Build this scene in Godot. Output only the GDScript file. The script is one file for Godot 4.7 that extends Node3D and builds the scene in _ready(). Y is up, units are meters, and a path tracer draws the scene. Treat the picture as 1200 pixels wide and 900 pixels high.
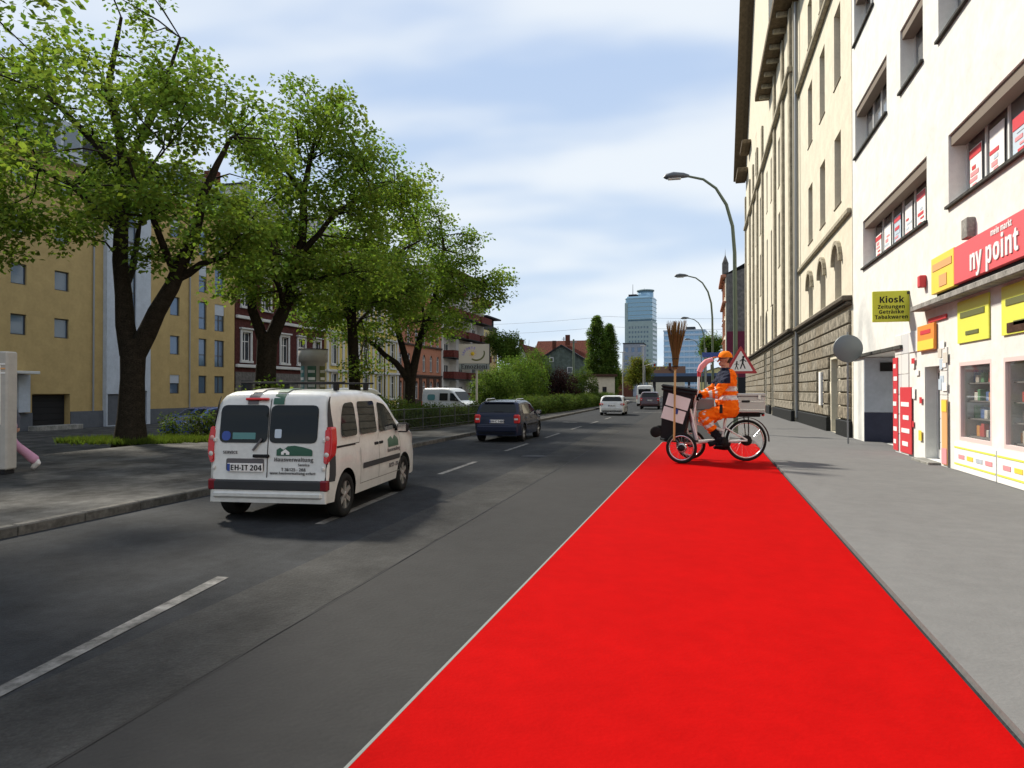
extends Node3D
# A street with a red cycle lane. World axes: x across the street (right positive), -z along the street, y up, metres.

var rng := RandomNumberGenerator.new()
var mats := {}
var tex := {}
var used := {}
var cache := {}

class Sh:
	var st := SurfaceTool.new()
	func _init():
		st.begin(Mesh.PRIMITIVE_TRIANGLES)
		st.set_smooth_group(-1)
	func smooth(g: int): st.set_smooth_group(g)
	func col(c: Color): st.set_color(c)
	func tri(a: Vector3, b: Vector3, c: Vector3):   # counter-clockwise seen from outside
		st.add_vertex(a); st.add_vertex(c); st.add_vertex(b)
	func quad(a: Vector3, b: Vector3, c: Vector3, d: Vector3):
		tri(a, b, c); tri(a, c, d)
	func box(c: Vector3, s: Vector3, b := Basis()):
		var x := b.x * s.x * 0.5; var y := b.y * s.y * 0.5; var z := b.z * s.z * 0.5
		quad(c - x - y + z, c + x - y + z, c + x + y + z, c - x + y + z)
		quad(c + x - y - z, c - x - y - z, c - x + y - z, c + x + y - z)
		quad(c + x - y + z, c + x - y - z, c + x + y - z, c + x + y + z)
		quad(c - x - y - z, c - x - y + z, c - x + y + z, c - x + y - z)
		quad(c - x + y + z, c + x + y + z, c + x + y - z, c - x + y - z)
		quad(c - x - y - z, c + x - y - z, c + x - y + z, c - x - y + z)
	func cham(c: Vector3, s: Vector3, r: float, b := Basis()):   # box with chamfered edges
		var h := s * 0.5
		var f := func(v: Vector3) -> Vector3: return c + b * v
		for ax in 3:
			var u := (ax + 1) % 3; var w := (ax + 2) % 3
			for sg in [-1.0, 1.0]:
				var p := []
				for k in [[-1, -1], [1, -1], [1, 1], [-1, 1]]:
					var v := Vector3.ZERO
					v[ax] = sg * h[ax]; v[u] = k[0] * (h[u] - r); v[w] = k[1] * (h[w] - r)
					p.append(f.call(v))
				if sg > 0: quad(p[0], p[1], p[2], p[3])
				else: quad(p[3], p[2], p[1], p[0])
			for s1 in [-1.0, 1.0]:
				for s2 in [-1.0, 1.0]:
					var q := []
					for k in [[0, -1], [0, 1], [1, 1], [1, -1]]:
						var v := Vector3.ZERO
						v[ax] = k[1] * (h[ax] - r)
						v[u] = s1 * (h[u] - (r if k[0] == 1 else 0.0)); v[w] = s2 * (h[w] - (0.0 if k[0] == 1 else r))
						q.append(f.call(v))
					if s1 * s2 > 0: quad(q[0], q[3], q[2], q[1])
					else: quad(q[0], q[1], q[2], q[3])
		for sx in [-1.0, 1.0]:
			for sy in [-1.0, 1.0]:
				for sz in [-1.0, 1.0]:
					var a: Vector3 = f.call(Vector3(sx * h.x, sy * (h.y - r), sz * (h.z - r)))
					var b2: Vector3 = f.call(Vector3(sx * (h.x - r), sy * h.y, sz * (h.z - r)))
					var d: Vector3 = f.call(Vector3(sx * (h.x - r), sy * (h.y - r), sz * h.z))
					if sx * sy * sz > 0: tri(a, b2, d)
					else: tri(a, d, b2)
	func bar(a: Vector3, b: Vector3, w: float, h: float, up := Vector3.UP):
		var z := (b - a).normalized()
		if absf(z.dot(up)) > 0.98: up = Vector3.RIGHT
		var x := up.cross(z).normalized()
		box((a + b) * 0.5, Vector3(w, h, a.distance_to(b)), Basis(x, z.cross(x), z))
	func tube(p: Array, r: Array, n := 8, caps := true, g := 1):
		st.set_smooth_group(g)
		var rings := []
		var x := Vector3.ZERO
		for i in p.size():
			var t: Vector3 = (p[mini(i + 1, p.size() - 1)] - p[maxi(i - 1, 0)]).normalized()
			if x == Vector3.ZERO: x = t.cross(Vector3(0.3, 0.1, 0.9) if absf(t.z) < 0.8 else Vector3(0.9, 0.2, 0.1)).normalized()
			x = (x - t * x.dot(t)).normalized()
			var y := t.cross(x)
			var ring := []
			for k in n:
				var a := TAU * k / n
				ring.append(p[i] + (x * cos(a) + y * sin(a)) * r[mini(i, r.size() - 1)])
			rings.append(ring)
		for i in p.size() - 1:
			for k in n:
				var k2 := (k + 1) % n
				quad(rings[i][k], rings[i][k2], rings[i + 1][k2], rings[i + 1][k])
		st.set_smooth_group(-1)
		if caps:
			for k in range(1, n - 1):
				tri(rings[0][0], rings[0][k + 1], rings[0][k])
				var e: Array = rings[-1]
				tri(e[0], e[k], e[k + 1])
	func lathe(pr: Array, n: int, o := Vector3.ZERO, b := Basis(), g := 2, arc := TAU):   # profile of (radius, height along b.y)
		st.set_smooth_group(g)
		for i in pr.size() - 1:
			for k in n:
				var a0 := arc * k / n; var a1 := arc * (k + 1) / n
				var f := func(q: Vector2, a: float) -> Vector3: return o + b * Vector3(q.x * cos(a), q.y, -q.x * sin(a))
				var p0: Vector3 = f.call(pr[i], a0); var p1: Vector3 = f.call(pr[i], a1)
				var p2: Vector3 = f.call(pr[i + 1], a1); var p3: Vector3 = f.call(pr[i + 1], a0)
				if pr[i].x < 0.0001: tri(p0, p2, p3)
				elif pr[i + 1].x < 0.0001: tri(p0, p1, p2)
				else: quad(p0, p1, p2, p3)
		st.set_smooth_group(-1)
	func torus(R: float, r: float, n: int, m: int, o := Vector3.ZERO, b := Basis(), g := 3):
		var pr := []
		for k in m + 1: pr.append(Vector2(R + r * cos(TAU * k / m), r * sin(TAU * k / m)))
		lathe(pr, n, o, b, g)
	func prism(poly: PackedVector2Array, z0: float, z1: float, xf := Transform3D()):
		var ccw := poly
		if Geometry2D.is_polygon_clockwise(poly): ccw.reverse()   # normalise the turning direction
		var id := Geometry2D.triangulate_polygon(ccw)
		var fl := 1.0
		if id.size() >= 3:
			var p0 := ccw[id[0]]; var p1 := ccw[id[1]]; var p2 := ccw[id[2]]
			fl = signf((p1 - p0).cross(p2 - p0))
		for i in range(0, id.size(), 3):
			var a := ccw[id[i]]; var b := ccw[id[i + 1] if fl > 0 else id[i + 2]]; var c := ccw[id[i + 2] if fl > 0 else id[i + 1]]
			tri(xf * Vector3(a.x, a.y, z1), xf * Vector3(b.x, b.y, z1), xf * Vector3(c.x, c.y, z1))
			tri(xf * Vector3(a.x, a.y, z0), xf * Vector3(c.x, c.y, z0), xf * Vector3(b.x, b.y, z0))
		var area := 0.0
		for i in ccw.size(): area += ccw[i].cross(ccw[(i + 1) % ccw.size()])
		for i in ccw.size():
			var a := ccw[i]; var b := ccw[(i + 1) % ccw.size()]
			if area < 0: var t := a; a = b; b = t
			quad(xf * Vector3(a.x, a.y, z0), xf * Vector3(b.x, b.y, z0), xf * Vector3(b.x, b.y, z1), xf * Vector3(a.x, a.y, z1))
	func mesh() -> ArrayMesh:
		st.generate_normals()
		return st.commit()

# ---------------------------------------------------------------- nodes and materials
func numbered(n: String) -> String:
	if not used.has(n):
		used[n] = 0
		return n
	used[n] += 1
	return "%s_%03d" % [n, used[n]]

func thing(called: String, label: String, category: String, at := Vector3.ZERO, turn := 0.0, group := "") -> Node3D:
	var o := Node3D.new()
	o.name = numbered(called); add_child(o)
	o.position = at; o.rotation_degrees.y = turn
	o.set_meta("label", label); o.set_meta("category", category)
	if group != "": o.set_meta("group", group)
	return o

func part(called: String, shape, m: Material, parent: Node, at := Vector3.ZERO) -> MeshInstance3D:
	var o := MeshInstance3D.new()
	o.mesh = shape.mesh() if shape is Sh else shape
	o.material_override = m
	o.name = called
	o.position = at
	o.cast_shadow = GeometryInstance3D.SHADOW_CASTING_SETTING_ON
	parent.add_child(o, true)
	return o

func struct(called: String, shape, m: Material) -> MeshInstance3D:
	var o := part(numbered(called), shape, m, self)
	o.set_meta("kind", "structure")
	return o

func dup(root: Node3D, label: String, at: Vector3, turn: float, group := "") -> Node3D:
	var base := String(root.name)
	if used.has(base) == false and base.length() > 4: base = base.substr(0, base.length() - 4)
	var r: Node3D = root.duplicate()
	r.name = numbered(base); add_child(r)
	r.position = at; r.rotation_degrees.y = turn
	r.set_meta("label", label)
	if group != "": r.set_meta("group", group)
	return r

func lin(r: float, g: float, b: float) -> Color: return Color(r, g, b).linear_to_srgb()

func mt(key: String, c := Color(1, 1, 1), rough := 0.8, metal := 0.0, tx := "", size := 1.0, bump := 0.0) -> StandardMaterial3D:
	if mats.has(key): return mats[key]
	var m := StandardMaterial3D.new()
	m.albedo_color = lin(c.r, c.g, c.b)
	m.roughness = rough; m.metallic = metal
	if rough > 0.5: m.metallic_specular = 0.2
	if tx != "":
		m.albedo_texture = tex[tx]
		m.uv1_triplanar = true; m.uv1_world_triplanar = true
		m.uv1_scale = Vector3.ONE / size
		if bump > 0.0:
			m.normal_enabled = true; m.normal_texture = tex["bump"]; m.normal_scale = bump
	mats[key] = m
	return m

func grey_noise(n: int, freq: float, oct: int, seed_: int) -> PackedByteArray:
	var f := FastNoiseLite.new()
	f.seed = seed_; f.frequency = freq; f.fractal_octaves = oct; f.noise_type = FastNoiseLite.TYPE_SIMPLEX_SMOOTH
	var im := f.get_seamless_image(n, n)
	im.convert(Image.FORMAT_L8)
	return im.get_data()

func make_textures():
	var n := 512
	var coarse := grey_noise(n, 0.006, 5, 3)
	var mid := grey_noise(n, 0.03, 4, 8)
	var fine := grey_noise(n, 0.2, 3, 5)
	rng.seed = 77
	var defs := {"plaster": [0.07, 0.05, 0.05], "asphalt": [0.16, 0.10, 0.26], "paint": [0.04, 0.05, 0.05], "stone": [0.22, 0.18, 0.16], "worn": [0.34, 0.2, 0.2], "cloth": [0.05, 0.12, 0.14], "bark": [0.2, 0.4, 0.3]}
	for k in defs:
		var d: Array = defs[k]
		var out := PackedByteArray(); out.resize(n * n)
		for i in n * n:
			var v: float = 1.0 - d[0] * (1.0 - coarse[i] / 255.0) - d[1] * (1.0 - mid[i] / 255.0) - d[2] * (1.0 - (fine[i] * 0.6 + rng.randi() % 102) / 255.0)
			out[i] = int(clampf(v, 0.0, 1.0) * 255.0)
		var im := Image.create_from_data(n, n, false, Image.FORMAT_L8, out)
		im.generate_mipmaps()
		tex[k] = ImageTexture.create_from_image(im)
	var bi := Image.create_from_data(n, n, false, Image.FORMAT_L8, fine)
	bi.convert(Image.FORMAT_RGBA8)
	bi.bump_map_to_normal_map(2.0)
	tex["bump"] = ImageTexture.create_from_image(bi)

func sky_image() -> ImageTexture:
	var w := 1024; var h := 512
	var f := FastNoiseLite.new(); f.seed = 21; f.frequency = 1.0; f.fractal_octaves = 5; f.fractal_gain = 0.52
	var g := FastNoiseLite.new(); g.seed = 4; g.frequency = 1.0; g.fractal_octaves = 3
	var im := Image.create(w, h, false, Image.FORMAT_RGBF)
	var sun := sun_dir()
	for j in h:
		var th := PI * (j + 0.5) / h
		var y := cos(th)
		for i in w:
			var ph := TAU * ((i + 0.5) / w - 0.5)
			var d := Vector3(sin(ph) * sin(th), y, -cos(ph) * sin(th))
			var e := maxf(y, 0.0)
			var c := Vector3(0.58, 0.70, 0.83).lerp(Vector3(0.30, 0.43, 0.72), pow(e, 0.75))
			# thin high cloud on a sheet overhead
			var q := Vector2(d.x, d.z) / (e + 0.16)
			var n := f.get_noise_2d(q.x * 0.5 - q.y * 0.35, q.y * 1.3 + q.x * 0.25) * 0.5 + 0.5
			var n2 := g.get_noise_2d(q.x * 0.25, q.y * 0.4) * 0.5 + 0.5
			var cl := smoothstep(0.38, 0.66, n * 0.66 + n2 * 0.36)
			var cosang := d.dot(sun)
			var white := Vector3(0.87, 0.91, 0.94) * (0.94 + 0.5 * pow(maxf(cosang, 0.0), 6.0))
			c = c.lerp(white, cl * 0.78)
			c = c.lerp(Vector3(0.74, 0.84, 0.90), 0.6 * exp(-e * 9.0))
			c += Vector3(1.0, 0.96, 0.9) * (0.45 * pow(maxf(cosang, 0.0), 10.0))
			if y < 0.0: c = Vector3(0.35, 0.36, 0.36)
			im.set_pixel(i, j, Color(c.x, c.y, c.z))
	return ImageTexture.create_from_image(im)

func sun_dir() -> Vector3:   # towards the sun: ahead and to the left of the street
	var e := deg_to_rad(43.0); var a := deg_to_rad(55.0)
	return Vector3(-sin(a) * cos(e), sin(e), -cos(a) * cos(e))

func rpoly(p: Array, r: float, n := 4) -> PackedVector2Array:   # polygon with rounded corners
	var o := PackedVector2Array()
	for i in p.size():
		var a: Vector2 = p[(i + p.size() - 1) % p.size()]; var b: Vector2 = p[i]; var c: Vector2 = p[(i + 1) % p.size()]
		var d := minf(r, minf(a.distance_to(b), b.distance_to(c)) * 0.45)
		var s := b + (a - b).normalized() * d; var e := b + (c - b).normalized() * d
		for k in n + 1:
			var t := float(k) / n
			o.append(s.lerp(b, t).lerp(b.lerp(e, t), t))
	return o

func rect(x: float, y: float, w: float, h: float) -> Array: return [Vector2(x, y), Vector2(x + w, y), Vector2(x + w, y + h), Vector2(x, y + h)]

func lettering(txt: String, size: float, depth := 0.006, serif := false, bold := true) -> TextMesh:
	var key := "txt" + txt + str(size) + str(serif) + str(depth)
	if cache.has(key): return cache[key]
	var t := TextMesh.new()
	var f := SystemFont.new(); f.font_names = PackedStringArray(["Droid Serif" if serif else "Droid Sans"])
	if bold: f.font_weight = 700
	t.font = f; t.text = txt; t.font_size = 32; t.pixel_size = size / 23.0; t.depth = depth; t.curve_step = 4.0
	cache[key] = t
	return t

# ---------------------------------------------------------------- buildings
func wall_shape(w: float, h: float, holes: Array, rev: float, dep: float, back := true) -> Sh:
	var s := Sh.new()
	var xs := [0.0, w]; var ys := [0.0, h]
	for o in holes:
		for q in [o[0], o[0] + o[2]]:
			if q > 0.001 and q < w - 0.001: xs.append(q)
		for q in [o[1], o[1] + o[3]]:
			if q > 0.001 and q < h - 0.001: ys.append(q)
	xs.sort(); ys.sort()
	for j in ys.size() - 1:
		if ys[j + 1] - ys[j] < 0.0005: continue
		var cy: float = (ys[j] + ys[j + 1]) * 0.5
		var start := -1.0
		for i in xs.size() - 1:
			if xs[i + 1] - xs[i] < 0.0005: continue
			var cx: float = (xs[i] + xs[i + 1]) * 0.5
			var open := false
			for o in holes:
				if cx > o[0] and cx < o[0] + o[2] and cy > o[1] and cy < o[1] + o[3]: open = true
			if not open and start < 0.0: start = xs[i]
			if start >= 0.0 and open:
				s.quad(Vector3(start, ys[j], 0), Vector3(xs[i], ys[j], 0), Vector3(xs[i], ys[j + 1], 0), Vector3(start, ys[j + 1], 0)); start = -1.0
		if start >= 0.0: s.quad(Vector3(start, ys[j], 0), Vector3(w, ys[j], 0), Vector3(w, ys[j + 1], 0), Vector3(start, ys[j + 1], 0))
	for o in holes:
		var x0: float = o[0]; var x1: float = o[0] + o[2]; var y0: float = o[1]; var y1: float = o[1] + o[3]
		var r: float = o[4] if o.size() > 4 else rev
		s.quad(Vector3(x0, y0, 0), Vector3(x1, y0, 0), Vector3(x1, y0, -r), Vector3(x0, y0, -r))
		s.quad(Vector3(x0, y1, -r), Vector3(x1, y1, -r), Vector3(x1, y1, 0), Vector3(x0, y1, 0))
		s.quad(Vector3(x0, y0, 0), Vector3(x0, y0, -r), Vector3(x0, y1, -r), Vector3(x0, y1, 0))
		s.quad(Vector3(x1, y0, -r), Vector3(x1, y0, 0), Vector3(x1, y1, 0), Vector3(x1, y1, -r))
		if o.size() > 5: s.quad(Vector3(x0, y0, -r), Vector3(x1, y0, -r), Vector3(x1, y1, -r), Vector3(x0, y1, -r))
	if back:
		s.quad(Vector3(0, 0, -dep), Vector3(0, 0, 0), Vector3(0, h, 0), Vector3(0, h, -dep))
		s.quad(Vector3(w, 0, 0), Vector3(w, 0, -dep), Vector3(w, h, -dep), Vector3(w, h, 0))
		s.quad(Vector3(w, 0, -dep), Vector3(0, 0, -dep), Vector3(0, h, -dep), Vector3(w, h, -dep))
		s.quad(Vector3(0, h, 0), Vector3(w, h, 0), Vector3(w, h, -dep), Vector3(0, h, -dep))
	return s

func win(parent: Node3D, x: float, y: float, w: float, h: float, o := {}) -> Node3D:
	var cols: int = o.get("cols", 2); var rows: int = o.get("rows", 1)
	var rev: float = o.get("rev", 0.16)
	var key := "win%.2f %.2f %d %d %s" % [w, h, cols, rows, str(o.get("top", 0.0))]
	if not cache.has(key):
		var s := Sh.new()
		var b := 0.065; var t := 0.07
		s.box(Vector3(w * 0.5, b * 0.5, 0), Vector3(w, b, t)); s.box(Vector3(w * 0.5, h - b * 0.5, 0), Vector3(w, b, t))
		s.box(Vector3(b * 0.5, h * 0.5, 0), Vector3(b, h - 2 * b, t)); s.box(Vector3(w - b * 0.5, h * 0.5, 0), Vector3(b, h - 2 * b, t))
		for i in range(1, cols): s.box(Vector3(w * i / cols, h * 0.5, 0), Vector3(b * 1.1, h - 2 * b, t * 0.9))
		for i in range(1, rows): s.box(Vector3(w * 0.5, h * i / rows if not o.has("top") else h * o.top, 0), Vector3(w - 2 * b, b * 0.9, t * 0.8))
		cache[key] = s.mesh()
		var p := Sh.new()
		p.box(Vector3(w * 0.5, h * 0.5, 0), Vector3(w - b, h - b, 0.014))
		cache[key + "p"] = p.mesh()
	var f := part("window", cache[key], o.get("mat", mats.frame_white), parent, Vector3(x, y, -rev + 0.036))
	part("pane", cache[key + "p"], o.get("glass", mats.glass), f, Vector3(0, 0, -0.012))
	if o.has("blind"):
		var k := "bl%.2f %.2f" % [w, h * o.blind]
		if not cache.has(k):
			var s := Sh.new()
			var hh: float = h * o.blind
			for i in int(hh / 0.12): s.box(Vector3(w * 0.5, -0.06 - i * 0.12, 0.004 if i % 2 else 0.0), Vector3(w - 0.02, 0.118, 0.03))
			cache[k] = s.mesh()
		part("blind", cache[k], mats.blind, f, Vector3(0, h, 0.06))
	if o.has("sill"):
		var k := "sill%.2f" % w
		if not cache.has(k):
			var s := Sh.new()
			s.cham(Vector3(w * 0.5, -0.03, 0.08), Vector3(w + 0.16, 0.06, rev + 0.14), 0.01)
			cache[k] = s.mesh()
		part("sill", cache[k], o.sill, f, Vector3(0, -0.002, 0))
	if o.has("surround"):
		var k := "sur%.2f %.2f" % [w, h]
		if not cache.has(k):
			var s := Sh.new()
			var b := 0.2
			s.box(Vector3(-b * 0.5, h * 0.5, 0), Vector3(b, h, 0.1)); s.box(Vector3(w + b * 0.5, h * 0.5, 0), Vector3(b, h, 0.1))
			s.box(Vector3(w * 0.5, h + 0.12, 0), Vector3(w + 2 * b, 0.24, 0.12)); s.box(Vector3(w * 0.5, h + 0.3, 0.08), Vector3(w + 2 * b + 0.24, 0.12, 0.28))
			s.box(Vector3(w * 0.5, -0.09, 0.03), Vector3(w + 2 * b + 0.1, 0.18, 0.18))
			cache[k] = s.mesh()
		part("surround", cache[k], o.surround, f, Vector3(0, 0, rev - 0.036 + 0.052))
	return f

func pitched(w: float, d: float, h: float, over: float, hip := 0.0) -> Sh:   # ridge along x, front eave at z = over, back at z = -d - over
	var s := Sh.new()
	var z0 := over; var z1 := -d - over; var zm := -d * 0.5; var t := 0.12
	var a := Vector3(-over, 0, z0); var b := Vector3(w + over, 0, z0); var c := Vector3(w + over - hip, h, zm); var e := Vector3(-over + hip, h, zm)
	var f := Vector3(-over, 0, z1); var g := Vector3(w + over, 0, z1)
	s.quad(a, b, c, e); s.quad(g, f, e, c); s.tri(f, a, e); s.tri(b, g, c)
	var dn := Vector3(0, -t, 0)
	s.quad(a + dn, b + dn, b, a); s.quad(b + dn, g + dn, g, b); s.quad(g + dn, f + dn, f, g); s.quad(f + dn, a + dn, a, f)
	s.quad(f + dn, g + dn, b + dn, a + dn)
	return s

func bxs(c: Vector3, s: Vector3, r := 0.0) -> Sh:
	var q := Sh.new()
	if r > 0.0: q.cham(c, s, r)
	else: q.box(c, s)
	return q

func spandrels(parent: Node3D, x: float, ytop: float, w: float, dep: float, m: Material):   # fills the upper corners of an opening to leave a round arch
	var key := "arch%.2f %.2f" % [w, dep]
	if not cache.has(key):
		var s := Sh.new()
		var r := w * 0.5
		for sg in [-1.0, 1.0]:
			var p := PackedVector2Array()
			p.append(Vector2(sg * r, 0.0)); p.append(Vector2(0.0, 0.0))
			for k in range(0, 9):
				var a := PI * 0.5 * (1.0 - k / 8.0)
				p.append(Vector2(sg * r * cos(a), -r + r * sin(a) - 0.002))
			s.prism(p, -dep, -0.001, Transform3D(Basis(), Vector3(r, 0, 0)))
		cache[key] = s.mesh()
	part("arch_stone", cache[key], m, parent, Vector3(x, ytop, 0))

func left_building(called: String, label: String, s0: float, off: float = 0.0) -> Node3D:
	return thing(called, label, "building", Vector3(-36.4 + off, -0.45, -s0), 90.0)

func build_left():
	# ---- beige apartment house
	var s0 := -34.0
	var b := left_building("apartment_building", "long beige apartment house with white stair strip and grey plinth behind the nearest tree", s0)
	var W := 49.8 - s0; var H := 15.8
	var holes := []; var ws := []
	for c in [[2.0, 0.95, 0], [8.0, 0.95, 0], [14.0, 0.95, 0], [18.0, 0.95, 0], [22.0, 0.95, 0], [26.2, 0.95, 0], [30.95, 0.95, 0], [33.7, 0.98, 0], [43.05, 0.95, 1], [46.0, 0.88, 2], [47.95, 1.15, 2]]:
		for r in 5:
			var y := 2.05 + r * 2.8; var hh := 1.35
			if c[2] == 0 and r == 0: continue
			if c[2] == 0: y += 0.5; hh = 1.15
			if c[2] == 2 and r > 0: y -= 0.75; hh = 2.1
			ws.append([c[0] - s0 - c[1] * 0.5, y, c[1], hh, c[2]])
	for q in ws: holes.append([q[0], q[1], q[2], q[3]])
	holes.append([31.8 - s0, 0.12, 2.5, 1.95, 0.5, true])     # garage
	holes.append([34.95 - s0, 0.35, 0.75, 0.5, 0.12, true])
	part("wall", wall_shape(W, H, holes, 0.16, 12.0), mats.beige, b)
	var k := 0
	for q in ws:
		k += 1
		var o := {"cols": 1 if q[2] < 1.0 else 2, "mat": mats.frame_dark, "glass": mats.glass_blue}
		if q[4] == 2 and q[3] > 2.0: o["rows"] = 2; o["top"] = 0.42
		if k % 4 == 1 and q[4] != 0: o["blind"] = 0.45
		win(b, q[0], q[1], q[2], q[3], o)
	var pl := Sh.new()
	pl.box(Vector3((31.78 - s0) * 0.5, 0.5, 0.04), Vector3(31.78 - s0, 1.02, 0.08))
	part("plinth", pl, mats.plinth, b)
	part("plinth", bxs(Vector3(35.5 - s0, 0.5, 0.04), Vector3(2.36, 1.02, 0.08)), mats.plinth, b)
	part("plinth", bxs(Vector3((40.42 + 49.8) * 0.5 - s0, 0.5, 0.04), Vector3(9.36, 1.02, 0.08)), mats.plinth, b)
	var gd := part("garage_door", bxs(Vector3(33.05 - s0, 1.07, -0.42), Vector3(2.44, 1.86, 0.06)), mats.door_dark, b)
	for i in 5: part("panel", bxs(Vector3(33.05 - s0, 0.36 + i * 0.36, -0.385), Vector3(2.4, 0.33, 0.03), 0.01), mats.door_dark, gd)
	part("garage_ramp_edge", bxs(Vector3(33.05 - s0, 0.1, 0.35), Vector3(3.1, 0.34, 0.7), 0.02), mats.conc_light, b)
	# entrance canopy
	part("canopy", bxs(Vector3(30.4 - s0, 3.25, 0.55), Vector3(1.9, 0.16, 1.1), 0.02), mats.white_wall, b)
	part("porch_panel", bxs(Vector3(31.1 - s0, 2.1, 0.15), Vector3(0.7, 2.1, 0.3), 0.01), mats.pale_blue, b)
	# white stair strip
	var stair := wall_shape(3.7, 15.2, [[1.2, 3.2, 1.2, 11.0], [0.1, 0.05, 1.0, 2.0], [1.5, 0.05, 1.9, 2.2]], 0.2, 0.3)
	var sw := part("stair_wall", stair, mats.pale_blue, b, Vector3(36.7 - s0, 0.0, 0.3))
	for i in 5: 
		var f := win(b, 37.9 - s0, 3.2 + i * 2.2, 1.2, 2.2, {"cols": 1, "rows": 2, "mat": mats.frame_dark, "glass": mats.glass_blue})
		f.position.z += 0.3
	part("cellar_door", bxs(Vector3(37.3 - s0, 1.05, 0.16), Vector3(0.96, 1.96, 0.06)), mats.plinth, b)
	part("entrance_door", bxs(Vector3(39.15 - s0, 1.1, 0.16), Vector3(1.84, 2.08, 0.06)), mats.door_dark, b)
	part("door_glass", bxs(Vector3(39.15 - s0, 1.15, 0.2), Vector3(1.2, 1.5, 0.02)), mats.glass_blue, b)
	for x in [35.9, 44.5]:
		var s := Sh.new()
		s.tube([Vector3(x - s0, 1.0, 0.09), Vector3(x - s0, 15.6, 0.09)], [0.055], 8)
		part("downpipe", s, mats.pipe_grey, b)
	part("eave", bxs(Vector3(W * 0.5, 15.95, 0.1), Vector3(W + 0.2, 0.28, 0.9), 0.03), mats.pale_blue, b)
	var rs := Sh.new()
	rs.quad(Vector3(0, 16.1, 0.3), Vector3(W, 16.1, 0.3), Vector3(W, 18.6, -1.2), Vector3(0, 18.6, -1.2))
	rs.quad(Vector3(0, 18.6, -1.2), Vector3(W, 18.6, -1.2), Vector3(W, 18.6, -11), Vector3(0, 18.6, -11))
	rs.quad(Vector3(W, 16.1, 0.3), Vector3(W, 16.1, -12), Vector3(W, 18.6, -11), Vector3(W, 18.6, -1.2))
	rs.quad(Vector3(0, 16.1, -12), Vector3(0, 16.1, 0.3), Vector3(0, 18.6, -1.2), Vector3(0, 18.6, -11))
	rs.quad(Vector3(W, 16.1, -12), Vector3(0, 16.1, -12), Vector3(0, 18.6, -11), Vector3(W, 18.6, -11))
	var roof := part("roof", rs, mats.slate, b)
	for x in [31.0, 34.0, 43.0, 47.2]:
		var d := part("dormer", bxs(Vector3(x - s0, 17.2, -0.45), Vector3(1.5, 1.9, 1.6)), mats.pale_blue, roof)
		part("dormer_window", bxs(Vector3(x - s0, 17.2, 0.37), Vector3(1.1, 1.3, 0.04)), mats.glass_blue, d)

	# ---- dark red brick house
	var lst := [["brick_house", "dark red brick house with white window surrounds and dormers beside the beige house", 49.9, 64.0, 16.6, mats.maroon, [[4.75, 2.35], [9.25, 2.5], [13.5, 2.2]], 2.45, 1.15, 0.0],
		["ornate_house", "ornate yellow house with white window surrounds and white floor bands", 64.0, 81.7, 16.2, mats.yellow_wall, [[1.3, 2.75], [5.0, 2.95], [9.2, 2.6], [13.0, 2.3]], 3.4, 1.25, 0.2],
		["salmon_house", "salmon pink house with arched windows and dark stone ground floor", 81.7, 97.6, 15.8, mats.salmon, [[1.2, 2.4], [4.9, 2.3], [8.5, 2.1], [12.2, 2.0]], 2.3, 1.05, -0.1]]
	for L in lst:
		var h := left_building(L[0], L[1], L[2], L[9])
		var w: float = L[3] - L[2]
		var nn := int(w / L[7])
		var ho := []; var wl := []
		for r in L[6]:
			for i in nn:
				var x: float = (i + 0.5) * w / nn - L[8] * 0.5
				ho.append([x, r[0], L[8], r[1]])
		part("wall", wall_shape(w, L[4], ho, 0.18, 11.0), L[5], h)
		for o in ho:
			var d := {"cols": 2, "rows": 2, "top": 0.68, "rev": 0.18, "glass": mats.glass}
			if L[0] == "salmon_house":
				d["sill"] = mats.sandstone
				spandrels(h, o[0], o[1] + o[3], o[2], 0.18, L[5])
			else: d["surround"] = mats.trim_white
			win(h, o[0], o[1], o[2], o[3], d)
		if L[0] == "brick_house":
			part("ground_floor", bxs(Vector3(w * 0.5, 1.9, 0.05), Vector3(w - 0.02, 3.8, 0.1)), mats.grey_stone, h)
			for i in nn:
				var x: float = (i + 0.5) * w / nn
				part("shop_window", bxs(Vector3(x, 1.9, 0.11), Vector3(1.5, 2.4, 0.06), 0.01), mats.glass, h)
		elif L[0] == "salmon_house":
			for i in 7: part("stone_course", bxs(Vector3(w * 0.5, 0.3 + i * 0.12, 0.06), Vector3(w - 0.02, 0.11, 0.12)), mats.brownstone, h)
			for i in nn + 1: part("pier", bxs(Vector3(clampf(i * w / nn, 0.5, w - 0.5), 2.4, 0.05), Vector3(1.0, 3.4, 0.1)), mats.brownstone, h)
			part("lintel", bxs(Vector3(w * 0.5, 4.1, 0.06), Vector3(w - 0.04, 0.3, 0.14)), mats.brownstone, h)
		else:
			for i in nn + 1: part("pilaster", bxs(Vector3(clampf(i * w / nn, 0.3, w - 0.3), 8.0, 0.05), Vector3(0.4, 15.6, 0.1)), mats.trim_white, h)
		for y in [4.3, 8.3, 12.3]:
			part("floor_band", bxs(Vector3(w * 0.5, y, 0.12), Vector3(w - 0.06, 0.26, 0.26), 0.03), mats.trim_white if L[0] != "salmon_house" else mats.brownstone, h)
		part("cornice", bxs(Vector3(w * 0.5, L[4] - 0.1, 0.3), Vector3(w, 0.45, 0.7), 0.06), mats.trim_white, h)
		var rf := part("roof", pitched(w, 11.0, 4.2, 0.2), mats.roof_red if L[0] != "brick_house" else mats.slate, h, Vector3(0, L[4] + 0.16, 0))
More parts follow.
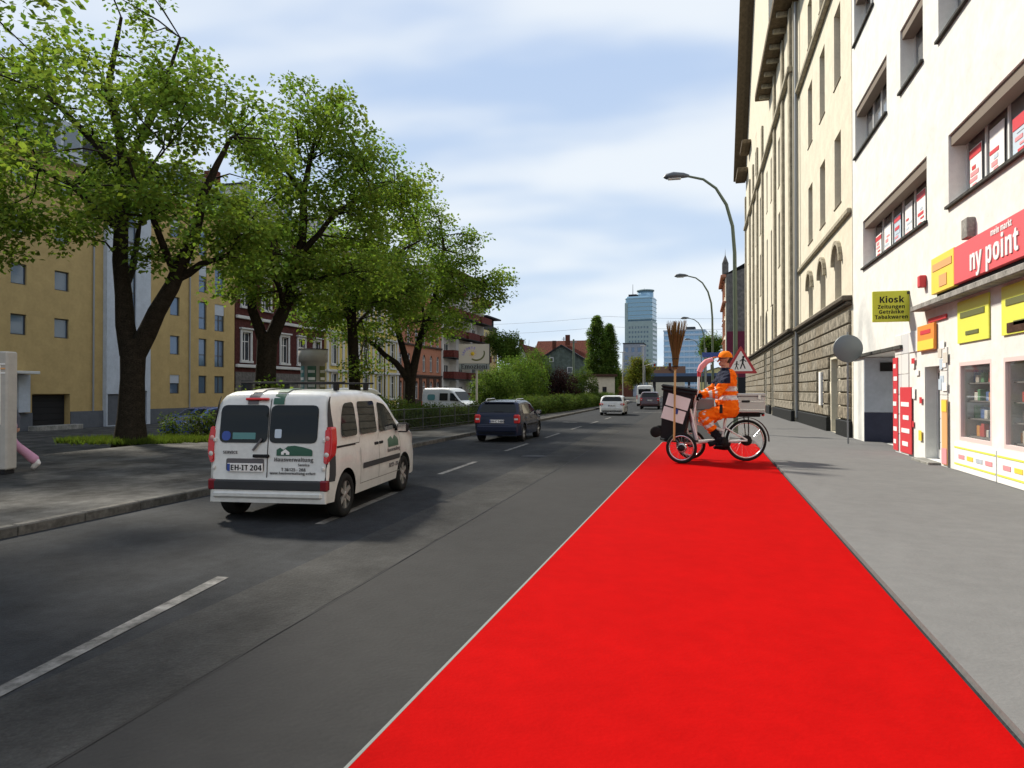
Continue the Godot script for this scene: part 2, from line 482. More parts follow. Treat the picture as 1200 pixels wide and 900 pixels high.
		for i in nn:
			if i % 2 == 0:
				var x: float = (i + 0.5) * w / nn
				var dm := part("dormer", bxs(Vector3(x, 1.5, -0.8), Vector3(1.5, 1.9, 2.2)), mats.trim_white, rf)
				part("dormer_window", bxs(Vector3(x, 1.55, 0.32), Vector3(1.0, 1.2, 0.05)), mats.glass_blue, dm)
				part("dormer_roof", bxs(Vector3(x, 2.52, -0.8), Vector3(1.8, 0.14, 2.5)), mats.slate, dm)
		part("chimney", bxs(Vector3(w * 0.3, 4.0, -5.5), Vector3(0.8, 2.0, 1.1)), mats.brick_red, rf)

	# ---- balcony block
	var c := left_building("balcony_block", "tall apartment block with rows of red brown balconies behind the billboard", 97.7)
	var cw := 20.6; var hl := []
	for fl in 6:
		for i in 6: hl.append([0.9 + i * 3.3, 1.2 + fl * 3.15, 1.9, 1.75])
	part("wall", wall_shape(cw, 20.4, hl, 0.15, 12.0), mats.offwhite_wall, c)
	for o in hl: win(c, o[0], o[1], o[2], o[3], {"cols": 2, "mat": mats.frame_white, "rev": 0.15})
	for fl in range(0, 6):
		for i in 3:
			if fl == 5 and i == 1: continue
			var x := 0.5 + i * 6.9; var y := 0.95 + fl * 3.15; var w := 5.6
			var bl := part("balcony", bxs(Vector3(x + w * 0.5, y - 0.09, 0.85), Vector3(w, 0.18, 1.7)), mats.conc_dark, c)
			part("parapet", bxs(Vector3(x + w * 0.5, y + 0.45, 1.66), Vector3(w, 1.05, 0.1), 0.01), mats.balcony_red, bl)
			for sx in [0.05, w - 0.05]: part("side_panel", bxs(Vector3(x + sx, y + 0.45, 0.8), Vector3(0.1, 1.05, 1.6), 0.01), mats.balcony_red, bl)
			part("divider", bxs(Vector3(x + w * 0.5, y + 1.35, 0.55), Vector3(0.12, 2.7, 1.1)), mats.offwhite_wall, bl)
	part("brick_strip", bxs(Vector3(cw * 0.5, 19.9, 0.06), Vector3(cw, 1.1, 0.12)), mats.balcony_red, c)
	part("roof", bxs(Vector3(cw * 0.5, 20.6, -5.8), Vector3(cw + 0.8, 0.35, 13.2), 0.03), mats.balcony_red, c)
	# ---- pale yellow house beyond
	var e := left_building("pale_house", "narrow pale yellow house with dark attic storey beyond the balcony block", 118.6)
	var he := []
	for fl in 4:
		for i in 3: he.append([0.8 + i * 2.6, 1.4 + fl * 3.1, 1.1, 1.9])
	part("wall", wall_shape(8.3, 13.0, he, 0.15, 10.0), mats.pale_yellow, e)
	for o in he: win(e, o[0], o[1], o[2], o[3], {"cols": 2, "sill": mats.sandstone})
	part("attic_storey", bxs(Vector3(4.15, 14.1, -5.2), Vector3(7.9, 2.2, 9.2)), mats.slate, e)
	part("roof", bxs(Vector3(4.15, 15.35, -4.8), Vector3(8.9, 0.25, 11.0)), mats.slate, e)
	part("attic_railing", bxs(Vector3(4.15, 13.5, -0.1), Vector3(8.2, 0.9, 0.06)), mats.conc_dark, e)

func gable_house(called: String, label: String, at: Vector3, turn: float, w: float, d: float, eave: float, peak: float, wm: Material, rm: Material, wins: Array) -> Node3D:
	# gable towards +z
	var h := thing(called, label, "house", at, turn)
	var s := Sh.new()
	var p := PackedVector2Array([Vector2(-w * 0.5, 0), Vector2(w * 0.5, 0), Vector2(w * 0.5, eave), Vector2(0, peak), Vector2(-w * 0.5, eave)])
	s.prism(p, -d, 0)
	part("wall", s, wm, h)
	for sg in [-1.0, 1.0]:
		var r := Sh.new()
		var a := Vector3(0, peak + 0.02, 0.35); var e := Vector3(sg * (w * 0.5 + 0.35), eave - (peak - eave) * 0.7 / w + 0.02, 0.35)
		var back := Vector3(0, 0, -d - 0.7); var up := Vector3(sg * 0.02, 0.22, 0)
		if sg > 0:
			r.quad(a + up, a + up + back, e + up + back, e + up); r.quad(a, e, e + back, a + back)
		else:
			r.quad(a + up, e + up, e + up + back, a + up + back); r.quad(a, a + back, e + back, e)
		r.quad(a, a + up, e + up, e); r.quad(e, e + up, e + up + back, e + back); r.quad(a + back, e + back, e + up + back, a + up + back)
		part("roof_slope", r, rm, h)
	for q in wins:
		var f := part("window", bxs(Vector3(q[0], q[1], 0.04), Vector3(q[2] + 0.25, q[3] + 0.25, 0.08)), mats.frame_white, h)
		part("pane", bxs(Vector3(q[0], q[1], 0.09), Vector3(q[2], q[3], 0.03)), mats.glass, f)
	part("chimney", bxs(Vector3(-w * 0.18, peak + 0.2, -d * 0.4), Vector3(0.7, 2.2, 0.9)), mats.brick_red, h)
	return h

func build_far():
	gable_house("gabled_house", "small white house with steep red tile roof behind the green bushes", Vector3(-30.6, -0.3, -122), 0.0, 6.0, 12.0, 5.0, 10.2, mats.white_wall, mats.roof_red, [[0.6, 6.6, 1.0, 1.4], [-1.2, 3.6, 1.0, 1.4], [1.5, 3.6, 1.0, 1.4]])
	gable_house("green_house", "grey green house with a wide gable and two small windows", Vector3(-25.2, -0.3, -132), 4.0, 11.0, 12.0, 7.2, 10.6, mats.green_wall, mats.slate, [[1.6, 6.0, 0.8, 0.9], [-1.9, 8.0, 0.5, 0.6], [-2.5, 3.5, 1.0, 1.3], [2.5, 3.2, 1.0, 1.3]])
	gable_house("red_roof_house", "house with a red tile roof rising behind the grey green house", Vector3(-22.5, -0.3, -150), 90.0, 12.0, 11.0, 8.4, 12.6, mats.white_wall, mats.roof_red, [[0, 9, 1, 1.2]])
	gable_house("white_annex", "low white house between the grey green house and the poplars", Vector3(-20.2, -0.3, -138), 0.0, 4.4, 8.0, 6.0, 6.9, mats.white_wall, mats.slate, [[-1.2, 4.2, 0.6, 1.8], [0, 4.2, 0.6, 1.8], [1.2, 4.2, 0.6, 1.8]])
	# low hut with a flat brown roof
	var h := thing("roadside_hut", "low cream hut with a flat brown roof and two dark doors behind the white car", "hut", Vector3(-17.0, -0.05, -112), 20.0)
	part("wall", wall_shape(4.2, 4.1, [[0.9, 0.1, 0.7, 2.4, 0.15, true], [2.2, 0.1, 0.7, 2.4, 0.15, true]], 0.15, 3.6), mats.cream_wall, h)
	for x in [0.9, 2.2]: part("door", bxs(Vector3(x + 0.35, 1.3, -0.1), Vector3(0.66, 2.36, 0.05)), mats.door_dark, h)
	part("side_panel", bxs(Vector3(-0.06, 2.0, -1.8), Vector3(0.1, 3.9, 3.5)), mats.white_wall, h)
	part("roof", bxs(Vector3(2.1, 4.3, -1.8), Vector3(4.9, 0.4, 4.4), 0.03), mats.roof_brown, h)
	# grey block left of the tower
	var g := thing("grey_block", "plain grey office block left of the glass tower", "building", Vector3(-31, -0.5, -300), 0.0)
	var hg := []
	for r in 6:
		for i in 3: hg.append([0.8 + i * 2.6, 2.0 + r * 3.3, 1.3, 1.9])
	part("wall", wall_shape(8.4, 22.0, hg, 0.2, 14.0), mats.grey_panel, g)
	for o in hg: part("window", bxs(Vector3(o[0] + o[2] * 0.5, o[1] + o[3] * 0.5, -0.16), Vector3(o[2], o[3], 0.06)), mats.glass_blue, g)
	part("roof", bxs(Vector3(4.2, 22.2, -7), Vector3(8.8, 0.4, 14.4)), mats.slate, g)
	# tower
	var t := thing("office_tower", "tall pale green office tower with a glazed blue top and masts", "tower", Vector3(-54.4, 0, -540), -8.0)
	var tw := 20.6; var td := 18.0; var hb := 54.0
	var ht := []
	for r in 14:
		for i in 7: ht.append([2.9 + i * 2.25, 3.0 + r * 3.5, 1.3, 1.6])
	var body := wall_shape(tw, hb, ht, 0.4, td)
	part("wall", body, mats.tower_wall, t)
	var pn := Sh.new(); pn.box(Vector3(0, 0, 0), Vector3(1.3, 1.6, 0.1)); var pm := pn.mesh()
	for o in ht: part("window", pm, mats.tower_glass, t, Vector3(o[0] + 0.65, o[1] + 0.8, -0.34))
	for r in 15: part("side_glazing", bxs(Vector3(tw + 0.1, 2.6 + r * 3.5, -td * 0.5), Vector3(0.2, 1.9, td - 1.0)), mats.tower_glass, t)
	part("glazed_top", bxs(Vector3(tw * 0.5, hb + 9.5, -td * 0.5), Vector3(tw - 0.4, 19.0, td - 0.4), 1.2), mats.tower_top, t)
	for r in 6: part("glazing_band", bxs(Vector3(tw * 0.5, hb + 1.6 + r * 3.1, -td * 0.5), Vector3(tw - 0.1, 0.4, td - 0.1), 0.1), mats.tower_wall, t)
	part("shadow_gap", bxs(Vector3(tw * 0.5, hb + 0.1, -td * 0.5), Vector3(tw - 1.4, 0.8, td - 1.4)), mats.tower_glass, t)
	part("corner_pier", bxs(Vector3(1.0, hb * 0.5 + 7.0, -1.0), Vector3(2.2, hb + 14.0, 2.3)), mats.tower_wall, t)
	var dr := Sh.new(); dr.lathe([Vector2(0.01, 23.4), Vector2(6.0, 23.4), Vector2(6.0, 18.4)], 24, Vector3(13.5, hb, -10))
	part("roof_drum", dr, mats.tower_top, t)
	var dc := Sh.new(); dc.lathe([Vector2(0.01, 24.3), Vector2(6.6, 24.3), Vector2(6.6, 23.42), Vector2(0.01, 23.42)], 24, Vector3(13.5, hb, -10))
	part("drum_cap", dc, mats.tower_wall, t)
	part("roof_hut", bxs(Vector3(5.0, hb + 19.8, -6), Vector3(6, 2.0, 6)), mats.slate, t)
	for q in [[4.2, 9.0], [13.0, 5.5]]:
		var s := Sh.new(); s.tube([Vector3(q[0], hb + 18.5, -8), Vector3(q[0], hb + 20.0 + q[1], -8)], [0.35, 0.15], 6)
		part("mast", s, mats.pipe_grey, t)
	# office block behind the broom
	var f := thing("glass_office", "wide blue glass office block to the right of the tower", "building", Vector3(-20.0, 0, -420), -5.0)
	part("wall", wall_shape(23.0, 36.0, [], 0.2, 16.0), mats.office_blue, f)
	for r in 11:
		part("spandrel_band", bxs(Vector3(11.5, 2.0 + r * 3.2, 0.15), Vector3(23.1, 1.1, 0.3)), mats.office_pale, f)
	for i in 9: part("mullion", bxs(Vector3(0.2 + i * 2.82, 18.0, 0.1), Vector3(0.25, 35.8, 0.2)), mats.office_pale, f)
	part("roof", bxs(Vector3(11.5, 36.4, -8), Vector3(23.6, 0.8, 16.8)), mats.office_pale, f)
	part("plant_room", bxs(Vector3(14.5, 37.8, -8), Vector3(5, 2.2, 6)), mats.slate, f)
	# railway bridge across the street
	var br := thing("railway_bridge", "low dark railway bridge crossing the end of the street", "bridge", Vector3(0, 0, -215), 0.0)
	part("girder", bxs(Vector3(6, 5.2, 0), Vector3(80, 1.7, 5.0)), mats.bridge_dark, br)
	part("parapet", bxs(Vector3(6, 6.5, 2.4), Vector3(80, 0.9, 0.1)), mats.bridge_blue, br)
	for x in [-22.0, 7.5]: part("abutment", bxs(Vector3(x, 2.17, 0), Vector3(5.0, 4.34, 5.4)), mats.brick_red, br)
	for x in [-13.0, -3.0]: part("pier", bxs(Vector3(x, 2.17, 0), Vector3(0.6, 4.34, 4.4)), mats.bridge_dark, br)
	# far house under the broom
	gable_house("brown_roof_house", "brown roofed house above the railway bridge", Vector3(-5.0, 0, -250), 90.0, 9.0, 12.0, 6.0, 10.0, mats.cream_wall, mats.roof_brown, [])
	gable_house("ochre_house", "ochre flat fronted house beyond the bridge, behind the orange cuff", Vector3(6.5, 0, -262), 0.0, 13.0, 10.0, 8.0, 10.0, mats.pale_yellow, mats.roof_brown, [[-3, 5, 1.4, 1.8], [0, 5, 1.4, 1.8], [3, 5, 1.4, 1.8]])
	# masts and wires of the railway
	var k := 0
	for q in [[-37.5, 13.2, "lattice rail mast left of the grey green house"], [-30.2, 12.6, "rail mast in front of the grey green house gable"]]:
		var m := thing("rail_mast", q[2], "mast", Vector3(q[0] + (8.0 if k == 1 else 0.0), 0, -200.0 if k == 0 else -128.0), 0.0, "railway masts")
		var s := Sh.new()
		s.tube([Vector3(0, -0.6, 0), Vector3(0, q[1] + (4.0 if k == 0 else -1.4), 0)], [0.26, 0.16], 6)
		part("shaft", s, mats.lamp_green if k else mats.pipe_grey, m)
		part("cap_arm", bxs(Vector3(0, q[1] + (3.4 if k == 0 else -1.9), 0), Vector3(1.2, 0.14, 0.14)), mats.pipe_grey, m)
		k += 1
	for y in [22.0, 19.0]:
		var s := Sh.new()
		var pts := []
		for i in 25: pts.append(Vector3(-110.0 + i * 7.0, y + 1.6 * pow(fposmod(i, 12.0) / 6.0 - 1.0, 2), -208))
		s.tube(pts, [0.035], 4)
		var o := part(numbered("overhead_wire"), s, mats.pipe_grey, self)
		o.set_meta("label", "upper thin wire across the sky beyond the rail masts" if y > 20 else "lower thin wire across the sky beyond the rail masts"); o.set_meta("category", "wire"); o.set_meta("group", "wires across the sky")

func build_behind():   # the street goes on behind the viewer
	var h := thing("corner_house", "grey house closing the street behind the viewer", "building", Vector3(14, -0.1, 62.0), 180.0)
	var hl := []
	for r in 4:
		for i in 8: hl.append([1.2 + i * 3.4, 1.2 + r * 3.5, 1.4, 2.0])
	part("wall", wall_shape(28.0, 16.0, hl, 0.2, 10.0), mats.grey_stone, h)
	for o in hl: win(h, o[0], o[1], o[2], o[3], {"rev": 0.2})
	part("roof", pitched(28.0, 10.0, 4.0, 0.4), mats.slate, h, Vector3(0, 16.1, 0))

func build_right():
	# ---- white house with the shop: local x = 28.6 - distance along the street
	var b := thing("shop_building", "bright white rendered house with wide windows and a shop on its ground floor", "building", Vector3(5.5, 0, -28.6), -90.0)
	var U := func(s: float) -> float: return 28.6 - s
	var wl := [[26.9, 19.75, 6.05, 1.62], [18.15, 9.0, 6.0, 1.62], [28.1, 23.6, 10.25, 1.75], [22.1, 20.0, 10.2, 1.75], [18.8, 9.0, 10.1, 1.75], [28.2, 25.2, 14.4, 1.75], [22.1, 20.0, 14.4, 1.75], [18.8, 9.0, 14.3, 1.75]]
	var holes := []
	for q in wl: holes.append([U.call(q[0]), q[2], q[0] - q[1], q[3], 0.42])
	for s in [4.0, -2.0, -8.0, -14.0]:
		for y in [6.0, 10.1, 14.3]: wl.append([s, s - 3.5, y, 1.7]); holes.append([U.call(s), y, 3.5, 1.7, 0.42])
	holes.append([U.call(26.9), 0.02, 4.1, 2.95, 2.2, true])     # passage
	holes.append([U.call(20.0), 0.1, 1.2, 2.3, 0.35])            # shop door
	for q in [[17.55, 15.76], [15.2, 13.3], [12.7, 10.8]]: holes.append([U.call(q[0]), 0.72, q[0] - q[1], 1.7, 2.6, true])
	part("wall", wall_shape(60.0, 18.5, holes, 0.4, 14.0), mats.white_render, b)
	var n := 0
	for q in wl:
		var x: float = U.call(q[0]); var w: float = q[0] - q[1]
		var cols := int(round(w / 1.15))
		win(b, x, q[2], w, q[3], {"cols": cols, "rev": 0.42, "mat": mats.frame_white, "glass": mats.glass_shop})
		part("sill", bxs(Vector3(x + w * 0.5, q[2] - 0.03, 0.03), Vector3(w + 0.1, 0.06, 0.1)), mats.conc_dark, b)
		part("shutter_box", bxs(Vector3(x + w * 0.5, q[2] + q[3] - 0.13, -0.2), Vector3(w - 0.02, 0.24, 0.3)), mats.shutter_brown, b)
		if n < 2:
			for i in mini(cols, 5):   # posters behind the panes of the lower row
				if n == 1 and i > 4: break
				var px := x + w * (i + 0.5) / cols
				rng.seed = 200 + n * 10 + i
				var ph := rng.randf_range(0.9, 1.15); var pw := rng.randf_range(0.68, 0.84)
				var p := part("window_poster", bxs(Vector3(px, q[2] + 0.1 + ph * 0.5, -0.36), Vector3(pw, ph, 0.012)), mats.paper if i % 3 != 2 else mats.office_pale, b)
				if i % 2 == 0: part("poster_print", bxs(Vector3(px, q[2] + ph - 0.02, -0.35), Vector3(pw - 0.02, rng.randf_range(0.12, 0.24), 0.012)), mats.sign_red, p)
				for k in 5: part("poster_print", bxs(Vector3(px + rng.randf_range(-0.12, 0.12), q[2] + 0.2 + k * 0.13, -0.35), Vector3(rng.randf_range(0.2, 0.5), rng.randf_range(0.04, 0.1), 0.012)), [mats.sign_pink, mats.sign_red, mats.sign_pink, mats.office_pale][rng.randi() % 4], p)
		n += 1
	# passage
	part("passage_wall", bxs(Vector3(U.call(26.9) + 0.03, 2.0, -1.1), Vector3(0.05, 1.88, 2.18)), mats.pale_blue, b)
	part("passage_dado", bxs(Vector3(U.call(26.9) + 0.035, 0.54, -1.1), Vector3(0.06, 1.03, 2.18)), mats.dado_blue, b)
	part("passage_back", bxs(Vector3(U.call(24.85), 1.5, -2.16), Vector3(4.04, 2.9, 0.06)), mats.pale_blue, b)
	var nb := part("notice_board", bxs(Vector3(U.call(26.9) + 0.08, 2.62, -0.75), Vector3(0.04, 0.3, 0.5)), mats.door_dark, b)
	part("passage_lintel", bxs(Vector3(U.call(25.2), 3.03, 0.05), Vector3(6.6, 0.1, 0.1)), mats.conc_dark, b)
	# shop front tiles between passage and windows
	for r in 6:
		for c in 4:
			if c > 1 and r < 5: continue
			part("tile", bxs(Vector3(U.call(22.75) + 0.38 + c * 0.68, 0.3 + r * 0.56, 0.012), Vector3(0.665, 0.545, 0.03), 0.006), mats.tile_white if (r + c) % 3 else mats.tile_grey, b)
	for r in 5: part("tile", bxs(Vector3(U.call(18.5), 0.3 + r * 0.56, 0.012), Vector3(0.5, 0.545, 0.03), 0.006), mats.tile_white, b)
	# red and white poster strips
	for q in [[22.85, 0.5, 0.1, 2.65], [22.1, 1.1, 0.1, 1.8]]:
		var p := part("poster_strip", bxs(Vector3(U.call(q[0]) + q[1] * 0.5, q[2] + q[3] * 0.5, 0.042), Vector3(q[1], q[3], 0.02)), mats.sign_red, b)
		var k := 0
		var y: float = q[2] + 0.25
		while y < q[2] + q[3] - 0.15:
			part("poster_print", bxs(Vector3(U.call(q[0]) + q[1] * 0.5 + 0.04 * (k % 3 - 1), y, 0.056), Vector3(q[1] * (0.5 + 0.2 * (k % 2)), 0.12, 0.01)), mats.paper, p)
			y += 0.36; k += 1
	# small bills pasted round the door
	rng.seed = 15
	for k in 16:
		var side := k % 2
		var ux: float = U.call(rng.randf_range(20.1, 21.1)) if side == 0 else U.call(rng.randf_range(18.3, 18.72))
		var ph := rng.randf_range(0.14, 0.3)
		var bill := part("bill", bxs(Vector3(ux, rng.randf_range(1.75, 3.0) if side else rng.randf_range(0.6, 3.1), 0.03 + k * 0.0012), Vector3(rng.randf_range(0.16, 0.34), ph, 0.008)), [mats.paper, mats.office_pale, mats.sign_red, mats.paper, mats.sign_yellow, mats.board_cream][k % 6], b)
	# door
	var d := part("shop_door", bxs(Vector3(U.call(19.4), 1.25, -0.3), Vector3(1.18, 2.26, 0.06)), mats.frame_white, b)
	part("door_glass", bxs(Vector3(U.call(19.4), 1.3, -0.262), Vector3(0.86, 1.9, 0.02)), mats.glass, d)
	for k in 3: part("door_sticker", bxs(Vector3(U.call(19.45), 0.9 + k * 0.45, -0.245), Vector3(0.4, 0.16, 0.01)), [mats.paper, mats.office_blue, mats.sign_red][k], d)
	part("door_step", bxs(Vector3(U.call(19.4), 0.06, 0.15), Vector3(1.4, 0.1, 0.3), 0.01), mats.conc_light, b)
	# coloured pennant strip
	var ps := part("banner_strip", bxs(Vector3(U.call(18.35), 0.85, 0.05), Vector3(0.36, 1.5, 0.02)), mats.sign_orange_pale, b)
	part("banner_print", bxs(Vector3(U.call(18.35), 0.3, 0.064), Vector3(0.34, 0.36, 0.01)), mats.sign_pink, ps)
	part("banner_print", bxs(Vector3(U.call(18.35), 1.45, 0.064), Vector3(0.34, 0.26, 0.01)), mats.sign_yellow, ps)
	# shop windows: parapet print and frames
	for q in [[17.55, 15.76], [15.2, 13.3], [12.7, 10.8]]:
		var x: float = U.call(q[0]); var w: float = q[0] - q[1]
		var f := part("shop_window", Sh.new(), mats.frame_pink, b) if false else null
		var s := Sh.new()
		s.box(Vector3(x + 0.04, 1.57, -0.04), Vector3(0.08, 1.7, 0.08)); s.box(Vector3(x + w - 0.04, 1.57, -0.04), Vector3(0.08, 1.7, 0.08))
		s.box(Vector3(x + w * 0.5, 0.76, -0.04), Vector3(w - 0.16, 0.08, 0.08)); s.box(Vector3(x + w * 0.5, 2.38, -0.04), Vector3(w - 0.16, 0.08, 0.08))
		f = part("shop_window", s, mats.frame_pink, b)
		part("pane", bxs(Vector3(x + w * 0.5, 1.57, -0.05), Vector3(w - 0.17, 1.54, 0.012)), mats.pane_clear, f)
		part("interior_lining", bxs(Vector3(x + w * 0.5, 1.57, -2.5), Vector3(w - 0.02, 1.66, 0.03)), mats.shop_grey, b)
		var pp := part("print_panel", bxs(Vector3(x + w * 0.5, 0.36, 0.012), Vector3(w + 0.5, 0.6, 0.024)), mats.paper, b)
		for k in 2: part("print_line", bxs(Vector3(x + w * 0.5, 0.2 + k * 0.36, 0.028), Vector3(w + 0.46, 0.035, 0.01)), mats.sign_lime, pp)
		for k in 4: part("print_line", bxs(Vector3(x + 0.2 + k * 0.5, 0.37, 0.028), Vector3(0.34, 0.09, 0.01)), [mats.sign_pink, mats.sign_yellow, mats.pale_blue, mats.sign_pink][k], pp)
		# yellow posters above the panes
		var yp := part("yellow_poster", bxs(Vector3(x + w * 0.5, 3.28, 0.02), Vector3(w - 0.05, 0.9, 0.03)), mats.sign_lime, b)
		for k in 2: part("poster_print", bxs(Vector3(x + w * 0.5, 3.42 - k * 0.4, 0.042), Vector3(w * (0.75 - 0.35 * k), 0.12 - 0.04 * k, 0.012)), mats.sign_olive, yp)
		if q[0] < 15.5: part("poster_print", bxs(Vector3(x + w * 0.55, 2.95, 0.042), Vector3(w * 0.8, 0.18, 0.012)), mats.roof_brown, yp)
		# goods on shelves
		var g := thing("window_display", "shelves of packets behind the shop pane " + ("next to the shop door" if q[0] > 17 else ("second from the shop door" if q[0] > 14 else "farthest from the shop door")), "display", Vector3(5.5, 0, -28.6), -90.0, "shop window displays")
		rng.seed = int(q[0] * 10)
		for r in 4:
			var y := 0.82 + r * 0.38
			part("shelf", bxs(Vector3(x + w * 0.5, y, -0.4), Vector3(w - 0.1, 0.025, 0.5)), mats.shop_grey, g)
			var cx := x + 0.1
			while cx < x + w - 0.24:
				var ww := rng.randf_range(0.08, 0.24); var hh := rng.randf_range(0.14, 0.31)
				part("packet", bxs(Vector3(cx + ww * 0.5, y + 0.013 + hh * 0.5, -0.26 - rng.randf() * 0.12), Vector3(ww, hh, 0.14), 0.008), mats["goods%d" % (rng.randi() % 6)], g)
				cx += ww + rng.randf_range(0.01, 0.06)
	# ledge, signboard, orange sign
	part("ledge", bxs(Vector3(U.call(14.2), 3.86, 0.16), Vector3(11.6, 0.13, 0.32), 0.015), mats.conc_light, b)
	var sb := thing("shop_signboard", "long red and yellow signboard with white lettering above the shop ledge", "sign", Vector3(5.5, 0, -28.6), -90.0)
	part("bracket_rail", bxs(Vector3(U.call(14.0), 4.0, 0.06), Vector3(9.2, 0.14, 0.12)), mats.door_dark, sb)
	part("red_panel", bxs(Vector3(U.call(13.2), 4.48, 0.1), Vector3(7.98, 0.8, 0.2), 0.01), mats.sign_coral, sb)
	part("yellow_panel", bxs(Vector3(U.call(17.97), 4.48, 0.1), Vector3(1.54, 0.84, 0.2), 0.01), mats.sign_yellow, sb)
	part("yellow_print", bxs(Vector3(U.call(17.97), 4.66, 0.206), Vector3(1.3, 0.16, 0.012)), mats.sign_orange_pale, sb)
	part("yellow_print", bxs(Vector3(U.call(17.9), 4.3, 0.206), Vector3(0.5, 0.26, 0.012)), mats.sign_orange_pale, sb)
	var tx := part("lettering", lettering("ny point", 0.42, 0.02), mats.paper, sb, Vector3(U.call(15.1), 4.42, 0.21))
	part("small_lettering", lettering("mein markt", 0.12, 0.012), mats.paper, sb, Vector3(U.call(14.7), 4.76, 0.207))
	var vb := part("vent_box", bxs(Vector3(U.call(16.7), 5.18, 0.08), Vector3(0.34, 0.42, 0.16), 0.015), mats.conc_light, b)
	var os := thing("orange_sign", "small orange and yellow sign above the shop door", "sign", Vector3(5.5, 0, -28.6), -90.0)
	part("plate", bxs(Vector3(U.call(19.65), 3.12, 0.05), Vector3(1.35, 0.64, 0.06), 0.008), mats.sign_orange, os)
	part("yellow_band", bxs(Vector3(U.call(19.65), 2.94, 0.084), Vector3(1.3, 0.24, 0.01)), mats.sign_yellow, os)
	part("print", bxs(Vector3(U.call(19.65), 3.26, 0.084), Vector3(0.8, 0.1, 0.01)), mats.sign_red, os)
	part("red_line", bxs(Vector3(U.call(18.9), 3.52, 0.03), Vector3(1.3, 0.1, 0.03)), mats.sign_red, os)
	var rc := part(numbered("wall_lamp_box"), bxs(Vector3(5.42, 4.55, -19.9), Vector3(0.16, 0.3, 0.22), 0.02), mats.sign_red, self)
	rc.set_meta("label", "small red box on the white wall left of the signboard"); rc.set_meta("category", "box")
	# projecting yellow sign
	var ys := thing("projecting_sign", "square yellow sign with four dark lines of lettering, projecting from the white wall", "sign", Vector3(5.05, 4.1, -21.35), 0.0)
	part("panel", bxs(Vector3.ZERO, Vector3(0.92, 0.84, 0.1), 0.012), mats.sign_yellowgreen, ys)
	part("lettering", lettering("Kiosk", 0.17, 0.01), mats.door_dark, ys, Vector3(0, 0.18, 0.052))
	var wds := ["Zeitungen", "Getränke", "Tabakwaren"]
	for k in 3: part("lettering", lettering(wds[k], 0.1, 0.01), mats.door_dark, ys, Vector3(0, -0.01 - k * 0.14, 0.052))
	part("bracket", bxs(Vector3(0.44, 0.36, 0), Vector3(0.1, 0.08, 0.14)), mats.conc_dark, ys)

	# ---- cream classical house: local x = 86 - distance along the street
	var c := thing("classical_building", "cream neoclassical building with rusticated stone base and deep overhanging eaves", "building", Vector3(5.5, 0, -86.0), -90.0)
	var V := func(s: float) -> float: return 86.0 - s
	var hA := []; var wA := []
	for s in [31.5, 35.2, 38.9]:
		for r in [[5.6, 2.1, 1], [9.4, 2.9, 0], [14.4, 3.1, 0], [19.6, 2.3, 0]]:
			wA.append([V.call(s) - 0.7, r[0], 1.4, r[1], r[2]])
	wA.append([V.call(36.4), 1.3, 1.0, 1.3, 0]); 
	for q in wA: hA.append([q[0] - V.call(43.5), q[1], q[2], q[3]])
	hA.append([V.call(33.2) - V.call(43.5), 0.05, 1.7, 3.1, 0.5, true])
	part("wall", wall_shape(14.8, 24.0, hA, 0.3, 13.0), mats.cream_render, c, Vector3(V.call(43.5), 0, 0))
	for q in wA:
		var o := {"cols": 2, "rows": 2, "top": 0.66, "rev": 0.3, "mat": mats.frame_cream, "glass": mats.glass_shop}
		if q[4] == 0: o["sill"] = mats.sandstone
		var f := win(c, q[0], q[1], q[2], q[3], o)
		if q[4] == 1:
			spandrels(c, q[0], q[1] + q[3], q[2], 0.3, mats.cream_render)
			var hs := Sh.new()
			var pts := []
			for k in 11: pts.append(Vector3(0.7 - 0.86 * cos(PI * k / 10.0), q[3] - 0.7 + 0.86 * sin(PI * k / 10.0), 0.0))
			for k in 10: hs.bar(pts[k], pts[k + 1], 0.16, 0.16, Vector3(0, 0, 1))
			part("arch_mould", hs, mats.cream_trim, c, Vector3(q[0], q[1], 0.07))
	part("notice_plate", bxs(Vector3(V.call(34.9), 1.9, 0.16), Vector3(0.5, 1.5, 0.1)), mats.paper, c)
	var dr := part("door", bxs(Vector3(V.call(32.35), 1.6, -0.45), Vector3(1.66, 3.06, 0.08)), mats.door_dark, c)
	part("door_leaf", bxs(Vector3(V.call(31.9), 1.5, -0.38), Vector3(0.7, 2.8, 0.05), 0.01), mats.teal_door, dr)
	var hB := []; var wB := []
	for q in [[50.8, 1.1, 10.2, 3.6, 0], [56.2, 0.9, 8.2, 5.6, 0], [59.6, 0.9, 8.2, 5.6, 0], [50.8, 1.1, 15.6, 3.2, 0], [56.2, 0.9, 16.0, 3.2, 0], [59.6, 0.9, 16.0, 3.2, 0], [66.0, 1.1, 10.2, 3.6, 0], [71.0, 1.1, 10.2, 3.6, 0], [76.0, 1.1, 10.2, 3.6, 0], [81.0, 1.1, 10.2, 3.6, 0], [66.0, 1.1, 15.6, 3.2, 0], [71.0, 1.1, 15.6, 3.2, 0], [76.0, 1.1, 15.6, 3.2, 0], [81.0, 1.1, 15.6, 3.2, 0], [71.0, 1.6, 22.5, 3.6, 0], [66.0, 1.1, 5.8, 2.6, 0], [71.0, 1.1, 5.8, 2.6, 0]]:
		wB.append([V.call(q[0]) - q[1] * 0.5, q[2], q[1], q[3]])
	for q in wB: hB.append([q[0], q[1], q[2], q[3]])
	for s in [55.4, 60.6]: hB.append([V.call(s) - 1.0, 0.3, 2.0, 7.9 if s > 58 else 7.9, 0.5, true])
	hB = hB.filter(func(h): return not (h[1] > 8.0 and h[1] < 8.3) or true)
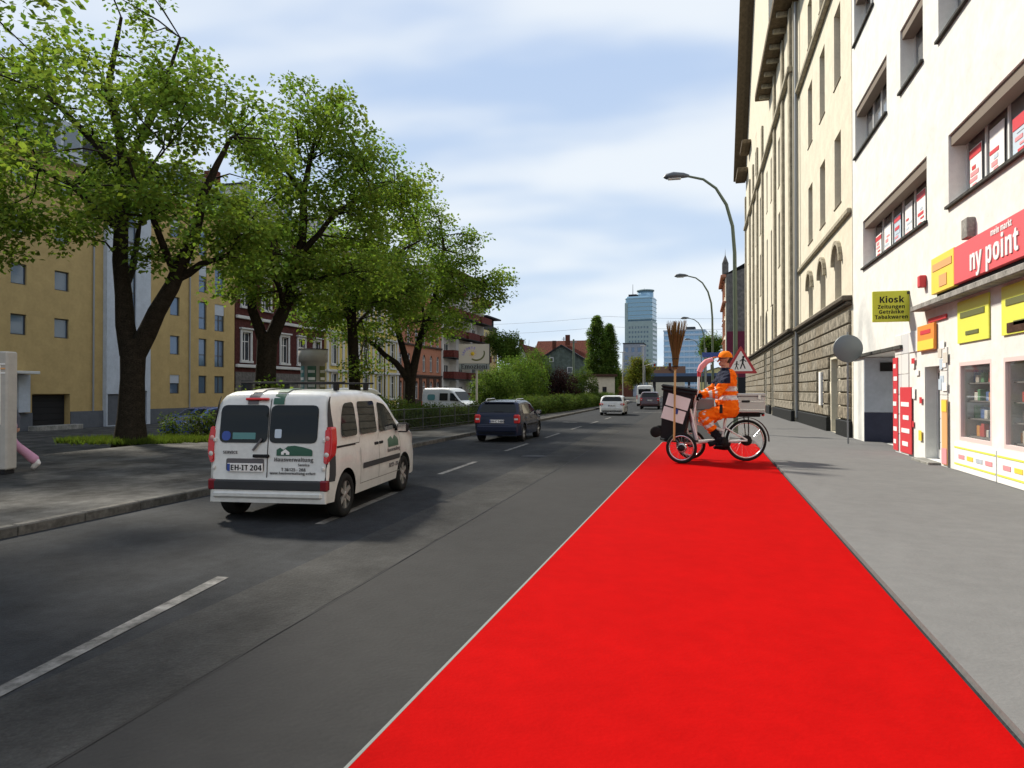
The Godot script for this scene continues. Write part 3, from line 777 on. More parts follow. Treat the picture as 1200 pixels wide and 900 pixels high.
	part("wall", wall_shape(V.call(43.5), 24.6, hB, 0.3, 12.0), mats.cream_render, c, Vector3(0, 0, 0.28))
	for q in wB:
		var f := win(c, q[0], q[1], q[2], q[3], {"cols": 2, "rows": 2, "top": 0.66, "rev": 0.3, "mat": mats.frame_cream, "glass": mats.glass_shop, "sill": mats.sandstone})
		f.position.z += 0.28
	for s in [55.4, 60.6]:
		var g := Node3D.new()
		var pd := part("portal_glass", bxs(Vector3(V.call(s), 4.2, -0.16), Vector3(1.96, 7.8, 0.06)), mats.glass, c)
		for k in 5: part("glazing_bar", bxs(Vector3(V.call(s), 1.2 + k * 1.4, -0.11), Vector3(1.9, 0.08, 0.05)), mats.door_dark, pd)
		part("glazing_bar", bxs(Vector3(V.call(s), 4.2, -0.1), Vector3(0.1, 7.7, 0.06)), mats.door_dark, pd)
		var key := "archP"
		spandrels(c, V.call(s) - 1.0, 8.2, 2.0, 0.45, mats.cream_render)
		(c.get_child(c.get_child_count() - 1) as Node3D).position.z = 0.28
		g.free()
	# pilasters of the projecting part
	for s in [44.1, 48.0, 53.0, 63.0, 68.5, 73.5, 78.5, 85.5]:
		part("pilaster", bxs(Vector3(V.call(s), 14.7, 0.36), Vector3(0.8, 18.6, 0.16), 0.02), mats.cream_trim, c)
	part("string_course", bxs(Vector3(V.call(64.75), 20.4, 0.42), Vector3(42.4, 0.35, 0.3), 0.05), mats.cream_trim, c)
	part("string_course", bxs(Vector3(V.call(36.1), 18.7, 0.12), Vector3(14.6, 0.3, 0.24), 0.05), mats.cream_trim, c)
	part("string_course", bxs(Vector3(V.call(36.1), 8.55, 0.08), Vector3(14.6, 0.2, 0.16), 0.03), mats.cream_trim, c)
	# rusticated base: courses of big blocks
	rng.seed = 5
	for r in 8:
		var y := 0.95 + r * 0.52
		var s := 85.9
		while s > 29.0:
			var w := rng.randf_range(1.5, 2.6)
			var e := maxf(s - w, 28.9)
			var z := 0.28 if (s + e) * 0.5 > 43.5 else 0.0
			var cut := false
			for o in [[54.3, 56.5], [59.5, 61.7], [31.2, 33.4], [35.2, 36.6]]:
				if e < o[1] and s > o[0]:
					if o[0] == 35.2 and (y > 2.8 or y < 1.1): continue
					if o[0] == 31.2 and y > 3.3: continue
					if s - o[1] > 0.3: e = o[1]
					else:
						s = o[0]; cut = true
			if cut: continue
			if e < 43.5 and s > 43.5: e = 43.5; z = 0.28
			if s - e > 0.1: part("stone_block", bxs(Vector3(V.call((s + e) * 0.5), y, z + 0.03), Vector3(s - e - 0.02, 0.47, 0.14), 0.03), mats.ashlar if rng.randf() < 0.6 else mats.ashlar_dark, c)
			s = e
	for q in [[85.9, 61.7, 0.28], [59.5, 56.5, 0.28], [54.3, 43.3, 0.28], [43.2, 33.4, 0.0], [31.2, 28.8, 0.0]]:
		part("base_plinth", bxs(Vector3(V.call((q[0] + q[1]) * 0.5), 0.34, q[2] + 0.08), Vector3(q[0] - q[1], 0.66, 0.2), 0.03), mats.plinth_black, c)
	for q in [[85.9, 43.3, 0.28], [43.29, 28.75, 0.0]]:
		part("base_cornice", bxs(Vector3(V.call((q[0] + q[1]) * 0.5), 5.27, q[2] + 0.16), Vector3(q[0] - q[1], 0.2, 0.4), 0.04), mats.cornice_grey, c)
		part("base_cornice", bxs(Vector3(V.call((q[0] + q[1]) * 0.5), 5.08, q[2] + 0.1), Vector3(q[0] - q[1] - 0.1, 0.14, 0.24), 0.03), mats.cornice_grey, c)
	var dp := Sh.new(); dp.tube([Vector3(V.call(42.8), 0.3, 0.2), Vector3(V.call(42.8), 23.8, 0.2)], [0.09], 8)
	part("downpipe", dp, mats.pipe_grey, c)
	# eaves and roofs
	var ev := part("eave", bxs(Vector3(V.call(43.4), 24.5, 0.5), Vector3(29.2, 0.5, 1.6), 0.05), mats.eave_brown, c)
	for k in 14: part("bracket", bxs(Vector3(V.call(30.2 + k * 2.05), 24.1, 0.55), Vector3(0.22, 0.3, 1.0), 0.03), mats.cream_trim, c)
	var rs := Sh.new()
	rs.quad(Vector3(V.call(58), 24.76, 1.25), Vector3(V.call(28.8), 24.76, 1.25), Vector3(V.call(28.8), 30.5, -6.5), Vector3(V.call(58), 30.5, -6.5))
	rs.quad(Vector3(V.call(28.8), 24.76, -13), Vector3(V.call(58), 24.76, -13), Vector3(V.call(58), 30.5, -6.5), Vector3(V.call(28.8), 30.5, -6.5))
	rs.tri(Vector3(V.call(28.8), 24.76, 1.25), Vector3(V.call(28.8), 24.76, -13), Vector3(V.call(28.8), 30.5, -6.5))
	part("roof", rs, mats.slate, c)
	var gp := PackedVector2Array([Vector2(V.call(86), 24.62), Vector2(V.call(58), 24.62), Vector2(V.call(58), 46.0), Vector2(V.call(66), 46.0), Vector2(V.call(86), 27.0)])
	var gs := Sh.new(); gs.prism(gp, -11.5, 0.27)
	part("gable_wall", gs, mats.cream_render, c)
	for q in [[86.0, 27.0, 87.0, 26.3], [58.0, 46.0, 57.0, 46.2]]:
		var r := Sh.new()
		var pk := Vector3(V.call(66), 46.3, 0); var en := Vector3(V.call(q[2]), q[3], 0)
		var dir := (en - pk).normalized()
		r.bar(pk + Vector3(0, 0.1, -5.0), en + Vector3(0, 0.1, -5.0), 13.2, 0.35, Vector3(0, 0, 1).cross(dir).normalized() if false else Vector3(0, 1, 0))
		part("gable_roof", r, mats.eave_brown, c)
	for q in [[86.5, 81.0, 26.4], [81.0, 76.0, 26.4]]:
		pass
	part("eave_return", bxs(Vector3(V.call(84.2), 26.2, 0.85), Vector3(4.6, 0.5, 1.1), 0.05), mats.eave_brown, c)
	part("eave_return", bxs(Vector3(V.call(79.0), 27.6, 0.75), Vector3(4.2, 0.4, 0.9), 0.05), mats.eave_brown, c)
	# ---- round sign seen from behind
	var sg := thing("round_sign", "round traffic sign seen from its grey back, in front of the passage", "sign", Vector3(4.75, 0.05, -25.6), 0.0)
	var sp := Sh.new(); sp.tube([Vector3(0, 0, 0), Vector3(0, 3.7, 0)], [0.03], 8)
	part("post", sp, mats.pipe_grey, sg)
	var sd := Sh.new(); sd.lathe([Vector2(0.001, 0.02), Vector2(0.44, 0.02), Vector2(0.46, 0.0), Vector2(0.44, -0.02), Vector2(0.001, -0.02)], 28, Vector3(0, 3.15, 0.06), Basis(Vector3.RIGHT, PI * 0.5))
	part("disc", sd, mats.sign_back, sg)
	for k in 2: part("clamp", bxs(Vector3(0, 3.0 + k * 0.3, 0.035), Vector3(0.2, 0.05, 0.03)), mats.pipe_grey, sg)

	# ---- house beyond with a blank grey side wall
	var h := thing("side_wall_house", "far house with a blank grey side wall, maroon lower part and a cream street front", "building", Vector3(4.1, 0, -120.0), -90.0)
	# local x runs towards the camera, the side wall stands at x = 0 and faces the camera
	var hh := []
	for r in 5:
		for i in 4: hh.append([-14.0 + 14.6 - 14.0 + 0.8 + i * 3.3 + 13.4, 4.8 + r * 3.2, 1.1, 1.9])
	part("wall", wall_shape(14.0, 20.5, hh, 0.2, 14.0), mats.cream_render, h, Vector3(-14, 0, 0))
	for o in hh: win(h, o[0] - 14.0, o[1], o[2], o[3], {"cols": 2, "surround": mats.salmon})
	var g2 := Sh.new()
	g2.prism(PackedVector2Array([Vector2(-13.7, 0.1), Vector2(-0.15, 0.1), Vector2(-0.15, 20.6), Vector2(-4.2, 22.0), Vector2(-7.0, 24.6), Vector2(-13.7, 24.6)]), 0.0, 0.12, Transform3D(Basis(Vector3(0, 0, 1), Vector3.UP, Vector3(1, 0, 0)), Vector3(0.01, 0, 0)))
	part("side_wall", g2, mats.side_grey, h)
	part("maroon_panel", bxs(Vector3(0.16, 7.7, -6.9), Vector3(0.06, 7.4, 13.4)), mats.maroon_paint, h)
	part("dark_base", bxs(Vector3(0.16, 2.0, -6.9), Vector3(0.06, 3.9, 13.4)), mats.door_dark, h)
	part("front_paint", bxs(Vector3(-7, 5.8, 0.03), Vector3(13.9, 10.9, 0.05)), mats.salmon, h) if false else null
	part("cornice", bxs(Vector3(-6.9, 20.4, 0.3), Vector3(14.0, 0.5, 0.9), 0.08), mats.salmon, h)
	part("cornice", bxs(Vector3(-6.9, 16.2, 0.2), Vector3(14.0, 0.35, 0.6), 0.06), mats.salmon, h)
	var tr := part("corner_turret", bxs(Vector3(-0.9, 21.6, 0.0), Vector3(1.0, 1.9, 1.0), 0.1), mats.side_grey, h)
	var tp := Sh.new(); tp.lathe([Vector2(0.0, 2.6), Vector2(0.05, 1.4), Vector2(0.3, 0.7), Vector2(0.55, 0.0), Vector2(0.0, 0.0)], 10, Vector3(-0.9, 22.55, 0))
	part("turret_cap", tp, mats.side_grey, tr)
	var r2 := Sh.new()
	r2.quad(Vector3(-14, 20.6, 0.3), Vector3(0, 20.6, 0.3), Vector3(0, 24.6, -7), Vector3(-14, 24.6, -7))
	r2.quad(Vector3(0, 24.6, -7), Vector3(0, 24.6, -14), Vector3(-14, 24.6, -14), Vector3(-14, 24.6, -7))
	part("roof", r2, mats.slate, h)

# ---------------------------------------------------------------- vehicles (front towards -z, wheels on y = 0)
class Car:
	var top: Array; var L := 4.0; var hw := 0.85; var belt := 0.95; var sill := 0.28; var tum := 0.16
	var wz: Array; var wr := 0.31; var arch := 0.36; var taper := 0.1; var rc := 0.12
	func yt(z: float) -> float:
		if z <= top[0].x: return top[0].y
		for i in top.size() - 1:
			if z <= top[i + 1].x:
				var t: float = (z - top[i].x) / maxf(top[i + 1].x - top[i].x, 0.0001)
				return lerpf(top[i].y, top[i + 1].y, t)
		return top[-1].y
	func rear_z(y: float) -> float:   # where the rear surface has height y
		for i in range(top.size() - 1, 0, -1):
			if y >= top[i].y and y <= top[i - 1].y:
				return lerpf(top[i].x, top[i - 1].x, (y - top[i].y) / maxf(top[i - 1].y - top[i].y, 0.0001))
		return top[-1].x
	func front_z(y: float) -> float:
		for i in top.size() - 1:
			if y >= top[i].y and y <= top[i + 1].y:
				return lerpf(top[i].x, top[i + 1].x, (y - top[i].y) / maxf(top[i + 1].y - top[i].y, 0.0001))
		return top[0].x
	func plan(z: float) -> float:
		var d := L * 0.5 - absf(z)
		var k := 0.55 if z < 0 else 0.28
		if d >= k: return hw
		var q := 1.0 - clampf(d / k, 0.0, 1.0)
		return hw - (taper * 1.6 if z < 0 else taper) * q * q
	func yb(z: float) -> float:
		var y := sill
		for c in wz:
			var d: float = absf(z - c)
			if d < arch: y = maxf(y, wr + sqrt(arch * arch - d * d))
		return y
	func wid(z: float, y: float) -> float:
		var w := plan(z); var t := yt(z); var yB := minf(belt, t - 0.05)
		if y <= yB: return w - 0.045 * pow(clampf((yB * 0.62 - y) / 0.5, -1.0, 1.0), 2.0) - (0.012 if y > yB * 0.85 else 0.0)
		return w - 0.02 - tum * (y - yB)
	func ring(z: float) -> Array:
		var t := yt(z); var b := minf(yb(z), t - 0.06); var yB := minf(belt, t - 0.05)
		yB = maxf(yB, b + 0.01)
		var r := minf(rc, maxf(0.03, (t - yB) * 0.6))
		var o := []
		for k in 6: 
			var y := lerpf(b, yB, k / 5.0)
			o.append(Vector2(wid(z, y), y))
		var yr := t - r
		o.append(Vector2(wid(z, (yB + yr) * 0.5), (yB + yr) * 0.5))
		var wt := wid(z, yr)
		for k in 4:
			var a := PI * 0.5 * k / 3.0
			o.append(Vector2(wt - r + r * cos(a), yr + r * sin(a)))
		o.append(Vector2((wt - r) * 0.55, t + 0.012)); o.append(Vector2(0, t + 0.018))
		return o
	func body() -> Sh:
		var s := Sh.new(); s.smooth(1)
		var zs := []
		var n := 72
		for i in n + 1: zs.append(-L * 0.5 + L * i / n)
		for p in top: zs.append(clampf(p.x, -L * 0.5, L * 0.5))
		for c in wz:
			for q in [-1.0, -0.985, -0.93, 0.93, 0.985, 1.0]: zs.append(c + arch * q)
		zs.sort()
		var zz := [zs[0]]
		for z in zs:
			if z - zz[-1] > 0.006: zz.append(z)
		var prev := []
		for i in zz.size():
			var r := ring(zz[i]); var cur := []
			for p in r: cur.append(Vector3(p.x, p.y, zz[i]))
			if i > 0:
				for k in r.size() - 1:
					var mir := Vector3(-1, 1, 1)
					s.quad(prev[k], prev[k + 1], cur[k + 1], cur[k])
					s.quad(prev[k] * mir, cur[k] * mir, cur[k + 1] * mir, prev[k + 1] * mir)
			else:
				for k in r.size() - 1: s.quad(cur[k], Vector3(-cur[k].x, cur[k].y, cur[k].z), Vector3(-cur[k + 1].x, cur[k + 1].y, cur[k + 1].z), cur[k + 1])
			prev = cur
		s.smooth(-1)
		for k in prev.size() - 1: s.quad(Vector3(-prev[k].x, prev[k].y, prev[k].z), prev[k], prev[k + 1], Vector3(-prev[k + 1].x, prev[k + 1].y, prev[k + 1].z))
		return s

# a sheet cut into strips and laid on a curved surface by fn(u, v)
func sheet(s: Sh, poly: PackedVector2Array, fn: Callable, step := 0.12, thick := 0.0):
	var bb := Rect2(poly[0], Vector2.ZERO)
	for p in poly: bb = bb.expand(p)
	s.smooth(1)
	var ny := maxi(1, int(ceil(bb.size.y / step))); var nx := maxi(1, int(ceil(bb.size.x / step)))
	for j in ny:
		for i in nx:
			var x0 := bb.position.x + bb.size.x * i / nx; var x1 := bb.position.x + bb.size.x * (i + 1) / nx
			var y0 := bb.position.y + bb.size.y * j / ny; var y1 := bb.position.y + bb.size.y * (j + 1) / ny
			var cell := PackedVector2Array([Vector2(x0, y0), Vector2(x1, y0), Vector2(x1, y1), Vector2(x0, y1)])
			for q in Geometry2D.intersect_polygons(poly, cell):
				var id := Geometry2D.triangulate_polygon(q)
				for k in range(0, id.size(), 3):
					s.tri(fn.call(q[id[k]]), fn.call(q[id[k + 1]]), fn.call(q[id[k + 2]]))
	s.smooth(-1)

func side_sheet(c: Car, poly: PackedVector2Array, sg: float, off := 0.005) -> Sh:
	var s := Sh.new()
	sheet(s, poly, func(p: Vector2) -> Vector3: return Vector3(sg * (c.wid(p.x, p.y) + off), p.y, p.x))
	return s

func rear_sheet(c: Car, poly: PackedVector2Array, off := 0.008) -> Sh:
	var s := Sh.new()
	sheet(s, poly, func(p: Vector2) -> Vector3: return Vector3(p.x, p.y + 0.012, c.rear_z(p.y) + off), 0.08)
	return s

func front_sheet(c: Car, poly: PackedVector2Array, off := 0.008) -> Sh:
	var s := Sh.new()
	sheet(s, poly, func(p: Vector2) -> Vector3: return Vector3(p.x, p.y + 0.012, c.front_z(p.y) - off), 0.08)
	return s

func wheel(parent: Node3D, at: Vector3, r: float, w: float, out: float, rim: Material, spokes := 5):
	var key := "whl%.3f %.3f %d" % [r, w, spokes]
	if not cache.has(key):
		var bs := Basis(Vector3(0, 0, 1), -PI * 0.5)   # local y of the lathe -> +x
		var t := Sh.new()
		t.lathe([Vector2(r * 0.66, -w * 0.5), Vector2(r * 0.94, -w * 0.5), Vector2(r, -w * 0.36), Vector2(r, w * 0.36), Vector2(r * 0.94, w * 0.5), Vector2(r * 0.68, w * 0.5), Vector2(r * 0.66, w * 0.44), Vector2(r * 0.66, -w * 0.5)], 32, Vector3.ZERO, bs)
		cache[key + "t"] = t.mesh()
		var m := Sh.new()
		m.lathe([Vector2(r * 0.67, w * 0.44), Vector2(r * 0.6, w * 0.46), Vector2(r * 0.57, w * 0.3), Vector2(r * 0.57, -w * 0.1), Vector2(0.001, -w * 0.1)], 28, Vector3.ZERO, bs)
		cache[key + "m"] = m.mesh()
		var sp := Sh.new()
		for k in spokes:
			var a := TAU * k / spokes
			var d := Vector3(0, cos(a), sin(a))
			sp.bar(d * r * 0.06 + Vector3(w * 0.36, 0, 0), d * r * 0.6 + Vector3(w * 0.4, 0, 0), r * 0.2, w * 0.12, Vector3.RIGHT)
		sp.lathe([Vector2(r * 0.16, w * 0.3), Vector2(r * 0.16, w * 0.44), Vector2(0.001, w * 0.47)], 12, Vector3.ZERO, bs)
		cache[key + "s"] = sp.mesh()
	var t := part("wheel", cache[key + "t"], mats.tyre, parent, at)
	if out < 0: t.rotation_degrees.y = 180.0
	part("rim", cache[key + "m"], mats.rim_dark, t)
	part("spokes", cache[key + "s"], rim, t)

func finish_car(t: Node3D, c: Car, paint: Material, rim: Material, spokes := 5) -> MeshInstance3D:
	var b := part("body", c.body(), paint, t)
	# dark floor and wheel housings
	var fl := Sh.new()
	fl.box(Vector3(0, c.sill + 0.06, 0), Vector3(c.hw * 1.7, 0.1, c.L * 0.94))
	for z in c.wz: fl.box(Vector3(0, 0.5, z), Vector3(c.hw * 1.5, 0.5, c.arch * 2.0 + 0.1))
	part("underbody", fl, mats.black_plastic, t)
	for z in c.wz:
		for sg in [-1.0, 1.0]: wheel(t, Vector3(sg * (c.hw - 0.115), c.wr, z), c.wr, 0.2, sg, rim, spokes)
	return b

func plate(t: Node3D, c: Car, x: float, y: float, txt: String):
	var z := c.rear_z(y) + 0.02
	var p := part("number_plate", bxs(Vector3(x, y, z), Vector3(0.52, 0.115, 0.015), 0.003), mats.paper, t)
	part("plate_band", bxs(Vector3(x - 0.24, y, z + 0.008), Vector3(0.04, 0.1, 0.004)), mats.plate_blue, p)
	part("plate_text", lettering(txt, 0.075, 0.004), mats.door_dark, p, Vector3(x + 0.015, y - 0.002, z + 0.01))

func glass_set(t: Node3D, c: Car, sides: Array, rear: PackedVector2Array, front: PackedVector2Array):
	for sg in [-1.0, 1.0]:
		for p in sides: part("side_window", side_sheet(c, p, sg), mats.car_glass, t)
	part("rear_window", rear_sheet(c, rear), mats.car_glass, t)
	part("windscreen", front_sheet(c, front), mats.car_glass, t)

func mirror(t: Node3D, c: Car, z: float, y: float, m: Material):
	for sg in [-1.0, 1.0]:
		var s := Sh.new()
		s.cham(Vector3(sg * (c.wid(z, y) + 0.12), y, z), Vector3(0.2, 0.17, 0.12), 0.035)
		var o := part("mirror", s, m, t)
		part("mirror_glass", bxs(Vector3(sg * (c.wid(z, y) + 0.12), y, z + 0.062), Vector3(0.15, 0.12, 0.008)), mats.chrome, o)
		part("mirror_arm", bxs(Vector3(sg * (c.wid(z, y) + 0.01), y - 0.03, z), Vector3(0.06, 0.05, 0.06)), mats.black_plastic, o)

func build_van():
	var t := thing("delivery_van", "white high roofed van with green lettering and twin rear doors on the near lane", "van", Vector3(-5.94, 0, -10.63), 6.0)
	var c := Car.new()
	c.L = 4.21; c.hw = 0.905; c.belt = 1.12; c.sill = 0.27; c.tum = 0.13; c.wr = 0.315; c.arch = 0.385; c.rc = 0.16; c.taper = 0.07
	c.wz = [-1.215, 1.485]
	c.top = [Vector2(-2.105, 0.42), Vector2(-2.09, 0.7), Vector2(-2.03, 0.86), Vector2(-1.9, 0.98), Vector2(-1.6, 1.08), Vector2(-1.22, 1.15), Vector2(-1.05, 1.24), Vector2(-0.5, 1.64), Vector2(-0.3, 1.73), Vector2(0.0, 1.785), Vector2(0.5, 1.81), Vector2(1.3, 1.81), Vector2(1.72, 1.79), Vector2(1.86, 1.75), Vector2(1.935, 1.68), Vector2(1.985, 1.5), Vector2(2.03, 1.2), Vector2(2.06, 0.95), Vector2(2.075, 0.62), Vector2(2.095, 0.58), Vector2(2.105, 0.45), Vector2(2.105, 0.34)]
	finish_car(t, c, mats.van_white, mats.rim_grey, 6)
	# side windows
	var w3 := rpoly([Vector2(1.02, 1.14), Vector2(1.62, 1.14), Vector2(1.6, 1.4), Vector2(1.46, 1.62), Vector2(1.06, 1.64)], 0.1)
	var w2 := rpoly([Vector2(0.18, 1.14), Vector2(0.9, 1.14), Vector2(0.93, 1.64), Vector2(0.2, 1.64)], 0.07)
	var w1 := rpoly([Vector2(-0.88, 1.15), Vector2(0.04, 1.13), Vector2(0.06, 1.62), Vector2(-0.28, 1.58), Vector2(-0.55, 1.42)], 0.07)
	for sg in [-1.0, 1.0]:
		for p in [w1, w2, w3]:
			var wo := part("side_window", side_sheet(c, p, sg), mats.car_glass, t)
	# rear doors: two panes, gap, stripes
	part("rear_window", rear_sheet(c, rpoly(rect(-0.74, 1.07, 0.715, 0.52), 0.09)), mats.car_glass, t)
	part("rear_window", rear_sheet(c, rpoly(rect(0.0, 1.07, 0.7, 0.52), 0.09)), mats.car_glass, t)
	part("door_gap", rear_sheet(c, PackedVector2Array(rect(-0.019, 0.6, 0.012, 1.08)), 0.006), mats.door_dark, t)
	var st := Sh.new()
	for q in [[-0.36, mats.stripe_grey], [0.02, mats.van_green]]:
		var top_s := Sh.new()
		sheet(top_s, PackedVector2Array(rect(q[0], 1.2, 0.16, 0.66)), func(p: Vector2) -> Vector3: return Vector3(p.x, c.yt(p.y) + 0.03, p.y), 0.06)
		part("roof_stripe", top_s, q[1], t)
		part("roof_stripe", rear_sheet(c, PackedVector2Array(rect(q[0], 1.6, 0.16, 0.145)), 0.009), q[1], t)
	part("brake_light", bxs(Vector3(-0.22, 1.685, c.rear_z(1.68) + 0.02), Vector3(0.34, 0.035, 0.05), 0.01), mats.lens_red, t)
	# dark corner trims and tail lights
	for sg in [-1.0, 1.0]:
		var tr := Sh.new()
		sheet(tr, PackedVector2Array([Vector2(0.56, 0.0), Vector2(1.72, 0.0), Vector2(1.72, 0.03), Vector2(1.3, 0.13), Vector2(0.95, 0.17), Vector2(0.56, 0.18)]), func(p: Vector2) -> Vector3:
			var z := c.rear_z(p.x) - p.y
			return Vector3(sg * (c.wid(z, p.x) + 0.006), p.x, z), 0.08)
		part("corner_trim", tr, mats.trim_grey, t)
		var rp := Sh.new()
		sheet(rp, PackedVector2Array(rect(0.56, 0.745, 1.1, 0.1)), func(p: Vector2) -> Vector3:
			return Vector3(sg * minf(p.y + 0.03, c.wid(c.rear_z(p.x) - 0.01, p.x) + 0.004), p.x, c.rear_z(p.x) - 0.012 + 0.022 * (1.0 - clampf((p.y - 0.75) / 0.1, 0.0, 1.0))), 0.06) if false else null
		var lamp := Sh.new()
		var lpz := c.rear_z(1.06)
		var out := rpoly([Vector2(0.80, 0.82), Vector2(0.85, 0.80), Vector2(0.905, 0.93), Vector2(0.912, 1.1), Vector2(0.885, 1.31), Vector2(0.80, 1.3)], 0.04)
		var inn := rpoly([Vector2(0.81, 0.85), Vector2(0.85, 0.83), Vector2(0.885, 0.94), Vector2(0.89, 1.1), Vector2(0.866, 1.28), Vector2(0.81, 1.27)], 0.04)
		for k in out.size():
			out[k].x *= sg; inn[k].x *= sg
		var tilt := Transform3D(Basis(Vector3.RIGHT, -0.13), Vector3(0, 0.15 - 0.13, 0.138)) 
		lamp.prism(out, lpz - 0.17, lpz - 0.004, Transform3D(Basis(Vector3(1, 0, 0), Vector3(0, 1, -0.14), Vector3(0, 0, 1)), Vector3(0, 0, 1.06 * 0.14)))
		lamp.prism(inn, lpz - 0.003, lpz + 0.014, Transform3D(Basis(Vector3(1, 0, 0), Vector3(0, 1, -0.14), Vector3(0, 0, 1)), Vector3(0, 0, 1.06 * 0.14)))
		var lo := part("tail_light", lamp, mats.lens_red, t)
		for k in 2:
			var lz := Sh.new()
			var ly := 0.93 + k * 0.22
			lz.lathe([Vector2(0.001, 0.012), Vector2(0.024, 0.009), Vector2(0.034, 0.0)], 16, Vector3(sg * 0.846, ly, lpz + 0.015 - (ly - 1.06) * 0.14), Basis(Vector3.RIGHT, PI * 0.5))
			part("lens", lz, mats.lens_clear if k == 0 else mats.lens_pink, lo)
		part("reflector", bxs(Vector3(sg * 0.815, 0.51, c.rear_z(0.5) - 0.03), Vector3(0.12, 0.15, 0.1), 0.02), mats.lens_dark, t)
		part("hinge", bxs(Vector3(sg * 0.8, 1.12, c.rear_z(1.12) + 0.01), Vector3(0.04, 0.05, 0.04), 0.008), mats.van_white, t)
		part("hinge", bxs(Vector3(sg * 0.8, 0.74, c.rear_z(0.74) + 0.01), Vector3(0.04, 0.05, 0.04), 0.008), mats.van_white, t)
	# bumper: dark upper strip, pale lower lip
	var bu := Sh.new(); bu.cham(Vector3(0, 0.505, 2.085), Vector3(1.66, 0.15, 0.07), 0.025)
	var bo := part("bumper", bu, mats.trim_grey, t)
	var lp := Sh.new(); lp.cham(Vector3(0, 0.375, 2.09), Vector3(1.62, 0.12, 0.09), 0.04)
	part("bumper_lip", lp, mats.van_white, bo)
	part("number_plate_recess", rear_sheet(c, rpoly(rect(-0.62, 0.685, 0.56, 0.17), 0.03), 0.006), mats.stripe_grey, t)
	plate(t, c, -0.33, 0.745, "EH-IT 204")
	part("door_handle", bxs(Vector3(-0.1, 0.905, c.rear_z(0.9) + 0.02), Vector3(0.24, 0.045, 0.04), 0.012), mats.black_plastic, t)
	var wp := Sh.new(); wp.bar(Vector3(-0.22, 0.98, c.rear_z(0.98) + 0.03), Vector3(-0.1, 1.14, c.rear_z(1.14) + 0.03), 0.025, 0.02, Vector3(0, 0, 1))
	part("wiper", wp, mats.stripe_grey, t)
	part("badge", lettering("SERVICE", 0.04, 0.004), mats.stripe_grey, t, Vector3(-0.56, 0.95, c.rear_z(0.95) + 0.012))
	# printed emblem on the right door: green house and hill shape with lines of text
	part("emblem", rear_sheet(c, PackedVector2Array([Vector2(0.12, 0.9), Vector2(0.12, 0.98), Vector2(0.17, 1.01), Vector2(0.22, 0.98), Vector2(0.28, 1.03), Vector2(0.38, 1.04), Vector2(0.5, 1.02), Vector2(0.62, 0.99), Vector2(0.64, 0.97), Vector2(0.64, 0.9)]), 0.009), mats.van_green, t)
	part("emblem", rear_sheet(c, PackedVector2Array([Vector2(0.19, 0.915), Vector2(0.19, 0.95), Vector2(0.25, 0.99), Vector2(0.31, 0.95), Vector2(0.31, 0.915), Vector2(0.26, 0.915), Vector2(0.26, 0.94), Vector2(0.23, 0.94), Vector2(0.23, 0.915)]), 0.013), mats.paper, t)
	part("door_lettering", lettering("Hausverwaltung", 0.052, 0.003), mats.stripe_grey, t, Vector3(0.37, 0.86, c.rear_z(0.86) + 0.01))
	part("door_lettering", lettering("Service", 0.035, 0.003), mats.stripe_grey, t, Vector3(0.52, 0.79, c.rear_z(0.79) + 0.01))
	part("door_lettering", lettering("T 36125 - 288", 0.042, 0.003), mats.stripe_grey, t, Vector3(0.37, 0.725, c.rear_z(0.725) + 0.01))
	part("door_lettering", lettering("www.hausverwaltung-erfurt", 0.035, 0.003), mats.stripe_grey, t, Vector3(0.36, 0.675, c.rear_z(0.675) + 0.01))
	part("window_sticker", rear_sheet(c, rpoly(rect(-0.54, 1.12, 0.34, 0.09), 0.01), 0.013), mats.sticker_teal, t)
	part("window_sticker", rear_sheet(c, rpoly(rect(-0.7, 1.1, 0.13, 0.13), 0.06), 0.013), mats.plate_blue, t)
	part("window_sticker", rear_sheet(c, rpoly(rect(0.08, 1.14, 0.1, 0.12), 0.02), 0.013), mats.office_pale, t)
	# sides: rub strip, handles, door seams, slide rail, emblem
	for sg in [-1.0, 1.0]:
		part("rub_strip", side_sheet(c, rpoly(rect(-0.92, 0.62, 1.78, 0.085), 0.02), sg, 0.012), mats.trim_grey, t)
		part("slide_rail", side_sheet(c, PackedVector2Array(rect(0.95, 1.0, 0.85, 0.03)), sg, 0.006), mats.door_dark, t)
		for z in [0.12, 0.94, -0.98]: part("door_seam", side_sheet(c, PackedVector2Array(rect(z, 0.4, 0.012, 0.72)), sg, 0.004), mats.seam_grey, t)
		part("door_seam", side_sheet(c, PackedVector2Array(rect(-0.96, 0.4, 1.9, 0.012)), sg, 0.004), mats.seam_grey, t)
		for z in [0.02, 0.24]: part("door_handle", bxs(Vector3(sg * (c.wid(z, 0.96) + 0.015), 0.96, z), Vector3(0.03, 0.045, 0.16), 0.01), mats.black_plastic, t)
		part("emblem", side_sheet(c, PackedVector2Array([Vector2(-0.86, 0.85), Vector2(-0.32, 0.85), Vector2(-0.32, 0.98), Vector2(-0.5, 1.03), Vector2(-0.6, 0.98), Vector2(-0.7, 1.04), Vector2(-0.86, 0.98)]), sg, 0.008), mats.van_green, t)
		for q in [[0.8, "Hausverwaltung", 0.06], [0.54, "36125 - 288", 0.07]]:
			var lt := part("side_lettering", lettering(q[1], q[2], 0.003), mats.stripe_grey, t, Vector3(sg * (c.wid(-0.6, q[0]) + 0.01), q[0], -0.6))
			lt.rotation_degrees.y = 90.0 * sg
	mirror(t, c, -0.82, 1.16, mats.black_plastic)
	part("windscreen", front_sheet(c, rpoly([Vector2(-0.74, 1.2), Vector2(0.74, 1.2), Vector2(0.62, 1.66), Vector2(-0.62, 1.66)], 0.08)), mats.car_glass, t)
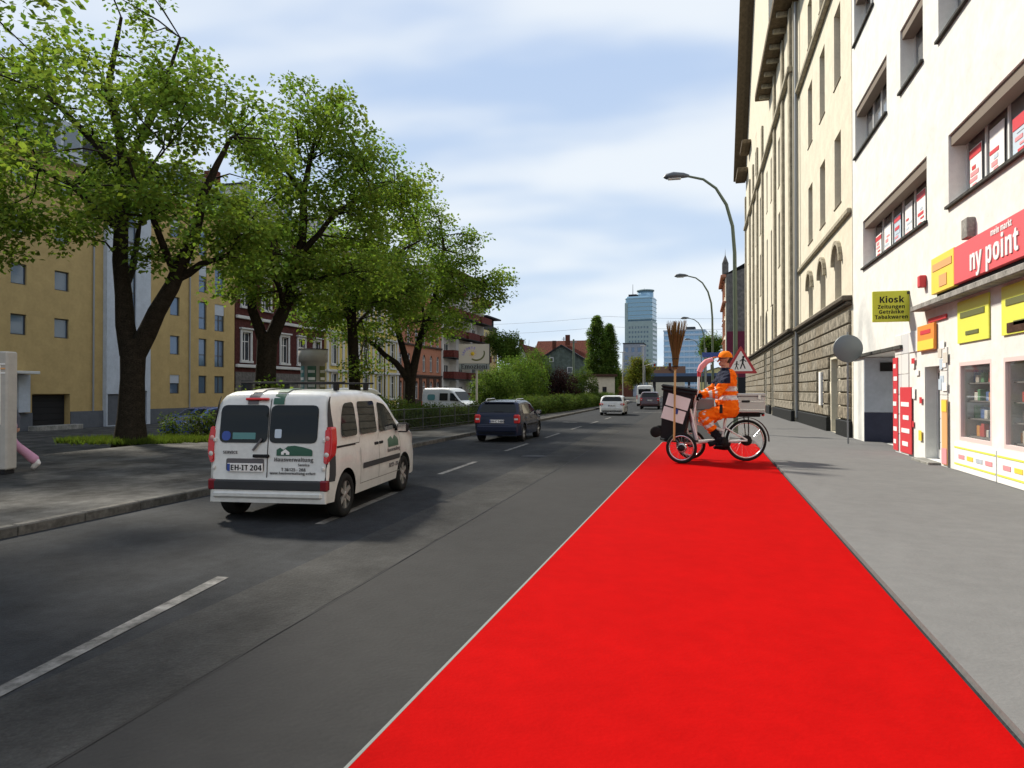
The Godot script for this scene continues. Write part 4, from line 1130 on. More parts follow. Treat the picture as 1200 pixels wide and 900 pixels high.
	# roof rack
	for z in [0.15, 1.35]:
		part("roof_bar", bxs(Vector3(0, 1.92, z), Vector3(1.62, 0.03, 0.06), 0.008), mats.black_plastic, t)
		for sg in [-1.0, 1.0]: part("bar_foot", bxs(Vector3(sg * 0.68, 1.855, z), Vector3(0.07, 0.1, 0.08), 0.01), mats.black_plastic, t)

func hatch(called: String, label: String, cat: String, at: Vector3, turn: float, o: Dictionary) -> Node3D:
	var t := thing(called, label, cat, at, turn, o.get("group", ""))
	var c := Car.new()
	var L: float = o.L; var H: float = o.H
	c.L = L; c.hw = o.W * 0.5; c.sill = o.get("sill", 0.24); c.wr = o.get("wr", 0.31); c.arch = c.wr + 0.055; c.belt = o.get("belt", 0.93); c.tum = 0.27; c.rc = 0.13; c.taper = 0.12
	c.wz = [-L * 0.5 + 0.82, L * 0.5 - o.get("tail", 0.68)]
	var f := -L * 0.5; var r := L * 0.5; var b := c.belt
	c.top = [Vector2(f, 0.35), Vector2(f + 0.02, 0.58), Vector2(f + 0.12, 0.7), Vector2(f + 0.35, 0.8), Vector2(f + 1.0, b - 0.02), Vector2(f + 1.15, b + 0.04), Vector2(f + 1.85, H - 0.08), Vector2(f + 2.15, H - 0.02), Vector2(f + 2.6, H), Vector2(r - 0.75, H - 0.03), Vector2(r - 0.42, H - 0.07), Vector2(r - 0.33, H - 0.13), Vector2(r - 0.09, b + 0.06), Vector2(r - 0.04, b - 0.08), Vector2(r - 0.03, 0.62), Vector2(r, 0.58), Vector2(r, 0.42), Vector2(r - 0.01, 0.3)]
	finish_car(t, c, o.paint, o.get("rim", mats.rim_silver), 5)
	var hw: float = c.hw
	var z0 := f + 1.35
	var sides := [rpoly([Vector2(z0 - 0.12, b + 0.04), Vector2(f + 2.28, b + 0.04), Vector2(f + 2.3, H - 0.13), Vector2(f + 1.98, H - 0.16)], 0.05), rpoly([Vector2(f + 2.38, b + 0.04), Vector2(r - 0.62, b + 0.06), Vector2(r - 0.68, H - 0.16), Vector2(f + 2.4, H - 0.13)], 0.06)]
	glass_set(t, c, sides, rpoly([Vector2(-hw + 0.16, b + 0.1), Vector2(hw - 0.16, b + 0.1), Vector2(hw - 0.27, H - 0.14), Vector2(-hw + 0.27, H - 0.14)], 0.06), rpoly([Vector2(-hw + 0.16, b + 0.07), Vector2(hw - 0.16, b + 0.07), Vector2(hw - 0.28, H - 0.1), Vector2(-hw + 0.28, H - 0.1)], 0.06))
	for sg in [-1.0, 1.0]:
		var s := Sh.new()
		s.cham(Vector3(sg * (hw - 0.14), b - 0.12, c.rear_z(b - 0.12) - 0.05), Vector3(o.get("lamp_w", 0.22), o.get("lamp_h", 0.28), 0.16), 0.04)
		var l := part("tail_light", s, mats.lens_red, t)
		part("lens", bxs(Vector3(sg * (hw - 0.15), b - 0.12, c.rear_z(b - 0.12) + 0.034), Vector3(0.13, 0.06, 0.012)), mats.lens_clear, l)
		var hs := Sh.new(); hs.cham(Vector3(sg * (hw - 0.28), 0.68, f + 0.17), Vector3(0.34, 0.13, 0.22), 0.04)
		part("headlight", hs, mats.lens_clear, t)
		part("rub_strip", side_sheet(c, rpoly(rect(f + 1.25, 0.55, L - 2.45, 0.06), 0.02), sg, 0.012), o.get("trim", mats.black_plastic), t)
		for z in [f + 1.2, f + 2.34, r - 0.92]: part("door_seam", side_sheet(c, PackedVector2Array(rect(z, 0.36, 0.012, b - 0.36)), sg, 0.004), mats.door_dark, t)
		for z in [f + 2.15, f + 2.95]: part("door_handle", bxs(Vector3(sg * (c.wid(z, b - 0.1) + 0.012), b - 0.1, z), Vector3(0.025, 0.035, 0.16), 0.008), o.paint, t)
	part("bumper", bxs(Vector3(0, 0.47, r - 0.01), Vector3(hw * 1.72, 0.2, 0.07), 0.03), o.paint, t)
	part("bumper_skirt", bxs(Vector3(0, 0.31, r - 0.03), Vector3(hw * 1.6, 0.13, 0.06), 0.02), mats.black_plastic, t)
	plate(t, c, 0.0, o.get("plate_y", b - 0.2), o.get("plate", "EF-KL 318"))
	part("wiper", bxs(Vector3(0.05, b + 0.13, c.rear_z(b + 0.13) + 0.02), Vector3(0.36, 0.02, 0.015)), mats.black_plastic, t)
	part("spoiler", bxs(Vector3(0, H - 0.07, r - 0.36), Vector3(hw * 1.3, 0.03, 0.16), 0.01), o.paint, t)
	mirror(t, c, f + 1.32, b + 0.06, o.get("mirror", o.paint))
	if o.get("rails", false):
		for sg in [-1.0, 1.0]:
			var s := Sh.new(); s.tube([Vector3(sg * (hw - 0.3), H - 0.01, f + 2.2), Vector3(sg * (hw - 0.3), H + 0.05, f + 2.35), Vector3(sg * (hw - 0.3), H + 0.04, r - 0.7), Vector3(sg * (hw - 0.3), H - 0.04, r - 0.55)], [0.018], 6)
			part("roof_rail", s, mats.chrome, t)
	return t

func panel_van(called: String, label: String, at: Vector3, turn: float) -> Node3D:
	var t := thing(called, label, "van", at, turn, "white vans beyond the hedge")
	var c := Car.new()
	c.L = 5.2; c.hw = 0.96; c.belt = 1.35; c.sill = 0.32; c.tum = 0.09; c.wr = 0.34; c.arch = 0.41; c.rc = 0.2; c.taper = 0.08
	c.wz = [-1.65, 1.6]
	c.top = [Vector2(-2.6, 0.45), Vector2(-2.58, 0.85), Vector2(-2.45, 1.08), Vector2(-1.95, 1.3), Vector2(-1.8, 1.4), Vector2(-1.05, 2.12), Vector2(-0.75, 2.32), Vector2(-0.4, 2.42), Vector2(0.2, 2.45), Vector2(2.3, 2.43), Vector2(2.5, 2.36), Vector2(2.57, 2.1), Vector2(2.6, 1.0), Vector2(2.6, 0.4)]
	finish_car(t, c, mats.van_white, mats.rim_grey, 6)
	var cab := rpoly([Vector2(-1.72, 1.36), Vector2(-0.7, 1.36), Vector2(-0.68, 2.02), Vector2(-1.02, 2.0)], 0.08)
	var mid := rpoly([Vector2(-0.45, 1.38), Vector2(0.5, 1.38), Vector2(0.5, 2.0), Vector2(-0.45, 2.0)], 0.06)
	glass_set(t, c, [cab, mid], rpoly(rect(-0.7, 1.4, 1.4, 0.6), 0.08), rpoly([Vector2(-0.82, 1.4), Vector2(0.82, 1.4), Vector2(0.74, 2.12), Vector2(-0.74, 2.12)], 0.08))
	for sg in [-1.0, 1.0]:
		part("headlight", bxs(Vector3(sg * 0.72, 0.92, -2.48), Vector3(0.3, 0.26, 0.24), 0.05), mats.lens_clear, t)
		part("tail_light", bxs(Vector3(sg * 0.86, 1.05, 2.56), Vector3(0.12, 0.5, 0.1), 0.03), mats.lens_red, t)
		part("rub_strip", side_sheet(c, rpoly(rect(-1.1, 0.72, 2.2, 0.1), 0.02), sg, 0.012), mats.trim_grey, t)
		for z in [-0.58, 0.62]: part("door_seam", side_sheet(c, PackedVector2Array(rect(z, 0.5, 0.014, 1.6)), sg, 0.004), mats.seam_grey, t)
		part("emblem", side_sheet(c, rpoly(rect(1.0, 1.4, 0.9, 0.5), 0.2), sg, 0.008), mats.sticker_teal, t)
	part("grille", bxs(Vector3(0, 0.98, -2.5), Vector3(1.0, 0.16, 0.12), 0.03), mats.black_plastic, t)
	part("bumper", bxs(Vector3(0, 0.6, -2.56), Vector3(1.75, 0.34, 0.16), 0.05), mats.trim_grey, t)
	part("number_plate", bxs(Vector3(0, 0.6, -2.65), Vector3(0.52, 0.115, 0.015)), mats.paper, t)
	mirror(t, c, -1.5, 1.45, mats.black_plastic)
	return t

func build_cars():
	build_van()
	hatch("black_car", "dark navy hatchback with red tail lights driving ahead of the white van", "car", Vector3(-6.9, 0, -25.9), 1.0, {"L": 4.05, "W": 1.70, "H": 1.46, "paint": mats.navy, "rails": true, "plate": "UH-C 1480", "group": "cars driving up the street", "lamp_h": 0.32})
	hatch("white_car", "white hatchback with black rear window driving up the street beyond the navy one", "car", Vector3(-6.25, 0, -53.9), 2.0, {"L": 4.25, "W": 1.8, "H": 1.45, "paint": mats.car_white, "group": "cars driving up the street", "lamp_h": 0.14, "lamp_w": 0.3, "plate_y": 0.72})
	hatch("dark_suv", "dark maroon off-road car farthest up the street", "car", Vector3(-4.75, 0, -72.0), 2.0, {"L": 4.5, "W": 1.88, "H": 1.7, "belt": 1.08, "wr": 0.36, "sill": 0.34, "paint": mats.suv_maroon, "group": "cars driving up the street"})
	hatch("silver_car", "silver car far ahead beside the black bin", "car", Vector3(-3.4, 0, -92.0), 181.0, {"L": 4.2, "W": 1.76, "H": 1.48, "paint": mats.silver, "group": "cars driving up the street"})
	hatch("blue_car", "blue parked car behind the hedge in front of the beige house", "car", Vector3(-24.6, -0.45, -31.0), 180.0, {"L": 4.2, "W": 1.76, "H": 1.42, "paint": mats.blue_paint, "group": "parked cars beyond the hedge"})
	hatch("parked_grey_car", "dark grey parked car glimpsed through the bushes behind the navy one", "car", Vector3(-16.4, -0.2, -61.0), 170.0, {"L": 4.2, "W": 1.76, "H": 1.5, "paint": mats.silver, "group": "parked cars beyond the hedge"})
	panel_van("white_van", "white parked van with blue side emblem beside the billboard post", Vector3(-20.6, -0.4, -57.5), -112.0)
	panel_van("white_van", "white parked van showing only its roof above the near van's bonnet", Vector3(-22.5, -0.45, -44.5), -20.0)
	panel_van("white_van", "white van whose box shows above the dark maroon car", Vector3(-6.2, 0.0, -86.0), 1.0).set_meta("group", "cars driving up the street")

# ---------------------------------------------------------------- plants
func leaf_cluster(n: int, rad: float, ln: float, seed_: int) -> ArrayMesh:
	var key := "leaf%d %.2f %.2f %d" % [n, rad, ln, seed_]
	if cache.has(key): return cache[key]
	rng.seed = seed_
	var s := Sh.new()
	for i in n:
		var c := Vector3(rng.randfn(), rng.randfn() * 0.8, rng.randfn()).normalized() * rad * pow(rng.randf(), 0.5)
		var d := (c.normalized() + Vector3(rng.randf_range(-0.8, 0.8), rng.randf_range(-0.9, 0.3), rng.randf_range(-0.8, 0.8))).normalized()
		var up := (Vector3(rng.randf_range(-0.7, 0.7), 1.0, rng.randf_range(-0.7, 0.7))).normalized()
		var x := d.cross(up).normalized()
		var nn := x.cross(d).normalized()
		var l := ln * rng.randf_range(0.7, 1.25); var w := l * rng.randf_range(0.34, 0.46)
		var g := rng.randf_range(0.72, 1.2)
		s.col(Color(g * rng.randf_range(0.85, 1.2), g, g * 0.9))
		var a := c; var b := c + d * l * 0.45 + x * w + nn * l * 0.06; var e := c + d * l; var f := c + d * l * 0.45 - x * w + nn * l * 0.06
		s.tri(a, b, e); s.tri(a, e, f)
	cache[key] = s.mesh()
	return cache[key]

func foliage(called: String, parent: Node3D, pts: Array, mesh: Mesh, m: Material, smin := 0.8, smax := 1.25) -> MultiMeshInstance3D:
	var mm := MultiMesh.new()
	mm.transform_format = MultiMesh.TRANSFORM_3D; mm.use_colors = true
	mm.mesh = mesh; mm.instance_count = pts.size()
	for i in pts.size():
		var b := Basis.from_euler(Vector3(rng.randf_range(-0.5, 0.5), rng.randf() * TAU, rng.randf_range(-0.5, 0.5))).scaled(Vector3.ONE * rng.randf_range(smin, smax))
		mm.set_instance_transform(i, Transform3D(b, pts[i]))
		var g := rng.randf_range(0.75, 1.25)
		mm.set_instance_color(i, Color(g * rng.randf_range(0.88, 1.16), g, g * rng.randf_range(0.8, 1.1)))
	var o := MultiMeshInstance3D.new()
	o.multimesh = mm; o.material_override = m; o.name = called
	o.set_meta("kind", "stuff")
	parent.add_child(o, true)
	return o

const RV := Vector3(0.967, 0, -0.255)
const DV := Vector3(-0.255, 0, -0.967)
func loc(v: Vector3) -> Vector3: return RV * v.x + Vector3(0, v.y, 0) + DV * v.z

func tree(label: String, at: Vector3, trunk: Array, tr: Array, limbs: Array, lobes: Array, seed_: int, dens := 1.0, group := "plane trees along the verge", called := "street_tree") -> Node3D:
	var t := thing(called, label, "tree", at, 0.0, group)
	rng.seed = seed_
	var s := Sh.new()
	var tp := []
	for v in trunk: tp.append(loc(v))
	s.tube(tp, tr, 14)
	var ends := []
	for L in limbs:   # [[points], [radii]]
		var p := []
		for v in L[0]: p.append(loc(v))
		# add a little wander
		var q := [p[0]]; var rr := [L[1][0]]
		for i in range(1, p.size()):
			q.append(p[i - 1].lerp(p[i], 0.5) + Vector3(rng.randf_range(-0.1, 0.1), rng.randf_range(-0.05, 0.05), rng.randf_range(-0.1, 0.1)))
			rr.append((L[1][i - 1] + L[1][i]) * 0.5)
			q.append(p[i]); rr.append(L[1][i])
		s.tube(q, rr, 9)
		for i in range(1, q.size()): ends.append([q[i], rr[i]])
	part("trunk", s, mats.bark, t)
	var pts := []
	var tw := Sh.new()
	for lb in lobes:
		var c := loc(lb[0]); var r: Vector3 = lb[1]
		var n := int(lb[2] * dens * 0.5)
		for i in n:
			var d := Vector3(rng.randfn(), rng.randfn(), rng.randfn()).normalized()
			var k := pow(rng.randf(), 0.42)
			var p := c + loc(Vector3(d.x * r.x, d.y * r.y, d.z * r.z) * k)
			# a twig from the nearest limb
			var best := 1e9; var e := ends[0][0] as Vector3; var er := 0.05
			for q in ends:
				var dd: float = (q[0] - p).length_squared() + (2.0 if q[0].y > p.y + 0.6 else 0.0)
				if dd < best: best = dd; e = q[0]; er = q[1]
			var mid := e.lerp(p, 0.5) + Vector3(rng.randf_range(-0.25, 0.25), rng.randf_range(-0.1, 0.35), rng.randf_range(-0.25, 0.25))
			tw.tube([e, mid, p], [minf(er * 0.5, 0.055), 0.028, 0.012], 4, false)
			if i % 3 == 0: ends.append([mid, 0.05])
			var rad := rng.randf_range(0.55, 1.0)
			for j in int(rng.randf_range(8, 14)):
				var f := Vector3(rng.randfn(), rng.randfn() * 0.6, rng.randfn()) * rad * 0.55
				pts.append(p + f)
	var tb := part("branches", tw, mats.bark, t); tb.set_meta("kind", "stuff")
	foliage("crown", t, pts, leaf_cluster(18, 0.28, 0.16, 11), mats.leaf)
	return t

func bush(called: String, label: String, at: Vector3, lobes: Array, m: Material, seed_: int, group := "", ln := 0.14) -> Node3D:
	var t := thing(called, label, "bush", at, 0.0, group)
	rng.seed = seed_
	var pts := []
	var s := Sh.new()
	for lb in lobes:
		var c: Vector3 = lb[0]; var r: Vector3 = lb[1]
		for i in int(lb[2]):
			var d := Vector3(rng.randfn(), rng.randfn(), rng.randfn()).normalized() * pow(rng.randf(), 0.38)
			var p := c + Vector3(d.x * r.x, d.y * r.y, d.z * r.z)
			if p.y > 0.05: pts.append(p)
			if i % 40 == 0: s.tube([Vector3(c.x * 0.5, 0, c.z * 0.5), c.lerp(p, 0.3) + Vector3(0, -r.y * 0.3, 0), p], [0.05, 0.03, 0.01], 5, false)
	var st := part("stems", s, mats.bark, t); st.set_meta("kind", "stuff")
	foliage("foliage", t, pts, leaf_cluster(14, 0.3, ln, 12), m)
	return t

func hedge(label: String, p: Array, h: float, wd: float, seed_: int, m: Material):
	var t := thing("hedge", label, "hedge", Vector3.ZERO, 0.0, "hedges along the verge")
	rng.seed = seed_
	var pts := []
	var s := Sh.new()
	for i in p.size() - 1:
		var a: Vector3 = p[i]; var b: Vector3 = p[i + 1]
		var n := int(a.distance_to(b) * 70.0 * wd * h)
		var side := (b - a).cross(Vector3.UP).normalized()
		for k in n:
			var q := a.lerp(b, rng.randf()) + side * rng.randf_range(-0.5, 0.5) * wd
			q.y += pow(rng.randf(), 0.7) * h * (0.85 + 0.25 * sin(q.z * 1.7 + q.x) * sin(q.z * 0.6))
			pts.append(q)
		for k in int(a.distance_to(b) * 1.5):
			var q := a.lerp(b, rng.randf())
			s.tube([q, q + Vector3(rng.randf_range(-0.2, 0.2), h * 0.8, rng.randf_range(-0.2, 0.2))], [0.03, 0.012], 5, false)
	var st := part("stems", s, mats.bark, t); st.set_meta("kind", "stuff")
	foliage("foliage", t, pts, leaf_cluster(14, 0.22, 0.1, 14), m)

func build_plants():
	# street trees: coordinates are (right, up, depth) from each foot
	tree("big near plane tree with forked trunk standing on the grass patch", Vector3(-18.3, 0.0, -19.6),
		[Vector3(0, -0.3, 0), Vector3(0, 0.15, 0), Vector3(0.02, 0.9, 0), Vector3(0.06, 2.2, 0), Vector3(0.08, 3.5, 0.0)], [0.66, 0.52, 0.42, 0.37, 0.4],
		[[[Vector3(0.0, 3.0, 0), Vector3(-0.3, 5.0, 0.1), Vector3(-0.45, 7.4, 0.2), Vector3(-0.4, 9.6, 0.2), Vector3(-1.0, 12.0, 0.3), Vector3(-0.6, 14.5, 0.4)], [0.34, 0.27, 0.22, 0.17, 0.12, 0.05]],
		 [[Vector3(0.15, 3.0, 0), Vector3(0.9, 4.4, -0.1), Vector3(1.8, 6.1, -0.2), Vector3(2.5, 8.2, -0.3), Vector3(3.4, 10.2, -0.2)], [0.34, 0.28, 0.22, 0.15, 0.06]],
		 [[Vector3(1.5, 5.5, -0.1), Vector3(2.5, 5.95, -0.4), Vector3(3.5, 6.25, -0.6)], [0.16, 0.11, 0.05]],
		 [[Vector3(-0.45, 7.2, 0.2), Vector3(-2.2, 8.8, 0.4), Vector3(-4.5, 9.8, 0.4)], [0.17, 0.11, 0.05]],
		 [[Vector3(-0.45, 9.0, 0.2), Vector3(-2.6, 11.4, 0.3), Vector3(-4.4, 13.0, 0.3)], [0.14, 0.09, 0.04]],
		 [[Vector3(-0.4, 9.3, 0.2), Vector3(0.9, 11.4, 0), Vector3(1.6, 13.6, 0)], [0.14, 0.09, 0.04]],
		 [[Vector3(-0.3, 5.2, 0.1), Vector3(-0.9, 7.0, 2.0), Vector3(-1.2, 9.0, 3.4)], [0.15, 0.1, 0.05]],
		 [[Vector3(1.5, 5.6, 0), Vector3(1.6, 7.2, -1.8), Vector3(1.5, 8.6, -3.0)], [0.13, 0.09, 0.04]]],
		[[Vector3(-0.2, 13.6, 0), Vector3(2.6, 2.6, 3.2), 40], [Vector3(-4.2, 9.6, 0.2), Vector3(3.4, 2.6, 3.6), 78], [Vector3(2.4, 10.2, 0), Vector3(2.6, 2.4, 3.4), 84], [Vector3(0.2, 7.9, -2.0), Vector3(2.8, 1.4, 2.4), 34], [Vector3(3.5, 6.9, -0.6), Vector3(1.5, 1.1, 1.6), 30], [Vector3(-0.8, 9.2, 2.6), Vector3(3.0, 2.0, 2.4), 40], [Vector3(-3.8, 7.0, -0.5), Vector3(2.4, 1.1, 2.2), 48], [Vector3(-4.6, 12.6, 0.3), Vector3(2.6, 2.0, 3.0), 36], [Vector3(1.2, 6.2, -0.4), Vector3(0.9, 0.6, 0.8), 9]], 101, 0.88)
	tree("second plane tree from the near end, its trunk behind the white van", Vector3(-18.0, -0.1, -26.7),
		[Vector3(0, -0.3, 0), Vector3(0, 0.3, 0), Vector3(0, 1.4, 0), Vector3(0.05, 3.0, 0), Vector3(0.1, 4.3, 0)], [0.7, 0.56, 0.46, 0.42, 0.42],
		[[[Vector3(0, 3.8, 0), Vector3(-0.6, 5.4, 0.1), Vector3(-0.7, 7.6, 0.2), Vector3(-0.9, 9.4, 0.3)], [0.26, 0.2, 0.14, 0.06]],
		 [[Vector3(0.15, 3.8, 0), Vector3(0.9, 5.6, 0), Vector3(1.5, 8.0, 0.1), Vector3(1.6, 10.4, 0.1), Vector3(2.2, 13.4, 0.2)], [0.32, 0.27, 0.2, 0.15, 0.05]],
		 [[Vector3(1.5, 7.8, 0), Vector3(3.0, 9.4, -0.3), Vector3(4.6, 10.4, -0.4)], [0.15, 0.1, 0.04]],
		 [[Vector3(1.6, 10.2, 0), Vector3(0.6, 11.8, 0), Vector3(0.2, 13.0, 0)], [0.12, 0.07, 0.03]],
		 [[Vector3(0.8, 5.4, 0), Vector3(1.2, 6.6, 2.0), Vector3(1.0, 8.6, 3.4)], [0.14, 0.1, 0.05]],
		 [[Vector3(0.8, 5.4, 0), Vector3(1.0, 6.6, -2.0), Vector3(1.2, 8.0, -3.0)], [0.14, 0.1, 0.05]]],
		[[Vector3(2.0, 12.6, 0), Vector3(2.8, 2.4, 3.0), 80], [Vector3(0.2, 9.6, 0), Vector3(2.6, 2.2, 3.2), 70], [Vector3(4.2, 10.0, 0), Vector3(2.2, 2.0, 2.8), 64], [Vector3(0.4, 6.8, -1.2), Vector3(2.8, 1.3, 2.6), 52], [Vector3(3.0, 6.8, 0), Vector3(2.4, 1.4, 2.8), 52], [Vector3(0.1, 2.2, 0.1), Vector3(0.7, 0.9, 0.6), 7]], 102)
	tree("slim third plane tree with a straight trunk and leafy shoots", Vector3(-18.0, -0.2, -34.9),
		[Vector3(0, -0.3, 0), Vector3(0, 0.3, 0), Vector3(0, 2.0, 0), Vector3(-0.1, 4.4, 0), Vector3(-0.2, 6.4, 0)], [0.5, 0.4, 0.32, 0.28, 0.25],
		[[[Vector3(-0.2, 6.0, 0), Vector3(0.1, 8.4, 0.1), Vector3(0.9, 11.0, 0.1), Vector3(1.6, 13.8, 0)], [0.24, 0.19, 0.12, 0.04]],
		 [[Vector3(-0.2, 6.2, 0), Vector3(-1.4, 8.0, 0), Vector3(-2.2, 10.0, 0.2)], [0.16, 0.1, 0.04]],
		 [[Vector3(0, 7.6, 0), Vector3(1.9, 9.0, -0.4), Vector3(3.6, 10.0, -0.6)], [0.14, 0.1, 0.04]],
		 [[Vector3(-0.1, 5.4, 0), Vector3(0.4, 6.6, 2.0), Vector3(0.6, 8.4, 3.2)], [0.12, 0.08, 0.04]],
		 [[Vector3(-0.1, 5.4, 0), Vector3(-0.2, 6.6, -2.0), Vector3(-0.4, 8.0, -3.0)], [0.12, 0.08, 0.04]]],
		[[Vector3(1.7, 13.2, 0), Vector3(2.4, 2.4, 2.6), 58], [Vector3(0.4, 9.4, 0), Vector3(3.6, 2.6, 3.6), 110], [Vector3(-0.6, 6.4, -0.6), Vector3(3.2, 1.4, 3.0), 58], [Vector3(2.6, 7.2, 0), Vector3(2.0, 1.6, 2.6), 40], [Vector3(0.3, 3.3, -0.2), Vector3(0.9, 0.8, 0.6), 9]], 103)
	tree("far spreading plane tree with low forked limbs next to the billboard", Vector3(-18.0, -0.3, -42.4),
		[Vector3(0, -0.3, 0), Vector3(0, 0.3, 0), Vector3(0, 1.6, 0), Vector3(0.05, 3.0, 0)], [0.55, 0.45, 0.37, 0.36],
		[[[Vector3(0, 2.6, 0), Vector3(-0.9, 3.9, 0), Vector3(-2.2, 5.0, 0.1), Vector3(-3.6, 6.0, 0.2)], [0.24, 0.2, 0.15, 0.06]],
		 [[Vector3(0, 2.8, 0), Vector3(-0.5, 5.0, 0), Vector3(-1.0, 7.2, 0.1), Vector3(-0.6, 10.0, 0.2)], [0.24, 0.2, 0.15, 0.06]],
		 [[Vector3(0.1, 2.8, 0), Vector3(0.6, 5.2, 0), Vector3(1.6, 8.0, 0), Vector3(2.2, 11.2, 0), Vector3(2.0, 12.8, 0)], [0.28, 0.24, 0.18, 0.1, 0.04]],
		 [[Vector3(1.2, 7.0, 0), Vector3(3.2, 8.8, -0.2), Vector3(5.4, 9.3, -0.3)], [0.16, 0.1, 0.04]],
		 [[Vector3(0.6, 5.2, 0), Vector3(1.0, 6.4, 2.2), Vector3(1.0, 8.6, 3.6)], [0.14, 0.1, 0.05]],
		 [[Vector3(0.6, 5.2, 0), Vector3(1.2, 6.4, -2.2), Vector3(1.4, 8.0, -3.4)], [0.14, 0.1, 0.05]]],
		[[Vector3(1.5, 11.6, 0), Vector3(3.2, 2.4, 3.4), 90], [Vector3(-1.6, 8.6, 0), Vector3(3.2, 2.6, 3.6), 96], [Vector3(3.0, 8.6, 0), Vector3(2.9, 2.0, 3.4), 70], [Vector3(5.4, 8.4, -0.2), Vector3(1.4, 1.3, 1.8), 26], [Vector3(1.2, 6.4, -0.4), Vector3(3.0, 1.3, 3.0), 50], [Vector3(-3.0, 6.0, -0.2), Vector3(1.8, 1.2, 2.4), 34]], 104, 0.9)
	tree("plane tree nearest the viewer, mostly outside the picture", Vector3(-17.2, 0.0, -8.8),
		[Vector3(0, -0.3, 0), Vector3(0, 1.0, 0), Vector3(0, 4.0, 0)], [0.6, 0.45, 0.4],
		[[[Vector3(0, 3.6, 0), Vector3(-0.6, 7.0, 0), Vector3(-0.6, 12.0, 0)], [0.3, 0.2, 0.05]], [[Vector3(0, 3.6, 0), Vector3(1.4, 7.0, 1.0), Vector3(2.4, 10.5, 1.5)], [0.3, 0.2, 0.05]], [[Vector3(0, 4.0, 0), Vector3(-1.8, 7.0, -1.0), Vector3(-3.0, 9.5, -2.0)], [0.25, 0.15, 0.05]]],
		[[Vector3(0.5, 12.0, 0), Vector3(4.0, 3.0, 4.0), 100], [Vector3(-2.5, 9.0, 0), Vector3(3.5, 2.4, 4.0), 80], [Vector3(2.5, 9.0, 0), Vector3(3.0, 2.4, 4.0), 80]], 105)
	# hedges and bushes
	hedge("dark low hedge left of the white van in front of the parked blue car", [Vector3(-20.0, -0.1, -23.0), Vector3(-17.2, 0.0, -24.0), Vector3(-15.0, 0.05, -25.5)], 0.85, 1.0, 31, mats.leaf_dark)
	hedge("taller shrubs at the near end of the railing, beside the white van", [Vector3(-13.2, 0.05, -26.5), Vector3(-12.6, 0.05, -33.0)], 1.3, 1.5, 32, mats.leaf_dark)
	hedge("low clipped shrubs behind the railing in front of the parked white van", [Vector3(-12.5, 0.05, -33.6), Vector3(-12.0, 0.05, -45.0)], 0.95, 1.4, 35, mats.leaf_dark)
	hedge("low shrubs beside the kerb under the tall green bushes", [Vector3(-11.9, 0.05, -46.0), Vector3(-11.6, 0.05, -58.0), Vector3(-11.8, 0.05, -74.0), Vector3(-12.0, 0.05, -98.0)], 1.35, 2.0, 33, mats.leaf_dark)
	bush("green_bush", "tall green bush directly behind the billboard", Vector3(-15.3, 0, -53.0), [[Vector3(0, 1.8, 0), Vector3(2.2, 1.9, 1.6), 620]], mats.leaf_mid, 41, "bushes behind the hedge")
	bush("green_bush", "bright green rounded bush right of the billboard", Vector3(-14.6, 0, -58.0), [[Vector3(0, 2.2, 0), Vector3(2.6, 2.4, 1.8), 800], [Vector3(-1.6, 1.6, 0.4), Vector3(1.6, 1.6, 1.4), 260]], mats.leaf_bright, 42, "bushes behind the hedge")
	bush("green_bush", "tall leafy bush in front of the small gabled house", Vector3(-18.4, 0, -70.0), [[Vector3(0, 2.6, 0), Vector3(2.6, 2.8, 2.0), 800], [Vector3(2.2, 3.6, 0), Vector3(2.0, 2.6, 1.8), 500]], mats.leaf_bright, 43, "bushes behind the hedge")
	bush("purple_bush", "dark purple leaved bush in front of the grey green house", Vector3(-14.0, 0, -70.0), [[Vector3(0, 1.9, 0), Vector3(2.4, 2.2, 1.8), 760]], mats.leaf_purple, 44, "bushes behind the hedge")
	bush("green_bush", "dark green bush leaning on the roadside hut", Vector3(-13.2, 0, -82.0), [[Vector3(0, 2.0, 0), Vector3(2.0, 2.4, 1.6), 620]], mats.leaf_dark, 45, "bushes behind the hedge")
	# broadleaf trees farther away
	for q in [["round tree behind the small gabled house", Vector3(-29.6, 0, -108), 8.6, 2.8, mats.leaf_bright, 51], ["yellow green tree above the dark maroon car", Vector3(-12.4, 0, -150), 6.0, 3.2, mats.leaf_yellow, 52], ["smaller yellow green tree left of the maroon car, in front of the tower", Vector3(-18.5, 0, -155), 5.2, 2.6, mats.leaf_yellow, 53], ["green tree beside the far house on the right pavement", Vector3(2.6, 0, -150), 11.0, 2.4, mats.leaf_bright, 54]]:
		var t := thing("distant_tree", q[0], "tree", q[1], 0.0, "distant trees")
		rng.seed = q[5]
		var s := Sh.new(); s.tube([Vector3(0, -0.6, 0), Vector3(0.1, q[2] * 0.5, 0), Vector3(0, q[2] * 0.9, 0)], [0.3, 0.2, 0.06], 8)
		part("trunk", s, mats.bark, t)
		var pts := []
		for lobe in 7:
			var c := Vector3(rng.randf_range(-0.6, 0.6) * q[3], q[2] + rng.randf_range(-0.55, 0.5) * q[3], rng.randf_range(-0.5, 0.5) * q[3])
			for i in 130: pts.append(c + Vector3(rng.randfn(), rng.randfn() * 0.8, rng.randfn()) * q[3] * 0.3)
		foliage("crown", t, pts, leaf_cluster(14, 0.42, 0.28, 16), q[4])
